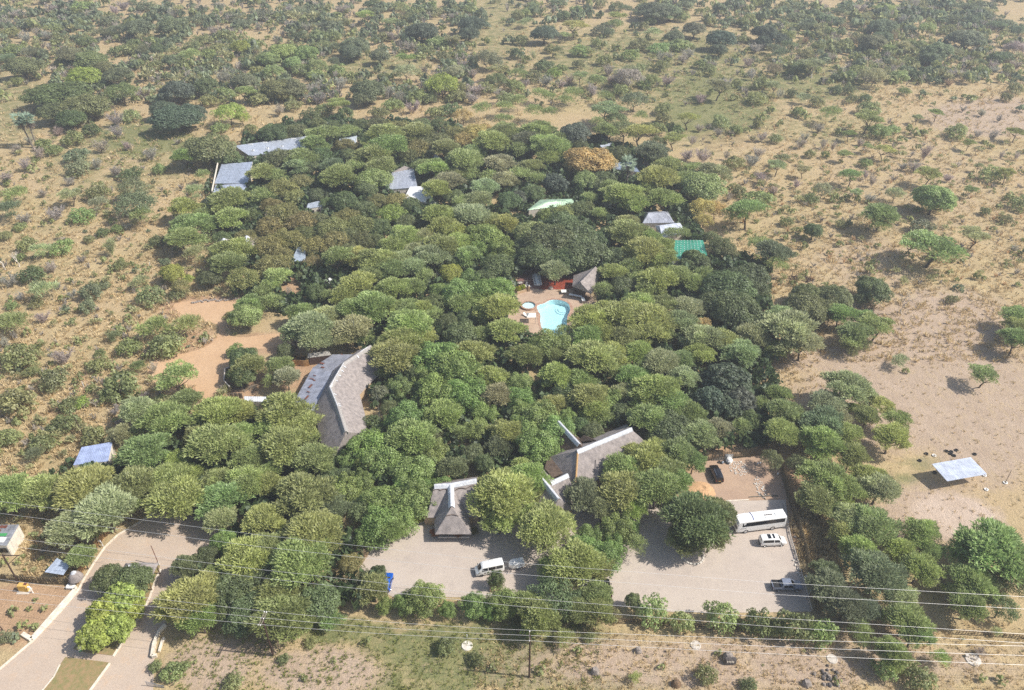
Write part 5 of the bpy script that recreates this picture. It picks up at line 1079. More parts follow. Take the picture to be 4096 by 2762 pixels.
def crown_thorn(seed, K=22, flat=.30, per=420, top=5.0, spread=.9, bl=.62):
    """feathery layered crown, radius 5, built of flat pads of upswept sprigs"""
    rng = np.random.default_rng(seed); Vs, ts = [], []; pads = []
    for i in range(K):
        rr = 5*math.sqrt((i+.4)/K)*.80*(1+rng.uniform(-.16,.12)); a = i*2.39996+rng.uniform(-.5,.5)
        z = top+5*flat*(1-(rr/5)**2)+rng.uniform(-.7,.7); pr = rng.uniform(1.05,1.85)*(1.08 if i < K*.4 else .95)
        c = np.array([rr*math.cos(a), rr*math.sin(a), z]); pads.append((c, pr))
        n = int(per*(pr/1.5)**2); rho = np.sqrt(rng.uniform(0,1,n)); th = rng.uniform(0,2*math.pi,n)
        # lobed outline
        lob = 1+.22*np.sin(th*3+rng.uniform(0,6))+.14*np.sin(th*7+rng.uniform(0,6)); q = np.stack([np.cos(th)*rho*pr*lob, np.sin(th)*rho*pr*lob, pr*.42*np.sqrt(1-rho**2*.98)*rng.uniform(.1,1,n)-.15*rho*pr], 1)
        d = unit(np.stack([np.cos(th)*rho*1.1, np.sin(th)*rho*1.1, np.full(n,.62)], 1)+rng.normal(size=(n,3))*.5*spread)
        v, f = blades(c+q, d, rng.uniform(.55,1.25,n)*bl, rng.uniform(.15,.27,n), rng); Vs.append(v); ts.append(np.clip(rng.normal(.5,.2,n)+rng.normal(0,.12),0,1))
    V = np.concatenate(Vs); return V, np.arange(len(V)).reshape(-1,4), np.concatenate(ts), pads
def crown_leafy(seed, K=46, per=190, rz=3.2, cz=4.6, lo=-.45, lump=.34, ls=.42, rad=5.0, jit=.1):
    """rounded crown of leaf clumps"""
    rng = np.random.default_rng(seed); Vs, ts, pads = [], [], []
    for i in range(K):
        u = 1-(i+.5)/K*(1-lo); a = i*2.39996+rng.uniform(-.3,.3); rr = math.sqrt(max(0, 1-u*u)); s = rng.uniform(.62,.86)*(1+rng.uniform(-jit,jit))
        c = np.array([rr*math.cos(a)*rad*s, rr*math.sin(a)*rad*s, cz+u*rz*s]); pr = rad*rng.uniform(.22,lump); pads.append((c, pr))
        n = int(per*(pr/(rad*.28))**2); q = unit(rng.normal(size=(n,3))); q[:,2] = np.where(q[:,2] < -.3, -q[:,2], q[:,2])
        rad_ = pr*rng.uniform(.55,1.08,n)**.6; v, f = leafquads(c+q*rad_[:,None]*np.array([1,1,.85]), unit(q+rng.normal(size=(n,3))*.55+np.array([0,0,.35])), rng.uniform(.7,1.3,n)*ls, rng.uniform(.5,.9,n)*ls, rng)
        Vs.append(v); ts.append(np.clip(rng.normal(.5,.2,n)+rng.normal(0,.15),0,1))
    V = np.concatenate(Vs); return V, np.arange(len(V)).reshape(-1,4), np.concatenate(ts), pads
def crown_twigs(seed, stems=9, br=9, tw=6, hgt=5.0, rad=5.0, thin=.05, upw=.8):
    """leafless fan of twigs"""
    rng = np.random.default_rng(seed); C, D, L, W = [], [], [], []
    for s in range(stems):
        a = rng.uniform(0,2*math.pi); t = rng.uniform(.1,1); end = np.array([math.cos(a)*rad*t*.8, math.sin(a)*rad*t*.8, hgt*rng.uniform(.65,1)])
        C.append(np.zeros(3)); D.append(end); L.append(1); W.append(thin*3)
        for b in range(br):
            f = rng.uniform(.25,1); p = end*f*np.array([f**.3,f**.3,1]); d = unit((np.array([math.cos(a),math.sin(a),upw])+rng.normal(size=3)*.8)[None])[0]*rng.uniform(.8,2.2)
            C.append(p); D.append(d); L.append(1); W.append(thin*1.5)
            for k in range(tw):
                q = p+d*rng.uniform(.2,1); e = unit((d/np.linalg.norm(d)*.6+rng.normal(size=3)*.7+np.array([0,0,.3]))[None])[0]*rng.uniform(.5,1.3)
                C.append(q); D.append(e); L.append(1); W.append(thin)
    C = np.array(C); D = np.array(D); ln = np.linalg.norm(D, axis=1); V, F = blades(C, D/ln[:,None], ln, np.array(W), rng)
    return V, F, np.clip(rng.normal(.5,.2,len(C)),0,1), []
def trunk_mesh(name, pads, seed, h0=2.2, r0=.24, lean=.5, m='bark', n_limb=6):
    rng = random.Random(seed); mb = MB(); fork = Vector((rng.uniform(-lean,lean), rng.uniform(-lean,lean), h0))
    mb.tube([(0,0,-.3),(fork.x*.4,fork.y*.4,h0*.5),fork], [r0*1.35,r0,r0*.85], 7)
    ps = sorted(pads, key=lambda p: -(p[0][0]**2+p[0][1]**2)); sel = [ps[int(i*len(ps)/n_limb)] for i in range(n_limb)] if ps else []
    for c, pr in sel:
        e = Vector(c)-Vector((0,0,.1*pr)); mid = fork.lerp(e, .5)+Vector((rng.uniform(-.3,.3),rng.uniform(-.3,.3),-.15*(e-fork).length+.3))
        mb.tube([fork, mid, e], [r0*.6, r0*.38, r0*.14], 5)
        for k in range(2):
            e2 = e+Vector((rng.uniform(-1,1),rng.uniform(-1,1),rng.uniform(-.2,.5)))*pr*.8; mb.tube([mid.lerp(e,.4), e2], [r0*.22, r0*.06], 4)
    return mb.mesh(name, m, smooth=True)
PROTO = {}
def add_proto(kind, crown, h0, r0, rad, height, leaf='leaf', tm='bark', lean=.5):
    V, F, t, pads = crown; k = len(PROTO.setdefault(kind, []))
    cm = mesh_np('crown', V, F, leaf, tone=t); tm_ = trunk_mesh('trunk', pads, k*7+len(kind), h0, r0, lean, tm) if h0 else None
    PROTO[kind].append((cm, tm_, rad, height))
for s in range(6): add_proto('thorn', crown_thorn(10+s, 27+s%3*3, .52+.08*(s%3), 300, 4.1, .95, .78), 2.2, .24, 5.0, 7.4)
for s in range(3): add_proto('umbrella', crown_thorn(40+s, 17, .14, 280, 5.6), 2.9, .22, 5.0, 6.9, lean=.9)
for s in range(5): add_proto('leafy', crown_leafy(60+s, 44+s*3, 210, 3.1, 4.4), 1.9, .3, 5.0, 7.9)
for s in range(3): add_proto('vine', crown_leafy(80+s, 60, 150, 3.4, 3.6, -.75, .30, .40, jit=.3), 1.5, .25, 5.0, 7.2)
for s in range(4): add_proto('scrubtree', crown_leafy(100+s, 40, 120, 2.7, 4.1, -.3, .30, .36, jit=.22), 1.9, .17, 5.0, 7.0)
for s in range(2): add_proto('big_leaf', crown_leafy(120+s, 70, 120, 3.6, 4.2, -.5, .22, .62), 1.7, .3, 5.0, 7.9)
for s in range(5): add_proto('bush', crown_leafy(140+s, 22, 44, 2.9, 2.2, -.5, .42, .75, jit=.3), 0, 0, 5.0, 5.2)
for s in range(4): add_proto('feather_bush', crown_thorn(160+s, 9, .5, 130, 2.2, 1.0, 1.5), 0, 0, 5.0, 5.0)
for s in range(4): add_proto('bare', crown_twigs(180+s, 18, 10, 6, 6.0, 5.2, .17), 0, 0, 5.0, 6.2, leaf='leaf')
for s in range(2): add_proto('bare_tree', crown_twigs(190+s, 14, 12, 8, 7.5, 5.0, .11, 1.2), 0, 0, 5.0, 8.0, leaf='leaf')

TONE = {'y': (130,138,74), 'g': (120,131,74), 'k': (132,136,96), 'b': (102,110,78), 'B': (80,90,70), 'd': (86,98,58), 'o': (118,114,64), 'l': (126,138,52), 'v': (110,128,62), 'a': (150,134,74),
        's': (112,117,68), 'n': (136,128,118), 'm': (128,112,84), 'q': (96,104,62), 'x': (104,110,66)}
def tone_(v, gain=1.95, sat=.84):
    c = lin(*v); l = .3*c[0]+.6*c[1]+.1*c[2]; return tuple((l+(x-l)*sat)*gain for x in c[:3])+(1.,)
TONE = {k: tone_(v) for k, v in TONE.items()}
LOOK = {'y': 'yellow-green', 'g': 'mid-green', 'k': 'pale grey-green', 'b': 'dull blue-green', 'B': 'dark blue-green', 'd': 'deep green', 'o': 'olive-brown', 'l': 'bright lime-green', 'v': 'bright green', 'a': 'golden-yellow', 's': 'green', 'n': 'grey', 'm': 'brown', 'q': 'olive-green', 'x': 'dark olive'}
KINDN = {'thorn': ('thorn_tree', 'feathery thorn tree'), 'umbrella': ('umbrella_thorn', 'flat-topped umbrella thorn'), 'leafy': ('broadleaf_tree', 'dense leafy tree'), 'vine': ('creeper_covered_tree', 'creeper-draped tree'),
         'scrubtree': ('bushwillow_tree', 'loose-crowned bush tree'), 'big_leaf': ('large_leaved_tree', 'large-leaved dense tree'), 'bush': ('bush', 'leafy bush'), 'feather_bush': ('thorn_bush', 'feathery thorn bush'), 'bare': ('leafless_bush', 'leafless twiggy bush'), 'bare_tree': ('leafless_tree', 'leafless spindly tree')}
prng = random.Random(5)
PLANTS = []      # every placed plant: dict
def place(kind, x, y, wpx, tone, hk=1.0, src=True):
    """crown centre at photo pixel (x, y), crown wpx wide"""
    cm, tm, rad, height = PROTO[kind][prng.randrange(len(PROTO[kind]))]
    W = wpx*mpp(x, y, 3)*(1.07 if kind in ('thorn','vine','leafy') else 1.0)
    if kind in ('bush', 'feather_bush', 'bare'): H = min(max(W*.62*hk, .5), 5.0)
    elif kind == 'umbrella': H = min(max(W*.50*hk+1.4, 2.2), 8.5)
    else: H = min(max(W*.52*hk+2.0, 2.5), 10.5)
    zc = H*(.70 if tm else .5)
    p = P(x, y, zc); PLANTS.append(dict(kind=kind, x=x, y=y, W=W, H=H, pos=Vector((p.x, p.y, 0)), tone=tone, cm=cm, tm=tm, rad=rad, height=height, wpx=wpx))
def make_plant(d, label, group=None):
    kind = d['kind']; name, cat = KINDN[kind][0], ('bush' if kind in ('bush','feather_bush','bare') else 'tree')
    j = prng.uniform(.9,1.1); col = tuple(c*j*prng.uniform(.93,1.07) for c in TONE[d['tone']][:3])+(1,)
    sxy = d['W']/2/d['rad']; sz = d['H']/d['height']; rz = prng.uniform(0, 2*math.pi); wob = prng.uniform(.9,1.1)
    if d['tm'] is None:
        o = link(name, d['cm'], None, d['pos'], col); tag(o, label, cat, group); o.scale = (sxy*wob, sxy/wob, sz); o.rotation_euler = (0,0,rz); return o
    e = thing(name, label, cat, d['pos'], group, rz); e.scale = (sxy*wob, sxy/wob, sz)
    link('trunk', d['tm'], e); link('crown', d['cm'], e, color=col); return e
# foliage of pots, palms, dead trees
for o, c in POTS:
    if c == 'l2': 
        o.data = PROTO['bush'][1][0]; o.scale = (.62,.2,.32); o.rotation_euler = (0,0,.3); o.color = lin(168,172,40)
    else: o.data = PROTO['bush'][2][0]; o.scale = (.17,.17,.26); o.location = (0,0,.3); o.color = {'o': lin(150,104,62), 'q': lin(120,116,66), 'l': lin(170,176,44)}[c]
def fan_leaves(seed, n=26, L=1.7):
    rng = np.random.default_rng(seed); C, D, LL, W = [], [], [], []
    for i in range(n):
        a = rng.uniform(0,6.28); e = rng.uniform(-.5,1.1); ax = np.array([math.cos(a)*math.cos(e),math.sin(a)*math.cos(e),math.sin(e)]); hub = ax*rng.uniform(.9,1.5)
        C.append(np.zeros(3)); D.append(ax); LL.append(np.linalg.norm(hub)); W.append(.08)
        s = unit(np.cross(ax, np.array([0,0,1.])+rng.normal(size=3)*.2)[None])[0]
        for k in range(13):
            t = (k-6)/6*1.35; d = ax*math.cos(t)+s*math.sin(t)+np.array([0,0,-.15]); C.append(hub); D.append(d/np.linalg.norm(d)); LL.append(L*(1-.25*abs(t)/1.35)); W.append(.24)
    C = np.array(C); D = np.array(D); V, F = blades(C, D, np.array(LL), np.array(W), rng); return V, F, np.clip(rng.normal(.55,.2,len(C)),0,1)
def palm(label, base, h, bend, sc=1.0, col=(150,172,150), skirt=True):
    t = thing('fan_palm', label, 'palm', base); top = Vector((bend[0],bend[1],h)); MB().tube([(0,0,-.2),(bend[0]*.3,bend[1]*.3,h*.4),(bend[0]*.7,bend[1]*.7,h*.75),top],[.34,.28,.24,.22],8).build('trunk','wood_grey',t,smooth=True)
    V, F, T = fan_leaves(int(h*7)); o = link('crown', mesh_np('crown', V*sc, F, 'leaf', tone=T), t, top, lin(*col))
    V, F, T, _ = crown_twigs(77, 12, 8, 5, 2.6, 1.1, .08); V[:,2] *= -1; o = link('dead_frond_skirt', mesh_np('dead_frond_skirt', V*sc, F, 'leaf', tone=T), t, top, lin(140,128,120))
palm('left one of two tall silvery fan palms at the far left', P(132,590), 11, (-2.2,.5), 1.25); palm('right one of two tall silvery fan palms at the far left', P(150,594), 11.5, (-.6,.8), 1.25); palm('silvery fan palm among the lodge trees below the golden tree', P(2505,752), 9, (0,0), 1.3, (168,184,160))
def dead_tree(label, base, h, spread, seed, m='bark_pale', r0=.3, depth=4):
    rr = random.Random(seed); t = thing('dead_tree', label, 'tree', base); tr_ = MB(); brn = MB()
    def grow_(p, d, L, r_, lv):
        e = p+d*L; md = (p+e)/2+Vector((rr.uniform(-.15,.15),rr.uniform(-.15,.15),0))*L; (tr_ if lv == 0 else brn).tube([p, md, e], [r_, r_*.85, r_*.65], 6 if lv < 2 else 4)
        if lv >= depth: return
        for k in range(3 if lv < 3 else 2):
            nd = (d+Vector((rr.uniform(-1,1),rr.uniform(-1,1),rr.uniform(-.15,.7)))*spread).normalized(); grow_(e, nd, L*rr.uniform(.55,.8), r_*.58, lv+1)
    grow_(Vector((0,0,0)), Vector((rr.uniform(-.1,.1),rr.uniform(-.1,.1),1)).normalized(), h*.33, r0, 0); tr_.build('trunk', m, t); brn.build('branches', m, t)
dead_tree('bleached white dead tree with gnarled limbs in the far right bush', P(3245,312), 9.5, .85, 3, r0=.55); dead_tree('slender pale dead tree standing alone at the edge of the bare field', P(3604,1262), 8, .6, 8, r0=.2); dead_tree('fallen white dead tree at the left edge of the bush', P(20,1080), 6, 1.1, 12, r0=.3); dead_tree('twisted white dead limbs sprouting from the left bush', P(78,1068), 5, 1.0, 14, r0=.2)
# ------------------------------------------------------------ where the plants stand: "x y width code" read off enlarged quarters of the photograph
DEFK = {'y':'thorn','g':'thorn','k':'thorn','b':'thorn','B':'leafy','d':'leafy','o':'scrubtree','l':'leafy','v':'vine','a':'scrubtree','s':'bush','n':'bare','q':'scrubtree','x':'leafy','m':'bare'}
PREK = {'T':'thorn','U':'umbrella','L':'leafy','V':'vine','S':'scrubtree','G':'big_leaf','F':'feather_bush','H':'bush','N':'bare','M':'bare_tree'}
def region(x0, y0, sc, txt):
    for e in txt.replace('\n', ',').split(','):
        e = e.split()
        if len(e) < 4: continue
        x, y, wd, c = float(e[0]), float(e[1]), float(e[2]), e[3]; hk = float(e[4]) if len(e) > 4 else 1.0
        kind = PREK[c[0]] if len(c) == 2 else DEFK[c]; wd *= (1.22 if kind in ('bush','feather_bush','bare') else 1.08) if y0 == 0 and y/sc < 480 else 1.0; place(kind, x0+x/sc, y0+y/sc, wd/sc, c[-1], hk); PLANTS[-1]['reg'] = (x0, y0)
S1, S2, S3 = 1.819, 1.96, 2.2715
region(0,1900,S1,'''60 150 330 g,300 130 300 y,620 110 400 y,980 90 340 g,760 260 420 k,520 400 320 k,600 600 190 g,700 420 160 g,1290 180 400 y,1620 180 330 g,1800 60 300 y,1600 320 230 k,900 230 260 g,
1630 470 190 v,1780 620 360 y,1350 680 190 b,1500 590 170 d,1390 900 380 y,1230 1000 180 g,1460 1050 260 y,1680 830 330 d,1810 990 300 d,1560 760 200 g,1640 1000 200 q
800 740 230 Lq,960 760 250 d,880 900 300 Gl,760 990 280 Gl,690 1150 260 Gl,850 1090 240 Gl,950 960 200 Gl,
1130 1395 100 s,1250 1440 180 s,1330 1400 90 s,1700 1500 140 s,430 1480 100 Hb,480 1335 50 Hl,600 1360 80 Hl,740 1365 60 Hl,685 1465 50 Hl,560 1440 70 s,620 1540 80 s,95 990 80 s,160 1090 80 s,250 1110 80 s,40 1180 110 Hb,110 1190 80 Hb,215 975 45 s,260 910 40 s,320 970 60 s,1420 1360 40 s,1370 1365 50 s,790 1260 90 Hl''')
region(1024,1900,S1,'''80 80 220 y,350 140 400 g,560 240 230 b,640 100 230 v,900 170 280 v,1150 160 300 v,760 260 200 q,900 330 300 v,980 410 200 g,800 430 170 v,1060 300 220 v,60 330 280 y,420 450 400 y,330 640 420 y,80 560 280 g,40 720 250 d,
690 640 190 o,640 800 170 m,460 900 300 d,330 930 180 d,150 880 300 g,170 1040 370 g,600 930 150 m,770 600 120 m,860 830 230 g,800 760 170 q,890 700 100 d,930 930 120 v,1220 870 250 v,1070 925 140 v,1390 965 120 v,1590 930 190 v,1700 960 130 v,1810 910 230 v,1745 740 110 Vd 1.5,
1800 160 420 y,1770 310 290 y,1700 90 200 y,350 1040 220 g,560 1080 180 Fg,520 1060 160 Fg,800 1220 80 s,1380 1250 160 Hq,1600 1340 120 Hq,1720 1410 70 s,200 1340 90 s,400 1220 90 s,560 1350 50 s,350 1480 60 s''')
region(2048,1900,S1,'''240 400 380 y,160 300 220 y,330 330 180 y,530 150 290 b,800 120 340 y,1050 110 360 g,1190 60 240 g,650 250 200 k,880 250 200 y,1340 340 460 Tx,1260 470 260 Tx,1440 460 260 Tx,1490 290 260 Tx,1200 270 240 Tx,1340 440 300 Tx,560 440 180 v,530 520 240 v,750 370 240 v,850 370 150 v,910 510 160 k,620 600 260 v,740 520 180 v,
450 650 370 y,300 700 230 y,640 680 200 y,300 880 360 q,200 1040 290 g,380 800 230 o,620 880 230 g,620 1000 220 g,130 1120 140 Hl,100 950 220 g,470 1000 200 g,450 900 180 d
770 910 150 s,880 910 110 x 1.2,1020 1000 220 Hg 1.3,1240 1070 180 Hg 1.3,1530 1040 240 Hg 1.3,1790 1080 220 Hq 1.3,740 1020 110 s,1660 1080 90 s,1415 1455 160 Hs 1.2,380 1200 160 Fy,1500 1300 60 s,1090 1400 60 s,480 1280 70 s,200 1420 80 s,890 1480 100 Fy,560 1180 90 s,1720 1530 120 Hq''')
region(3072,1900,S1,'''200 1110 260 Hq 1.2,390 1150 210 Hg 1.3,40 1110 150 Hg 1.2,350 190 270 g,560 110 260 g,800 100 280 k,720 30 240 y,480 260 180 g,600 320 260 k,760 380 330 g,560 430 240 y,660 560 270 y,1110 440 260 g,1180 560 190 g,1100 680 290 y,950 560 220 y,780 730 380 b,450 820 300 b,560 950 290 b,420 720 200 b,700 1000 220 b,950 900 260 k,1000 1060 320 g,1060 1160 240 g,660 1130 170 g,680 1220 130 g,
1650 540 480 g,1460 570 290 g,1800 640 300 g,1480 780 320 g,1640 760 260 q,1780 760 250 q,1450 950 260 g,1700 950 230 q,1380 880 180 g,1290 800 90 Nn,1300 900 80 Nn,900 1300 230 g,850 1420 170 Hg 1.2,960 1390 150 Hg,1110 1480 200 Hs 1.2,1250 1350 150 Fg 1.1,1660 1150 90 Fk,1540 1280 110 Nn,500 1500 60 s,1560 1480 70 s,1700 1500 80 s''')
region(0,1200,S2,'''130 210 250 Fg,340 140 140 n,40 330 130 n,150 450 270 Hs,500 450 200 n,420 640 220 Hx,150 810 280 Hs,640 810 110 Hl,520 960 210 Hx,60 1080 200 Hs,340 1130 190 Hs,280 1230 160 Fb,690 60 140 Hb,790 510 160 s,560 180 80 s,960 690 290 Hx,850 750 160 s,730 1070 200 s,620 330 70 s,
1090 540 140 Fq,1010 150 80 Hl,1220 250 260 Fg 1.2,1480 230 240 Fg 1.2,1620 130 140 Fk,1300 350 260 s,1000 380 180 s,1160 420 100 n,1340 400 120 Hl,900 300 120 Fb,1380 620 340 Ug,1580 500 90 s,1250 800 140 Hx,1080 880 260 k,900 870 120 n,950 960 110 n,1460 800 220 g,1300 950 370 y,1700 900 340 g,1880 900 240 y,1580 970 200 k,
950 1060 200 k,1120 1030 180 k,1120 1210 370 g,1700 1150 420 y,1390 1260 220 l,1900 1080 240 y,1960 1250 280 g,1540 1080 200 g,700 1420 430 y,1050 1350 350 g,1020 1500 310 g,180 1420 380 g,1330 1420 310 y,1480 1370 220 y,1720 1420 240 g,1900 1430 240 y,1500 1520 270 y,560 1500 220 y,1250 1120 180 g,
1920 110 240 Lg,1960 40 200 g,1820 130 140 o,1900 450 220 d,1960 520 240 g,1840 400 120 Hv 1.3,1900 570 200 d,780 420 90 s,600 640 80 s,250 560 120 s,830 640 90 n,1130 750 90 n,540 830 150 Hx,700 700 70 s,1480 480 80 Nn,1200 530 100 Mn,1700 150 90 n''')
region(1024,1200,S2,'''60 500 220 d,180 520 210 g,240 610 200 k,230 390 140 d,110 650 130 g,430 220 330 k,350 110 200 g,560 130 220 k,470 320 260 k,640 210 160 o,760 230 300 k,700 310 200 k,760 80 280 g,900 60 320 g,1050 60 240 y,1180 80 230 g,300 280 200 k,840 300 180 k,1200 220 340 y,1080 450 360 g,1150 330 320 y,1000 380 180 y,1380 130 180 g,1300 300 240 y,
1600 250 270 d,1500 170 180 d,1780 150 180 b,1900 80 310 y,1950 250 270 y,1740 280 180 g,1420 430 360 v,1560 500 380 v,1700 420 300 y,1850 600 230 y,1400 690 300 v,1640 720 310 v,1880 760 240 k,1500 800 220 v,1470 910 300 y,1620 1050 140 b,1120 670 180 v,1020 580 160 g,1240 560 160 d,1780 880 200 v,1760 640 200 v,1330 560 200 v,1300 700 160 d,1560 600 220 v,
970 720 150 Gb 1.1,1050 850 180 q,925 970 160 Hd 1.3,1170 900 300 v,1080 960 180 v,1230 1090 360 y,900 1130 320 v,1000 1230 300 v,1090 1130 200 y,1250 1330 320 v,1540 1330 220 b,1170 1220 200 v,720 1250 170 v,1900 1150 200 b,1960 1040 260 y,1730 1000 200 v,1360 1180 240 v,1390 1060 160 d,1700 1200 180 d,1790 1270 160 d,1450 1450 180 v,
230 880 400 y,360 1000 310 y,120 1010 260 y,200 1150 370 y,450 1250 310 g,300 1400 350 y,560 1380 180 d,440 1490 290 g,120 1350 190 g,620 1480 240 g,420 1110 180 y,70 1240 200 y,950 1500 270 v,1150 1470 220 v,1300 1460 180 v,820 1420 200 v,850 1290 180 v,680 1380 160 d''')
region(2048,1200,S2,'''60 300 270 g,300 330 290 v,120 450 260 g,330 430 190 g,60 640 200 v,50 760 230 v,200 380 180 v,620 170 310 y,740 90 240 y,880 120 360 y,1100 150 340 y,1080 260 260 y,600 290 260 y,720 280 220 y,900 300 250 g,420 260 150 b,1320 180 260 k,1200 280 180 g,1400 250 180 k,1480 190 180 a,1200 60 240 g,1380 70 240 k,1000 40 240 y,
640 470 370 y,780 430 270 y,350 600 260 y,540 640 250 y,600 780 300 y,740 790 230 v,1000 420 240 y,1170 500 270 k,1060 540 200 g,960 620 270 g,870 740 200 k,1040 680 200 y,480 540 200 d,420 700 200 d,820 580 180 g,1130 730 360 y,1250 830 310 g,1080 950 310 g,1240 1000 340 d,1350 900 290 g,1480 1050 280 k,1370 1070 240 d,1620 1020 200 k,980 860 180 g,860 860 180 d,
1500 300 290 k,1640 320 250 y,1480 430 230 y,1350 620 220 k,1340 480 200 g,1800 420 280 k,1900 300 260 k,1700 600 370 GB,1560 760 260 GB,1800 780 270 GB,1690 820 240 GB,1560 620 200 GB,
1750 60 370 d,1880 150 280 d,1620 20 280 d,1820 250 200 d,200 900 310 v,330 830 220 y,100 1000 240 v,350 1010 270 v,200 1130 310 v,80 870 220 v,300 1150 200 v,440 920 180 v,640 880 230 y,700 940 180 y,550 980 180 d,620 1010 180 d,480 800 180 v,140 1420 300 y,80 1320 200 y,200 1500 200 y,
560 1400 280 b,870 1340 300 y,1050 1260 350 y,1180 1350 290 g,1000 1480 340 y,800 1470 240 y,1300 1210 270 g,1420 1270 200 g,1150 1180 220 y,650 1490 260 b,1290 1460 260 g,1300 1110 200 g,1880 920 160 q,1950 830 160 y,1800 1000 160 k''')
region(3072,1200,S2,'''150 240 400 k,270 350 280 k,60 400 190 g,100 130 220 k,560 120 220 g,700 260 260 g,840 220 300 Ug 1.1,650 340 180 g,300 50 300 x,450 70 220 x,120 880 280 g,110 1050 260 g,70 740 200 g,620 700 360 k,460 820 280 k,760 780 220 k,880 850 230 Uy 1.2,650 860 140 Uy 1.3,770 920 190 y,1010 950 230 Ug 1.2,960 1090 270 y,430 980 320 b,420 1120 310 g,600 1060 240 g,650 1220 270 g,860 1330 270 g,450 1420 360 g,700 1370 240 g,880 1450 240 g,560 940 200 k,
1690 600 250 Ug .9,1950 130 230 g,1940 320 240 g,1960 220 200 g,1030 500 150 Fk,1080 555 60 s,640 400 170 Fx,740 370 150 Fx,40 1250 180 q,240 1280 180 q,320 1330 150 g''')
region(0,500,S2,'''140 190 110 n,570 110 160 s,720 40 150 Hd,420 200 130 s,600 240 180 Hb,610 340 170 Hb,750 310 130 n,300 230 150 n,200 310 140 Mn,920 50 150 Mn,1000 170 110 n,790 180 150 n,900 370 130 n,1030 390 150 Hd,1190 230 150 n,1040 490 240 Sb,1060 610 320 Sb,1110 710 180 g,770 530 200 s,780 640 160 Fk,550 560 190 Uk,640 720 170 Hg,430 700 170 n,800 850 100 Hd,910 820 90 s,1000 800 90 n,130 570 220 Fg,80 690 220 Fb,190 740 140 n,160 800 100 s,50 420 150 n,330 540 100 n,550 440 110 n,260 350 80 s,360 415 60 s,
200 940 150 s,480 960 180 Hg,330 1000 170 Fk,860 960 200 Mk,940 1110 100 s,700 900 90 s,240 1180 180 Hd,400 1120 140 n,80 1230 160 n,350 1320 220 Fk,560 1330 100 n,720 1320 180 Hb,680 1410 140 Hb,820 1260 90 Hb,280 1400 110 s,500 1450 90 n,330 1500 140 n,570 1530 70 s,60 1540 150 Fg,40 870 110 s,40 1090 80 n,150 1040 100 s,450 1270 90 n,160 1350 110 n,90 1420 100 s,640 1060 90 n,
1640 170 380 Lq,1760 230 200 Lq,1450 260 190 g,1250 350 110 s,1590 400 120 k,1530 550 180 Fk,1650 610 140 B,1450 650 240 y,1500 800 290 g,1440 900 250 y,1540 1040 200 Fk 1.2,1230 920 130 Hd,1350 1150 180 Ll,1290 1080 90 Hb,1410 1260 140 o,1800 600 310 y,1800 740 250 y,1830 1000 290 g,1780 1090 260 g,1900 1200 260 o,1640 1190 160 d,1100 1250 150 Fk,1180 1340 200 Hs,1380 1330 120 s,1600 720 180 g,1560 930 180 g,1740 880 160 q,1920 880 180 o,1960 700 160 q,1700 1000 150 g,1470 1210 90 Hl''')
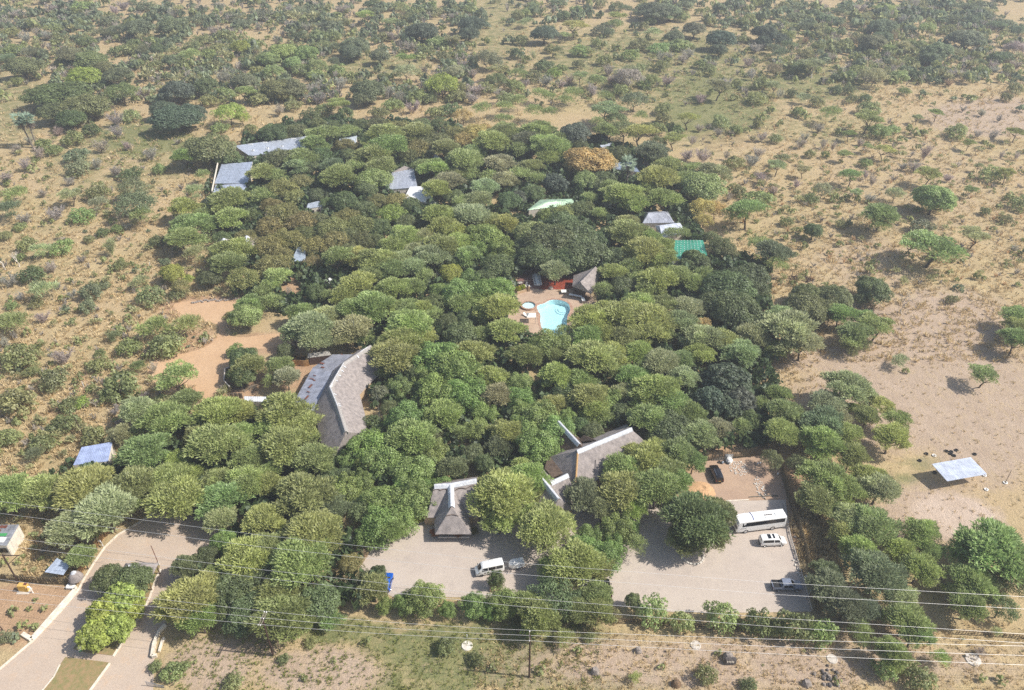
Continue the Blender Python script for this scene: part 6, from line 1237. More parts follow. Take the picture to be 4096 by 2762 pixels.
region(1024,500,S2,'''540 90 300 Ug 1.1,460 160 200 g,130 50 210 d,320 40 190 q,230 80 130 q,1000 100 300 g,1050 180 310 g,930 240 290 g,200 250 250 q,360 260 240 g,500 230 180 d,600 330 190 b,330 320 190 k,700 150 160 o,720 230 150 d,440 330 150 q,560 430 160 q,820 180 160 o,
60 380 230 g,150 410 180 k,350 440 180 o,200 490 250 o,50 560 180 g,480 540 150 d,690 590 220 Ld,640 420 280 g,920 410 250 Lg,980 330 240 g,860 490 180 d,780 340 180 g,300 560 180 o,120 620 160 o,560 610 130 q,
1100 30 260 o,1250 70 250 g,1400 130 260 q,1560 60 200 o,1720 60 240 a,1640 110 180 a,1280 180 230 o,1480 190 220 g,1190 230 180 q,1340 230 140 q,1700 220 190 g,1850 150 270 y,1950 60 230 g,1640 290 290 g,1400 350 230 y,1560 400 190 g,1900 320 250 k,1500 460 230 k,1790 500 220 k,1750 600 230 k,1950 440 190 k,1420 520 220 y,1980 580 180 d,1840 420 180 g,1300 330 160 g,1680 400 180 g,1560 560 170 q,1630 620 180 g,
200 690 290 o,350 750 250 o,100 790 230 o,480 740 190 q,600 800 260 o,700 720 220 o,850 650 190 q,820 780 230 o,960 790 190 q,1060 690 220 Sl,950 590 180 o,1100 590 190 o,250 890 250 o,100 940 260 o,450 940 220 o,620 900 230 o,830 900 210 q,720 860 180 q,540 860 180 q,380 850 190 q,1170 760 180 q,930 900 180 q,1210 620 150 d,730 980 180 q,
1460 720 290 y,1680 720 290 k,1500 820 290 y,1180 880 250 y,1330 890 220 k,1080 960 230 y,1450 960 290 g,1380 1040 270 k,1590 930 220 y,1650 1030 210 g,1800 860 280 v,1920 950 220 v,1900 1090 250 d,1950 780 220 y,1820 760 200 y,1250 990 200 k,1340 760 160 d,1740 960 180 v,1550 1060 160 d,
130 1090 270 o,200 1010 180 o,650 1060 290 Ug 1.2,800 1050 230 y,950 1080 290 y,1050 1150 240 g,900 1190 220 g,1230 1130 220 k,1140 1060 220 k,440 1080 160 o,160 1220 260 Uy,50 1180 150 q,460 1300 150 Ld 1.3,560 1350 130 k,320 1390 100 Hd,
800 1250 280 y,700 1340 220 y,950 1330 330 y,1080 1300 260 y,750 1440 230 g,950 1420 300 g,1210 1280 220 g,1420 1210 150 n,1530 1150 180 l,1680 1190 170 v,1580 1300 290 v,1720 1370 220 v,1430 1290 150 v,1390 1400 220 q,1580 1410 200 g,1860 1280 290 v,1950 1400 240 g,1800 1180 170 d,1300 1460 190 y,1180 1500 260 y,1100 1420 200 y,430 1480 220 k,60 1320 160 g,130 1400 180 k,260 1330 110 Mn,1330 1190 160 g,1660 1500 170 d,1490 1500 190 d,1830 1420 180 g,360 1190 90 Mk''')
region(2048,500,S2,'''490 50 250 B,200 60 260 g,290 170 280 y,120 130 230 b,60 200 180 g,380 110 160 b,30 40 190 g,600 260 330 La,720 290 220 Sa,490 310 190 Sa,560 370 160 q,1000 80 290 Uy,880 30 240 q,830 220 200 q,1140 30 150 s,520 140 140 d,740 60 200 g,1100 230 260 b,1220 320 220 g,1370 240 140 n,1500 240 180 Mn,1270 120 190 Uy,1030 330 110 n,1150 130 140 q,
340 440 210 GB,580 420 200 Lg,720 410 180 d,60 400 180 k,150 330 190 g,290 260 190 g,160 520 170 d,50 560 140 B,190 430 160 k,420 250 150 y,1140 430 290 y,1200 590 270 g,870 550 310 y,960 620 230 y,780 500 180 g,610 580 130 k,680 470 150 d,1500 470 330 Lg,1360 430 180 g,1580 390 240 k,1420 360 180 g,1060 520 180 g,
1500 640 220 Sa,1600 650 180 Sa,1500 740 160 Sa,1850 690 310 Ug 1.3,1740 720 180 g,400 680 180 Sg,680 700 130 k,520 650 180 Sq,600 640 130 q,750 650 130 n,260 700 140 v,300 880 380 d,480 860 350 d,150 830 270 Lg,560 980 340 d,200 1010 300 d,340 1150 220 k,650 900 230 d,380 750 240 d,90 960 200 d,420 1040 280 d,
900 860 300 g,1060 900 220 g,780 860 200 q,900 780 200 g,1050 990 300 y,1180 960 200 y,1150 1050 240 g,820 1020 190 d,950 1120 190 y,800 1170 210 y,720 1300 160 g,870 1250 200 d,960 1020 200 y,1250 860 130 g,1340 860 130 b,1430 1030 200 Gd,1370 1090 140 Gd,1490 1080 150 Gd,1650 940 220 q,1560 880 140 q,1400 790 100 n,1700 1000 160 q,
1700 1250 360 d,1850 1180 300 d,1600 1350 270 d,1800 1390 300 d,1920 1290 200 d,1940 950 190 g,1150 1220 300 y,1300 1190 230 g,1080 1310 220 g,950 1370 300 y,1230 1340 260 y,1100 1440 260 y,600 1440 260 y,740 1400 220 y,1400 1380 240 k,850 1440 200 y,1420 1240 200 g,1510 1180 160 g,1330 1470 220 k,1000 1220 180 y,
1930 580 230 Hg,1880 290 150 n,1930 220 130 n,1750 300 150 s,1780 520 120 s,1680 240 80 Mn,1960 100 110 n,1620 60 100 n,1760 40 110 s,1830 450 80 n,1950 420 140 n,1700 570 100 n''')
region(3072,500,S2,'''70 330 170 Uk,110 270 130 Uk,250 150 130 n,60 110 110 s,280 360 130 Uk,140 250 80 n,400 30 110 n,510 170 90 Mn,440 150 90 Mn,600 240 120 Ug,640 80 110 Ug,780 180 90 Uk,910 210 170 Uy,870 50 190 s,980 40 110 Hg,770 300 100 s,1230 220 180 Mn,1150 330 140 n,650 410 190 Ug,430 500 150 Sk,330 580 120 s,770 390 80 Mn,820 440 110 Mn,690 540 110 Uk,800 580 110 n,1000 530 140 Sk,1250 400 220 Ug,1310 550 260 Lg 1.3,1230 580 140 d,1410 420 100 n,1480 50 150 Hg,1570 150 110 Uy,1640 200 70 Uk,1760 90 140 Mn,1940 70 150 Ug,1500 310 80 n,1590 520 120 Ug,1750 390 170 Hy,1870 390 130 Uy 1.4,1650 330 80 Uk,1980 620 160 Hg,1860 740 110 s,
880 720 260 g,880 810 160 g,360 820 140 Ld,140 760 110 s,570 780 90 s,1280 980 470 Ug .8,1130 950 180 Ug .9,1210 800 170 Hb,1610 880 240 Uk,1930 970 90 n,1495 1280 70 Hd,1440 1370 100 s,40 1000 270 b,60 1100 180 b,830 1270 260 Ld,740 1350 120 d,300 1310 220 Lq,530 1330 240 Lx,420 1380 180 Lx,560 1470 200 l,760 1530 200 g,1950 1450 190 Hg,450 240 80 s,330 230 90 s,1050 120 80 s,1330 640 100 s,1110 740 70 s,1700 680 90 s,1900 560 80 s,1450 100 80 s,1220 60 70 s,720 140 90 n,560 60 80 s,1830 240 70 Mn,1950 240 80 Mn,980 420 80 n,1060 330 90 n,220 470 100 n,50 520 110 n,520 570 90 s,1280 820 60 s,240 590 80 Fk,1120 40 90 s,1350 1000 120 Ug''')
region(0,0,S3,'''550 830 400 Ld,380 850 260 d,760 940 330 Lx,480 1000 230 d,640 1060 220 d,850 980 190 x,1600 810 260 B,1600 1050 350 B,1740 1000 200 B,1480 980 200 B,750 680 240 l,1080 670 210 Lb,1100 830 260 Sq,200 590 260 Lx,620 480 190 Lb,2080 1010 260 Sl,2200 1060 140 Sl,2050 690 230 Mn,1860 770 190 d,2200 720 180 Lb,2230 850 200 Ug,1430 440 130 d,1250 240 220 Lb,1580 220 210 Lb,2180 410 150 l,1740 510 170 g,1560 540 140 Lb,820 530 240 Lx,930 600 150 x,
1100 900 110 n,1180 1060 130 Hg,850 1180 160 Hd,1050 1080 190 Mn,630 1260 200 s,140 1330 130 n,1610 1290 90 n,270 1280 110 n,400 1320 150 s,950 1300 90 n,520 1200 130 n,700 1090 160 s,1900 920 130 s,2050 850 140 s,1300 860 120 n,1240 900 80 s,1700 860 140 s,1400 600 140 s,1250 590 110 s,1670 590 110 Hg,1900 500 120 s,1760 420 130 s,2000 440 130 s,2280 390 110 s,1180 460 130 s,1310 470 120 Fb,1080 470 110 s,1390 390 150 Hd,1220 400 110 s,1050 300 200 Fb,920 320 160 Fb,790 380 150 s,250 220 170 Hb,700 220 120 s,520 260 110 Hg,740 60 180 Hg,1000 190 140 Hb,1320 60 180 Hb,300 500 180 Fb,120 460 150 s,70 560 150 Fb,420 330 110 n,600 110 110 n,150 130 160 n,820 130 150 n,1040 100 120 n,1120 60 120 n,450 90 140 n,330 300 110 n,2100 160 150 Hb,2200 220 150 Hb,2040 330 130 s,1850 370 130 s,1820 180 160 Hb,1940 280 110 n,1560 120 130 n,1840 80 130 n,2000 60 130 n,90 300 130 s,40 210 120 n,230 350 110 n,560 370 110 s,160 740 100 s,1950 600 110 s,2250 570 130 Hd,1480 690 80 s,930 770 110 Hd,2280 1180 130 s,2000 1170 150 s''')
region(1024,0,S3,'''1510 270 250 B,1960 210 210 B,1930 300 170 B,2100 520 230 Sb,2170 560 140 Sb,900 400 220 Lb,860 460 180 Lb,1120 500 160 Lb,240 460 230 Lg,120 520 180 Lg,450 470 190 Lg,330 560 150 Lg,200 790 230 Lx,320 780 220 Lb,1020 800 260 Lb,980 870 180 Lb,1690 750 290 Sl,1620 780 150 Sl,1980 820 220 n,1960 900 150 n,750 960 200 Ug,1370 540 170 Ug,1360 640 200 Sk,700 240 180 Hb,1000 150 170 Uy,1220 210 140 Uk,1660 390 150 Hg,1790 370 150 Uk,1300 1070 280 Uy,1980 1120 260 Sa,1880 1040 180 Sa,2080 1180 180 Sa,
60 140 200 Hb,400 110 180 Hb,300 90 120 n,560 60 160 n,780 90 180 n,640 170 120 n,320 230 120 n,460 260 110 n,560 330 150 s,700 330 140 s,400 340 150 Hd,620 420 160 s,720 450 110 Fb,1080 120 130 Fb,1160 60 140 Hb,1060 50 120 Hd,1440 90 170 Hg,1560 60 140 Hg,1640 110 110 s,1790 80 90 s,1890 60 80 Hg,1300 60 130 s,1400 170 120 s,1250 340 130 n,1160 340 100 s,1800 160 110 n,1950 90 110 s,2050 100 60 n,2250 190 50 s,2300 370 80 Hd,2090 380 80 s,1390 430 140 n,1530 480 140 s,1700 520 110 s,1880 590 100 n,1780 580 90 Hd,1870 500 90 s,1560 380 80 s,
60 540 160 s,160 640 190 Sg,40 660 160 s,420 640 170 s,560 590 190 Sg,740 640 140 s,560 690 120 Hg,700 580 110 Fb,620 780 180 n,780 760 130 n,520 820 130 n,200 1010 130 n,340 960 120 s,30 900 140 s,560 900 150 n,620 1000 150 s,820 1040 130 Hd,500 1060 150 Hd,1200 840 150 Mn,1300 900 160 Mn,1170 700 90 s,1180 780 80 Hg,1480 880 160 s,1580 900 110 s,1420 980 150 n,1250 960 140 s,1120 1030 130 s,1640 1030 130 s,1760 1000 160 Hd,1800 640 150 Sk,2200 650 200 Uk,2190 720 190 Sx,2110 800 150 s,2200 850 110 n,2280 900 140 s,2060 1000 170 b,2250 980 160 g,1960 680 110 n,1850 880 130 s,1500 1130 200 q,1660 1120 180 q,1100 1120 180 q,950 1130 160 q,400 1150 180 d,230 1170 200 q,100 1180 160 g,1200 1180 180 q,560 1120 160 q,700 1150 160 q,850 1200 180 g,2250 1100 180 g,2150 1250 180 d''')
region(2048,0,S3,'''290 290 200 B,570 250 240 Uy,480 330 110 Uk,940 210 130 Sg,960 160 160 Uy,800 280 130 Hb,880 300 90 Hb,1320 80 300 Lb,1440 90 180 Lb,1200 90 150 Hb,1480 320 150 Lb,1660 250 180 Lb,1900 340 220 B,1880 440 130 B,2300 280 190 B,2290 370 130 B,620 470 150 Hg,1070 500 150 Hg,1330 440 170 Hg,1520 410 180 Hg,1160 410 160 Hs,480 150 130 Hq,580 100 110 Hg,150 120 120 Hg,50 140 110 Hs,1060 690 250 Sn,1080 650 200 Sk,1410 740 120 n,1560 540 120 n,1820 600 100 n,1870 800 230 Uk 1.3,1930 770 140 n,560 1100 260 GB,520 1180 200 GB,1110 900 230 Sb,880 1020 300 Uk,950 1080 200 q,1900 1110 170 Hg,2050 1150 120 n,
180 60 130 s,420 30 130 Hb,720 30 80 s,800 40 100 s,950 60 110 s,1020 100 110 Fb,790 140 60 s,130 220 130 Fk,90 370 110 s,770 390 90 s,830 420 70 s,350 450 90 s,410 490 110 Fq,720 490 80 Fk,50 490 130 Hd,120 540 80 s,300 600 140 Hd,200 500 100 Mk,370 670 110 Hl,440 630 110 s,610 590 90 s,830 550 130 s,960 440 80 s,940 520 80 s,1200 240 90 s,1250 190 90 s,1380 180 130 Fb,1540 160 110 s,1570 60 150 Hb,1700 110 80 s,1770 100 70 s,1890 120 70 s,2160 160 110 Sg,2160 80 80 s,1920 70 50 Hd,1800 200 100 s,1980 190 60 s,2110 360 90 s,2220 440 130 n,2300 130 110 s,1290 320 140 Fk,1340 520 110 n,1420 520 90 n,1360 600 130 s,1600 500 130 n,1700 590 90 s,1640 660 70 Nn,1780 640 120 s,2150 570 110 n,2180 680 120 Mn,2050 760 90 s,2270 760 120 s,2230 900 150 s,
60 680 150 k,30 780 140 s,200 700 140 s,300 740 130 n,130 760 90 n,440 770 90 n,620 700 150 Uk,520 730 120 n,770 720 150 Sg,880 650 120 n,900 740 120 n,960 740 140 n,730 830 140 n,1280 720 130 Sg,1200 760 110 s,980 830 130 s,850 880 130 k,250 860 150 k,330 890 130 k,560 860 170 y,480 920 140 g,60 920 150 g,200 1020 170 y,340 1030 140 g,780 1120 150 y,1030 1130 150 q,1180 1060 120 k,1380 990 130 Hg,1370 1080 110 s,1220 1150 140 q,1600 1090 200 Uy,1500 1180 110 s,1700 1170 110 n,1430 1150 110 Hd,1640 1280 110 Mn,1780 1160 90 n,2000 1210 90 n,2240 1130 110 s,1580 940 70 n,2140 1180 70 s,2290 1070 80 s,2190 1260 100 n,2290 1230 80 n,1160 620 90 s,1240 600 50 s,1720 900 120 n''')
region(3072,0,S3,'''60 260 220 B,80 340 170 B,1040 230 200 Lb,960 370 200 Lb,1040 330 150 Lb,1540 450 220 Lb,1480 520 160 Lb,1800 330 270 Lb,1900 380 170 Sb,2260 430 190 Sn,1330 50 150 Mn,1080 80 200 Hy,1450 250 150 Sg,960 680 220 Sk,580 1040 190 g,900 1090 240 Ug 1.2,1000 1110 130 Ug,1700 1140 170 Hg,930 990 150 Hg,1530 1040 140 Ug,1180 1180 130 Hg,1360 1080 100 Uk,390 600 230 Uk,280 600 130 Sk,
240 60 160 Hb,140 60 110 s,400 140 120 Hd,520 170 150 Hb,250 160 160 Hb,330 260 120 Fb,180 330 110 s,330 380 90 m 1.6,480 260 120 s,560 290 130 s,640 130 130 Fb,720 60 150 Hb,830 80 130 n,760 160 120 Fk,860 180 130 Fk,700 250 110 m,900 140 90 s,1210 190 120 Mn,1250 60 110 Hb,1200 100 90 n,1440 100 130 n,1540 130 140 Hb,1700 60 160 Hb,1840 90 160 Fb,1980 60 150 Hb,1680 190 150 Fb,1830 200 140 Fb,1980 160 150 Hb,2150 220 170 Hb,2280 280 130 Hb,2080 250 130 Fb,1620 270 120 s,1290 280 110 Hb,1140 330 110 m,1360 420 120 s,1230 430 120 Fk,820 350 110 s,700 400 100 s,780 370 90 m,580 420 90 n,640 430 100 s,450 430 110 s,180 430 140 Fb,120 510 150 Fb,60 460 120 Fb,570 530 110 n,330 510 110 s,860 450 70 Hb,760 440 90 s,830 530 100 s,950 510 120 s,1080 520 90 Mn,1100 450 110 k,1230 540 80 s,1340 570 110 s,1700 500 120 Fk,1900 520 100 s,2080 530 130 Hd,2180 520 110 Hb,2250 600 110 n,2030 610 110 n,1900 590 100 Fb,1200 700 130 Hg,1140 740 80 s,1340 690 110 Hd,1430 660 90 Hd,1560 650 120 Hd,1690 690 140 n,1640 760 90 m,1830 720 110 Fb,1850 690 80 s,1940 650 110 s,2060 640 90 n,2200 670 90 s,2250 810 120 s,1120 640 100 n,800 640 130 s,730 690 110 s,610 820 90 Hd,730 820 100 Hx,220 850 90 Hd,320 910 110 Fk,50 790 150 Uk,100 860 100 n,30 1000 70 s,280 1020 100 Hg,350 1060 80 s,110 1130 80 s,760 900 90 Hq,880 900 90 Hd,480 1160 100 Nn,450 930 110 s,1240 830 90 s,1410 850 60 Hd,1680 900 50 Hd,1860 900 80 s,1950 1030 90 n,2100 1080 80 n,1780 990 80 n,2300 990 80 Hd,1910 1220 110 n,2170 890 90 s,1100 1110 80 Nn,330 1250 120 n,720 1210 80 Uy,580 1300 90 n,1340 1220 100 s,2240 1230 140 Uk,2070 1220 110 n,1830 1290 90 Uy,60 620 130 Sm''')

# label wording: what it looks like, then which one of its look it is, counted from a landmark
LAND = [('swimming pool', P(2200,1260)), ('white coach', P(3040,2110)), ('long curved thatched roof', P(1330,1600)), ('thatched entrance hut', P(1800,2080)), ('tin-roofed pavilion', P(3820,1900)),
        ('driveway island', P(450,2450)), ('green tin roof', P(2770,1000)), ('long grey tin roof', P(1080,580)), ('white pickup', P(1320,1140)), ('black car', P(2865,1905)), ('white minivan', P(3090,2190)),
        ('square tin roof', P(1610,710)), ('wide thatched roof', P(2400,1800)), ('grey pickup', P(3150,2365)), ('white minibus', P(1960,2300)), ('blue tin roof', P(370,1810)), ('walled cottage', P(930,710)),
        ('tall palms', P(150,540)), ('bleached dead tree', P(3245,310)), ('ruined white walls', P(610,320)), ('sandy clearing', P(840,1400)), ('bare pink earth', P(3980,470)), ('centre power pole', P(2117,2710)),
        ('boulder pile', P(3310,2690)), ('golden tree', P(2350,660)), ('single fan palm', P(2500,740)), ('leaning tree', P(3830,1570))]
ORD = ['nearest','second nearest','third nearest','fourth nearest','fifth nearest','sixth nearest','seventh nearest','eighth nearest','ninth nearest','tenth nearest','eleventh nearest','twelfth nearest','thirteenth nearest','fourteenth nearest','fifteenth nearest','sixteenth nearest','seventeenth nearest','eighteenth nearest','nineteenth nearest','twentieth nearest']
def side(p, q):
    dx, dy = p.x-q.x, p.y-q.y
    if abs(dx) > abs(dy): return 'right of' if dx > 0 else 'left of'
    return 'behind' if dy > 0 else 'in front of'
TREEK = ('thorn','umbrella','leafy','vine','scrubtree','big_leaf','bare_tree')
def finish_plants():
    NO = [LOT, YARD, ROAD, SANDLOT, POOL]
    keep = []
    uniq = []
    for d in PLANTS:      # the enlarged quarters overlap: drop what was read off twice
        if any(e['reg'] != d['reg'] and math.hypot(e['x']-d['x'], e['y']-d['y']) < .5*min(e['wpx'], d['wpx']) for e in uniq): continue
        uniq.append(d)
    for d in uniq:
        if d['kind'] in ('bush','feather_bush','bare') and any(inside(q, d['pos'].x, d['pos'].y) for q in NO): continue
        keep.append(d)
    # bushes: those that show largest stay individuals, the rest become one mass of far scrub
    small = [d for d in keep if d['kind'] not in TREEK]; trees = [d for d in keep if d['kind'] in TREEK]
    th_ = sorted([d for d in trees if d['kind'] == 'thorn'], key=lambda d: -d['wpx']); THICKET.extend(th_[295:]); cut = set(id(d) for d in th_[295:])
    trees = [d for d in trees if id(d) not in cut]
    buckets = {}
    for d in trees:
        nm, lp = min(LAND, key=lambda t: (d['pos']-t[1]).length); s = side(d['pos'], lp); d['dist'] = (d['pos']-lp).length
        buckets.setdefault((d['kind'], d['tone'], s, nm), []).append(d)
    for (k, t, s, nm), ds in buckets.items():
        ds.sort(key=lambda d: d['dist'])
        for i, d in enumerate(ds):
            only = '' if len(ds) == 1 else ORD[i]+' '
            make_plant(d, f"{LOOK[t]} {KINDN[k][1]}, {only}{s} the {nm}", 'trees of the bushland and lodge grounds')
    small.sort(key=lambda d: -d['wpx']); buckets = {}
    for d in small[:460]:
        nm, lp = min(LAND, key=lambda t: (d['pos']-t[1]).length); s = side(d['pos'], lp); d['dist'] = (d['pos']-lp).length
        buckets.setdefault((d['kind'], d['tone'], s, nm), []).append(d)
    for (k, t, s, nm), ds in buckets.items():
        ds.sort(key=lambda d: d['dist'])
        for i, d in enumerate(ds):
            only = '' if len(ds) == 1 else ORD[min(i,19)]+' '
            make_plant(d, f"{LOOK[t]} {KINDN[k][1]}, {only}{s} the {nm}", {'bush':'leafy bushes of the bushland','feather_bush':'feathery thorn bushes','bare':'leafless bushes in the dry grass'}[k])
    return small[460:]
THICKET = []
REST = finish_plants()
print('PLANTS', len(PLANTS), 'rest', len(REST))
# ------------------------------------------------------------ uncountable growth: far scrub, undergrowth, grass
def tile(protos, items, name, m):
    """merge many scaled copies of small meshes (arrays) into one object; items: (k, x, y, sx, sz, rot, tone shift)"""
    Vs, Fs, Ts, b = [], [], [], 0
    for (k, x, y, sx, sz, rot, ts, z) in items:
        V, F, T = protos[k]; c, s = math.cos(rot), math.sin(rot)
        W = np.empty_like(V); W[:,0] = (V[:,0]*c-V[:,1]*s)*sx+x; W[:,1] = (V[:,0]*s+V[:,1]*c)*sx+y; W[:,2] = V[:,2]*sz+z
        Vs.append(W); Fs.append(F+b); Ts.append(np.clip(T+ts,0,1)); b += len(V)
    return mesh_np(name, np.concatenate(Vs), np.concatenate(Fs), m, tone=np.concatenate(Ts))
g = random.Random(11)
lo = [crown_leafy(300+s, 7, 4.5, 2.9, 2.4, -.4, .5, 3.0)[:3] for s in range(4)]      # small cheap bush, radius 5, height 5
lo_f = [crown_thorn(320+s, 5, .5, 16, 2.4, 1.0, 3.6)[:3] for s in range(3)]
for k in range(3):
    V, F, T = lo_f[k]; n = len(F); V = V.reshape(n,4,3); mid = (V[:,1]+V[:,3])/2; V[:,1] = mid+(V[:,1]-mid)*6; V[:,3] = mid+(V[:,3]-mid)*6; lo_f[k] = (V.reshape(-1,3), F, T)
def crownbare(seed): return crown_twigs(seed, 6, 3, 3, 5.5, 5, .75)[:3]
lo_far = [crown_leafy(360+s, 6, 4, 2.9, 2.4, -.4, .55, 3.5)[:3] for s in range(4)]
lo_n = [crownbare(340+s) for s in range(3)]
CLEAR = [LOT, YARD, ROAD, SANDLOT, DECK, PATIO]
FIELD = PP((3080,1430),(3500,1250),(3700,1180),(4200,1200),(4300,2300),(3700,2080),(3600,1800),(3350,1560))
def zone_ok(x, y): return not any(inside(q, x, y) for q in CLEAR)
COMP = PP((830,760),(930,600),(1150,500),(1550,490),(2050,540),(2400,560),(2780,700),(2800,960),(3060,1080),(3080,1480),(3200,1700),(3090,1790),(2850,1800),(2700,1900),(2300,2080),(2050,2130),(1700,2050),(1500,2130),(1420,2250),(1530,2400),(1050,2480),(760,2280),(900,2080),(650,2000),(330,2060),(200,1900),(560,1800),(900,1660),(1180,1650),(1400,1850),(1500,1600),(1450,1350),(1300,1300),(1180,1290),(950,1180),(900,1000))
# far and middle scrub
groups = {'s': ([], lo, (114,118,68)), 'b': ([], lo_far, (98,108,78)), 'n': ([], lo_n, (136,128,118)), 'k': ([], lo_f, (132,132,88)), 'm': ([], lo_n, (158,132,98))}
for d in REST:
    t = d['tone'] if d['tone'] in groups else ('b' if d['tone'] in 'BdxL' else 's')
    groups[t][0].append((g.randrange(3), d['pos'].x, d['pos'].y, d['W']/10, d['H']/5.2, g.uniform(0,6.28), g.uniform(-.15,.15), 0))
GLADES = [(20,430,190,150,.92),(1480,270,220,50,.9),(2450,170,420,150,.62),(2000,120,120,140,.8),(3980,470,260,75,.9),(4080,70,120,60,.9),(2800,400,130,120,.7),(560,560,150,60,.7),(640,640,60,200,.5)]
def scat(n, fn, wt, smin, smax, far=None):
    for _ in range(n):
        u, v = g.uniform(-250,4350), None
        x, y = fn()
        px, py = proj((x, y, 0))
        if not zone_ok(x, y) or inside(COMP, x, y): continue
        if any(((px-a)/c)**2+((py-b)/d)**2 < 1 and g.random() < e for a, b, c, d, e in GLADES): continue
        k = g.choices(list(wt), list(wt.values()))[0]; W = g.uniform(smin, smax)*g.uniform(.6,1.1)
        groups[k][0].append((g.randrange(3), x, y, W/10, W*g.uniform(.55,.85)/5.2, g.uniform(0,6.28), g.uniform(-.2,.2), 0))
def clump(px, py):
    return .5+.5*math.sin(px*.013+1.3*math.sin(py*.021))*math.cos(py*.017+px*.006)
def frame_pt(y0, y1, x0=-300, x1=4400):
    while True:
        px, py = g.uniform(x0, x1), g.uniform(y0, y1)
        if g.random() < .25+.75*clump(px, py): q = P(px, py); return q.x, q.y
scat(2600, lambda: frame_pt(-260, 130), {'s':.16,'b':.5,'n':.26,'k':.08}, 3.5, 8.5)
scat(2200, lambda: frame_pt(60, 420, -300, 1900), {'s':.26,'b':.36,'n':.28,'k':.1}, 2.2, 6.5)
scat(700, lambda: frame_pt(60, 420, 2000, 3100), {'s':.42,'b':.2,'n':.18,'k':.2}, 1.2, 4.0)
scat(1500, lambda: frame_pt(40, 340, 3100, 4400), {'s':.36,'b':.24,'n':.26,'k':.14}, 2.0, 6.0)
scat(1300, lambda: frame_pt(400, 1800, -300, 950), {'s':.3,'b':.06,'n':.34,'k':.3}, .7, 3.0)
scat(1500, lambda: frame_pt(340, 1150, 2800, 4400), {'s':.34,'n':.22,'k':.3,'m':.14}, .6, 2.8)
scat(120, lambda: frame_pt(1800, 2300, -300, 300), {'s':.5,'n':.2,'k':.3}, .6, 2.0)
scat(260, lambda: (g.uniform(-160,160), P(2048, 2600).y+g.uniform(-35,9)), {'s':.6,'k':.4}, .25, .8)
# a ring of scrub around what the camera frames, so that the land goes on
def outer():
    while True:
        x, y = g.uniform(-700,700), g.uniform(20,1100)
        px, py = proj((x, y, 0))
        if (px < -250 or px > 4350 or py < -200) and y > 30: return x, y
scat(900, outer, {'s':.05,'b':.7,'n':.2,'k':.05}, 3.0, 8.0)
LBL = {'s': 'low green scrub scattered over the dry bushland', 'b': 'dark blue-green scrub thickets over the far bushland', 'n': 'grey leafless brush scattered through the dry bushland', 'k': 'pale feathery thorn scrub scattered over the bushland', 'm': 'dead brown brush in the dry grass'}
for k, (it, pr, c) in groups.items():
    if it: o = link('scrub', tile(pr, it, 'scrub', 'leaf'), color=tone_(c)); tag(o, LBL[k], 'scrub', kind='stuff')
# undergrowth below the lodge trees
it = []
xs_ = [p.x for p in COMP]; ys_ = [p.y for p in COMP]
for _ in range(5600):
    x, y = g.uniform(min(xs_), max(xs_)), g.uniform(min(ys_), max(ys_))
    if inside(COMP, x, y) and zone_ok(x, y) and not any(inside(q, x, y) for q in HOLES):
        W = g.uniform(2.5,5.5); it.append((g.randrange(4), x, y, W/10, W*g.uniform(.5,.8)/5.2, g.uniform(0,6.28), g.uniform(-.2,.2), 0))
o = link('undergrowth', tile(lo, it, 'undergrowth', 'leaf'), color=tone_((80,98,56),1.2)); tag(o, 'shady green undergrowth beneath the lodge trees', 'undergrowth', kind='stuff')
if THICKET:
    lt_ = [crown_thorn(500+k_, 16, .5, 70, 4.4, .9, 1.2)[:3] for k_ in range(3)]
    it = [(k_ % 3, d['pos'].x, d['pos'].y, d['W']/10, d['H']/7.2, g.uniform(0,6.28), g.uniform(-.15,.15), 0) for k_, d in enumerate(THICKET)]
    o = link('thorn_thicket', tile(lt_, it, 'thorn_thicket', 'leaf'), color=TONE['g']); tag(o, 'small thorn tree crowns filling the gaps between the larger lodge trees', 'thicket', kind='stuff')
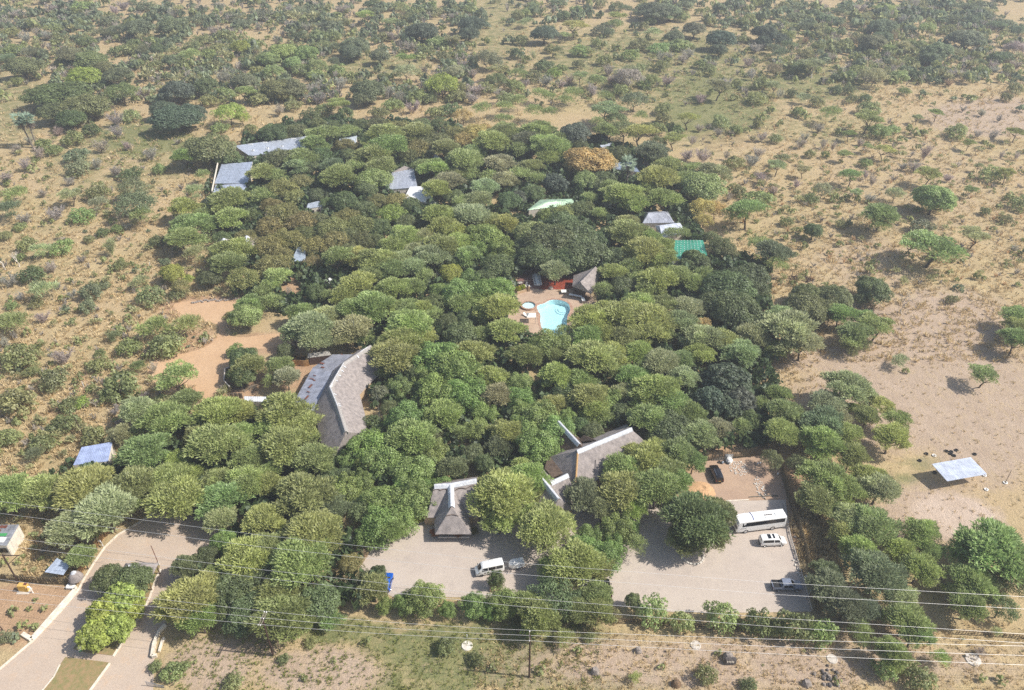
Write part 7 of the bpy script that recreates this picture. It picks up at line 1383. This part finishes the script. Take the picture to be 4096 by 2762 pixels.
# dry grass
def tuft(seed, n=9, h=1.0, lean=.9):
    rng = np.random.default_rng(seed); a = rng.uniform(0,6.28,n); d = unit(np.stack([np.cos(a)*lean*rng.uniform(.2,1,n), np.sin(a)*lean*rng.uniform(.2,1,n), np.ones(n)],1))
    c = np.stack([np.cos(a)*.12, np.sin(a)*.12, np.zeros(n)],1)*rng.uniform(0,2,(n,1)); V, F = blades(c, d, rng.uniform(.6,1.1,n)*h, np.full(n,.16), rng); return V, F, np.clip(rng.normal(.5,.2,n),0,1)
tp = [tuft(400+s) for s in range(6)]
it = []; itg = []
def grass(n, y0, y1, x0, x1, s0, s1, dst, thr=.35):
    for _ in range(n):
        px, py = g.uniform(x0,x1), g.uniform(y0,y1)
        if math.sin(px*.031+2*math.sin(py*.043))*math.cos(py*.029+px*.011) < thr-1+g.random()*1.2-.5: continue
        q = P(px, py)
        if not zone_ok(q.x, q.y): continue
        s = g.uniform(s0,s1); dst.append((g.randrange(6), q.x, q.y, s, s*g.uniform(.6,1.1), g.uniform(0,6.28), g.uniform(-.3,.3), 0))
grass(9000, 650, 2080, -100, 900, .7, 1.5, it); grass(2600, 100, 650, -100, 2100, 1.2, 2.4, it); grass(8000, 350, 1450, 2900, 4200, .7, 1.6, it); grass(1600, 100, 420, 2100, 4200, 1.2, 2.2, it)
grass(2600, 2480, 2780, 1900, 4200, .35, .8, it); grass(900, 1400, 2300, 3300, 4200, .35, .8, it); grass(700, 2060, 2320, 80, 330, .6, 1.2, it); grass(500, 2000, 2300, 3160, 3350, .9, 1.6, it); grass(300, 1250, 1800, 3080, 3300, .8, 1.5, it)
grass(2200, 2470, 2780, 700, 2400, .3, .75, itg); grass(700, 150, 450, 2300, 3100, .9, 1.6, itg); grass(300, 520, 680, 400, 900, .8, 1.4, itg)
o = link('dry_grass', tile(tp, it, 'dry_grass', 'grass_blade'), color=lin(206,188,146)); tag(o, 'dry straw-coloured grass over the open ground', 'grass', kind='stuff')
o = link('green_grass', tile(tp, itg, 'green_grass', 'grass_blade'), color=lin(136,144,78)); tag(o, 'green grass and weeds on the front verge and glades', 'grass', kind='stuff')
# ------------------------------------------------------------ haze
hm = bpy.data.materials.new('haze_air'); hm.use_nodes = True; MATS['haze_air'] = hm
N = hm.node_tree.nodes; N.remove(N['Principled BSDF']); pv_ = N.new('ShaderNodeVolumePrincipled'); pv_.inputs['Density'].default_value = .00042; pv_.inputs['Color'].default_value = (.86,.91,1,1); pv_.inputs['Anisotropy'].default_value = .2
hm.node_tree.links.new(pv_.outputs[0], N['Material Output'].inputs['Volume'])
hz = MB().box((0, 1500, 57.5), (7000, 4600, 121.0)).build('haze', 'haze_air'); tag(hz, 'thin pale haze over the far bushland', 'haze', kind='stuff')
for o in SC.objects:
    if '_o' in o.keys(): del o['_o']
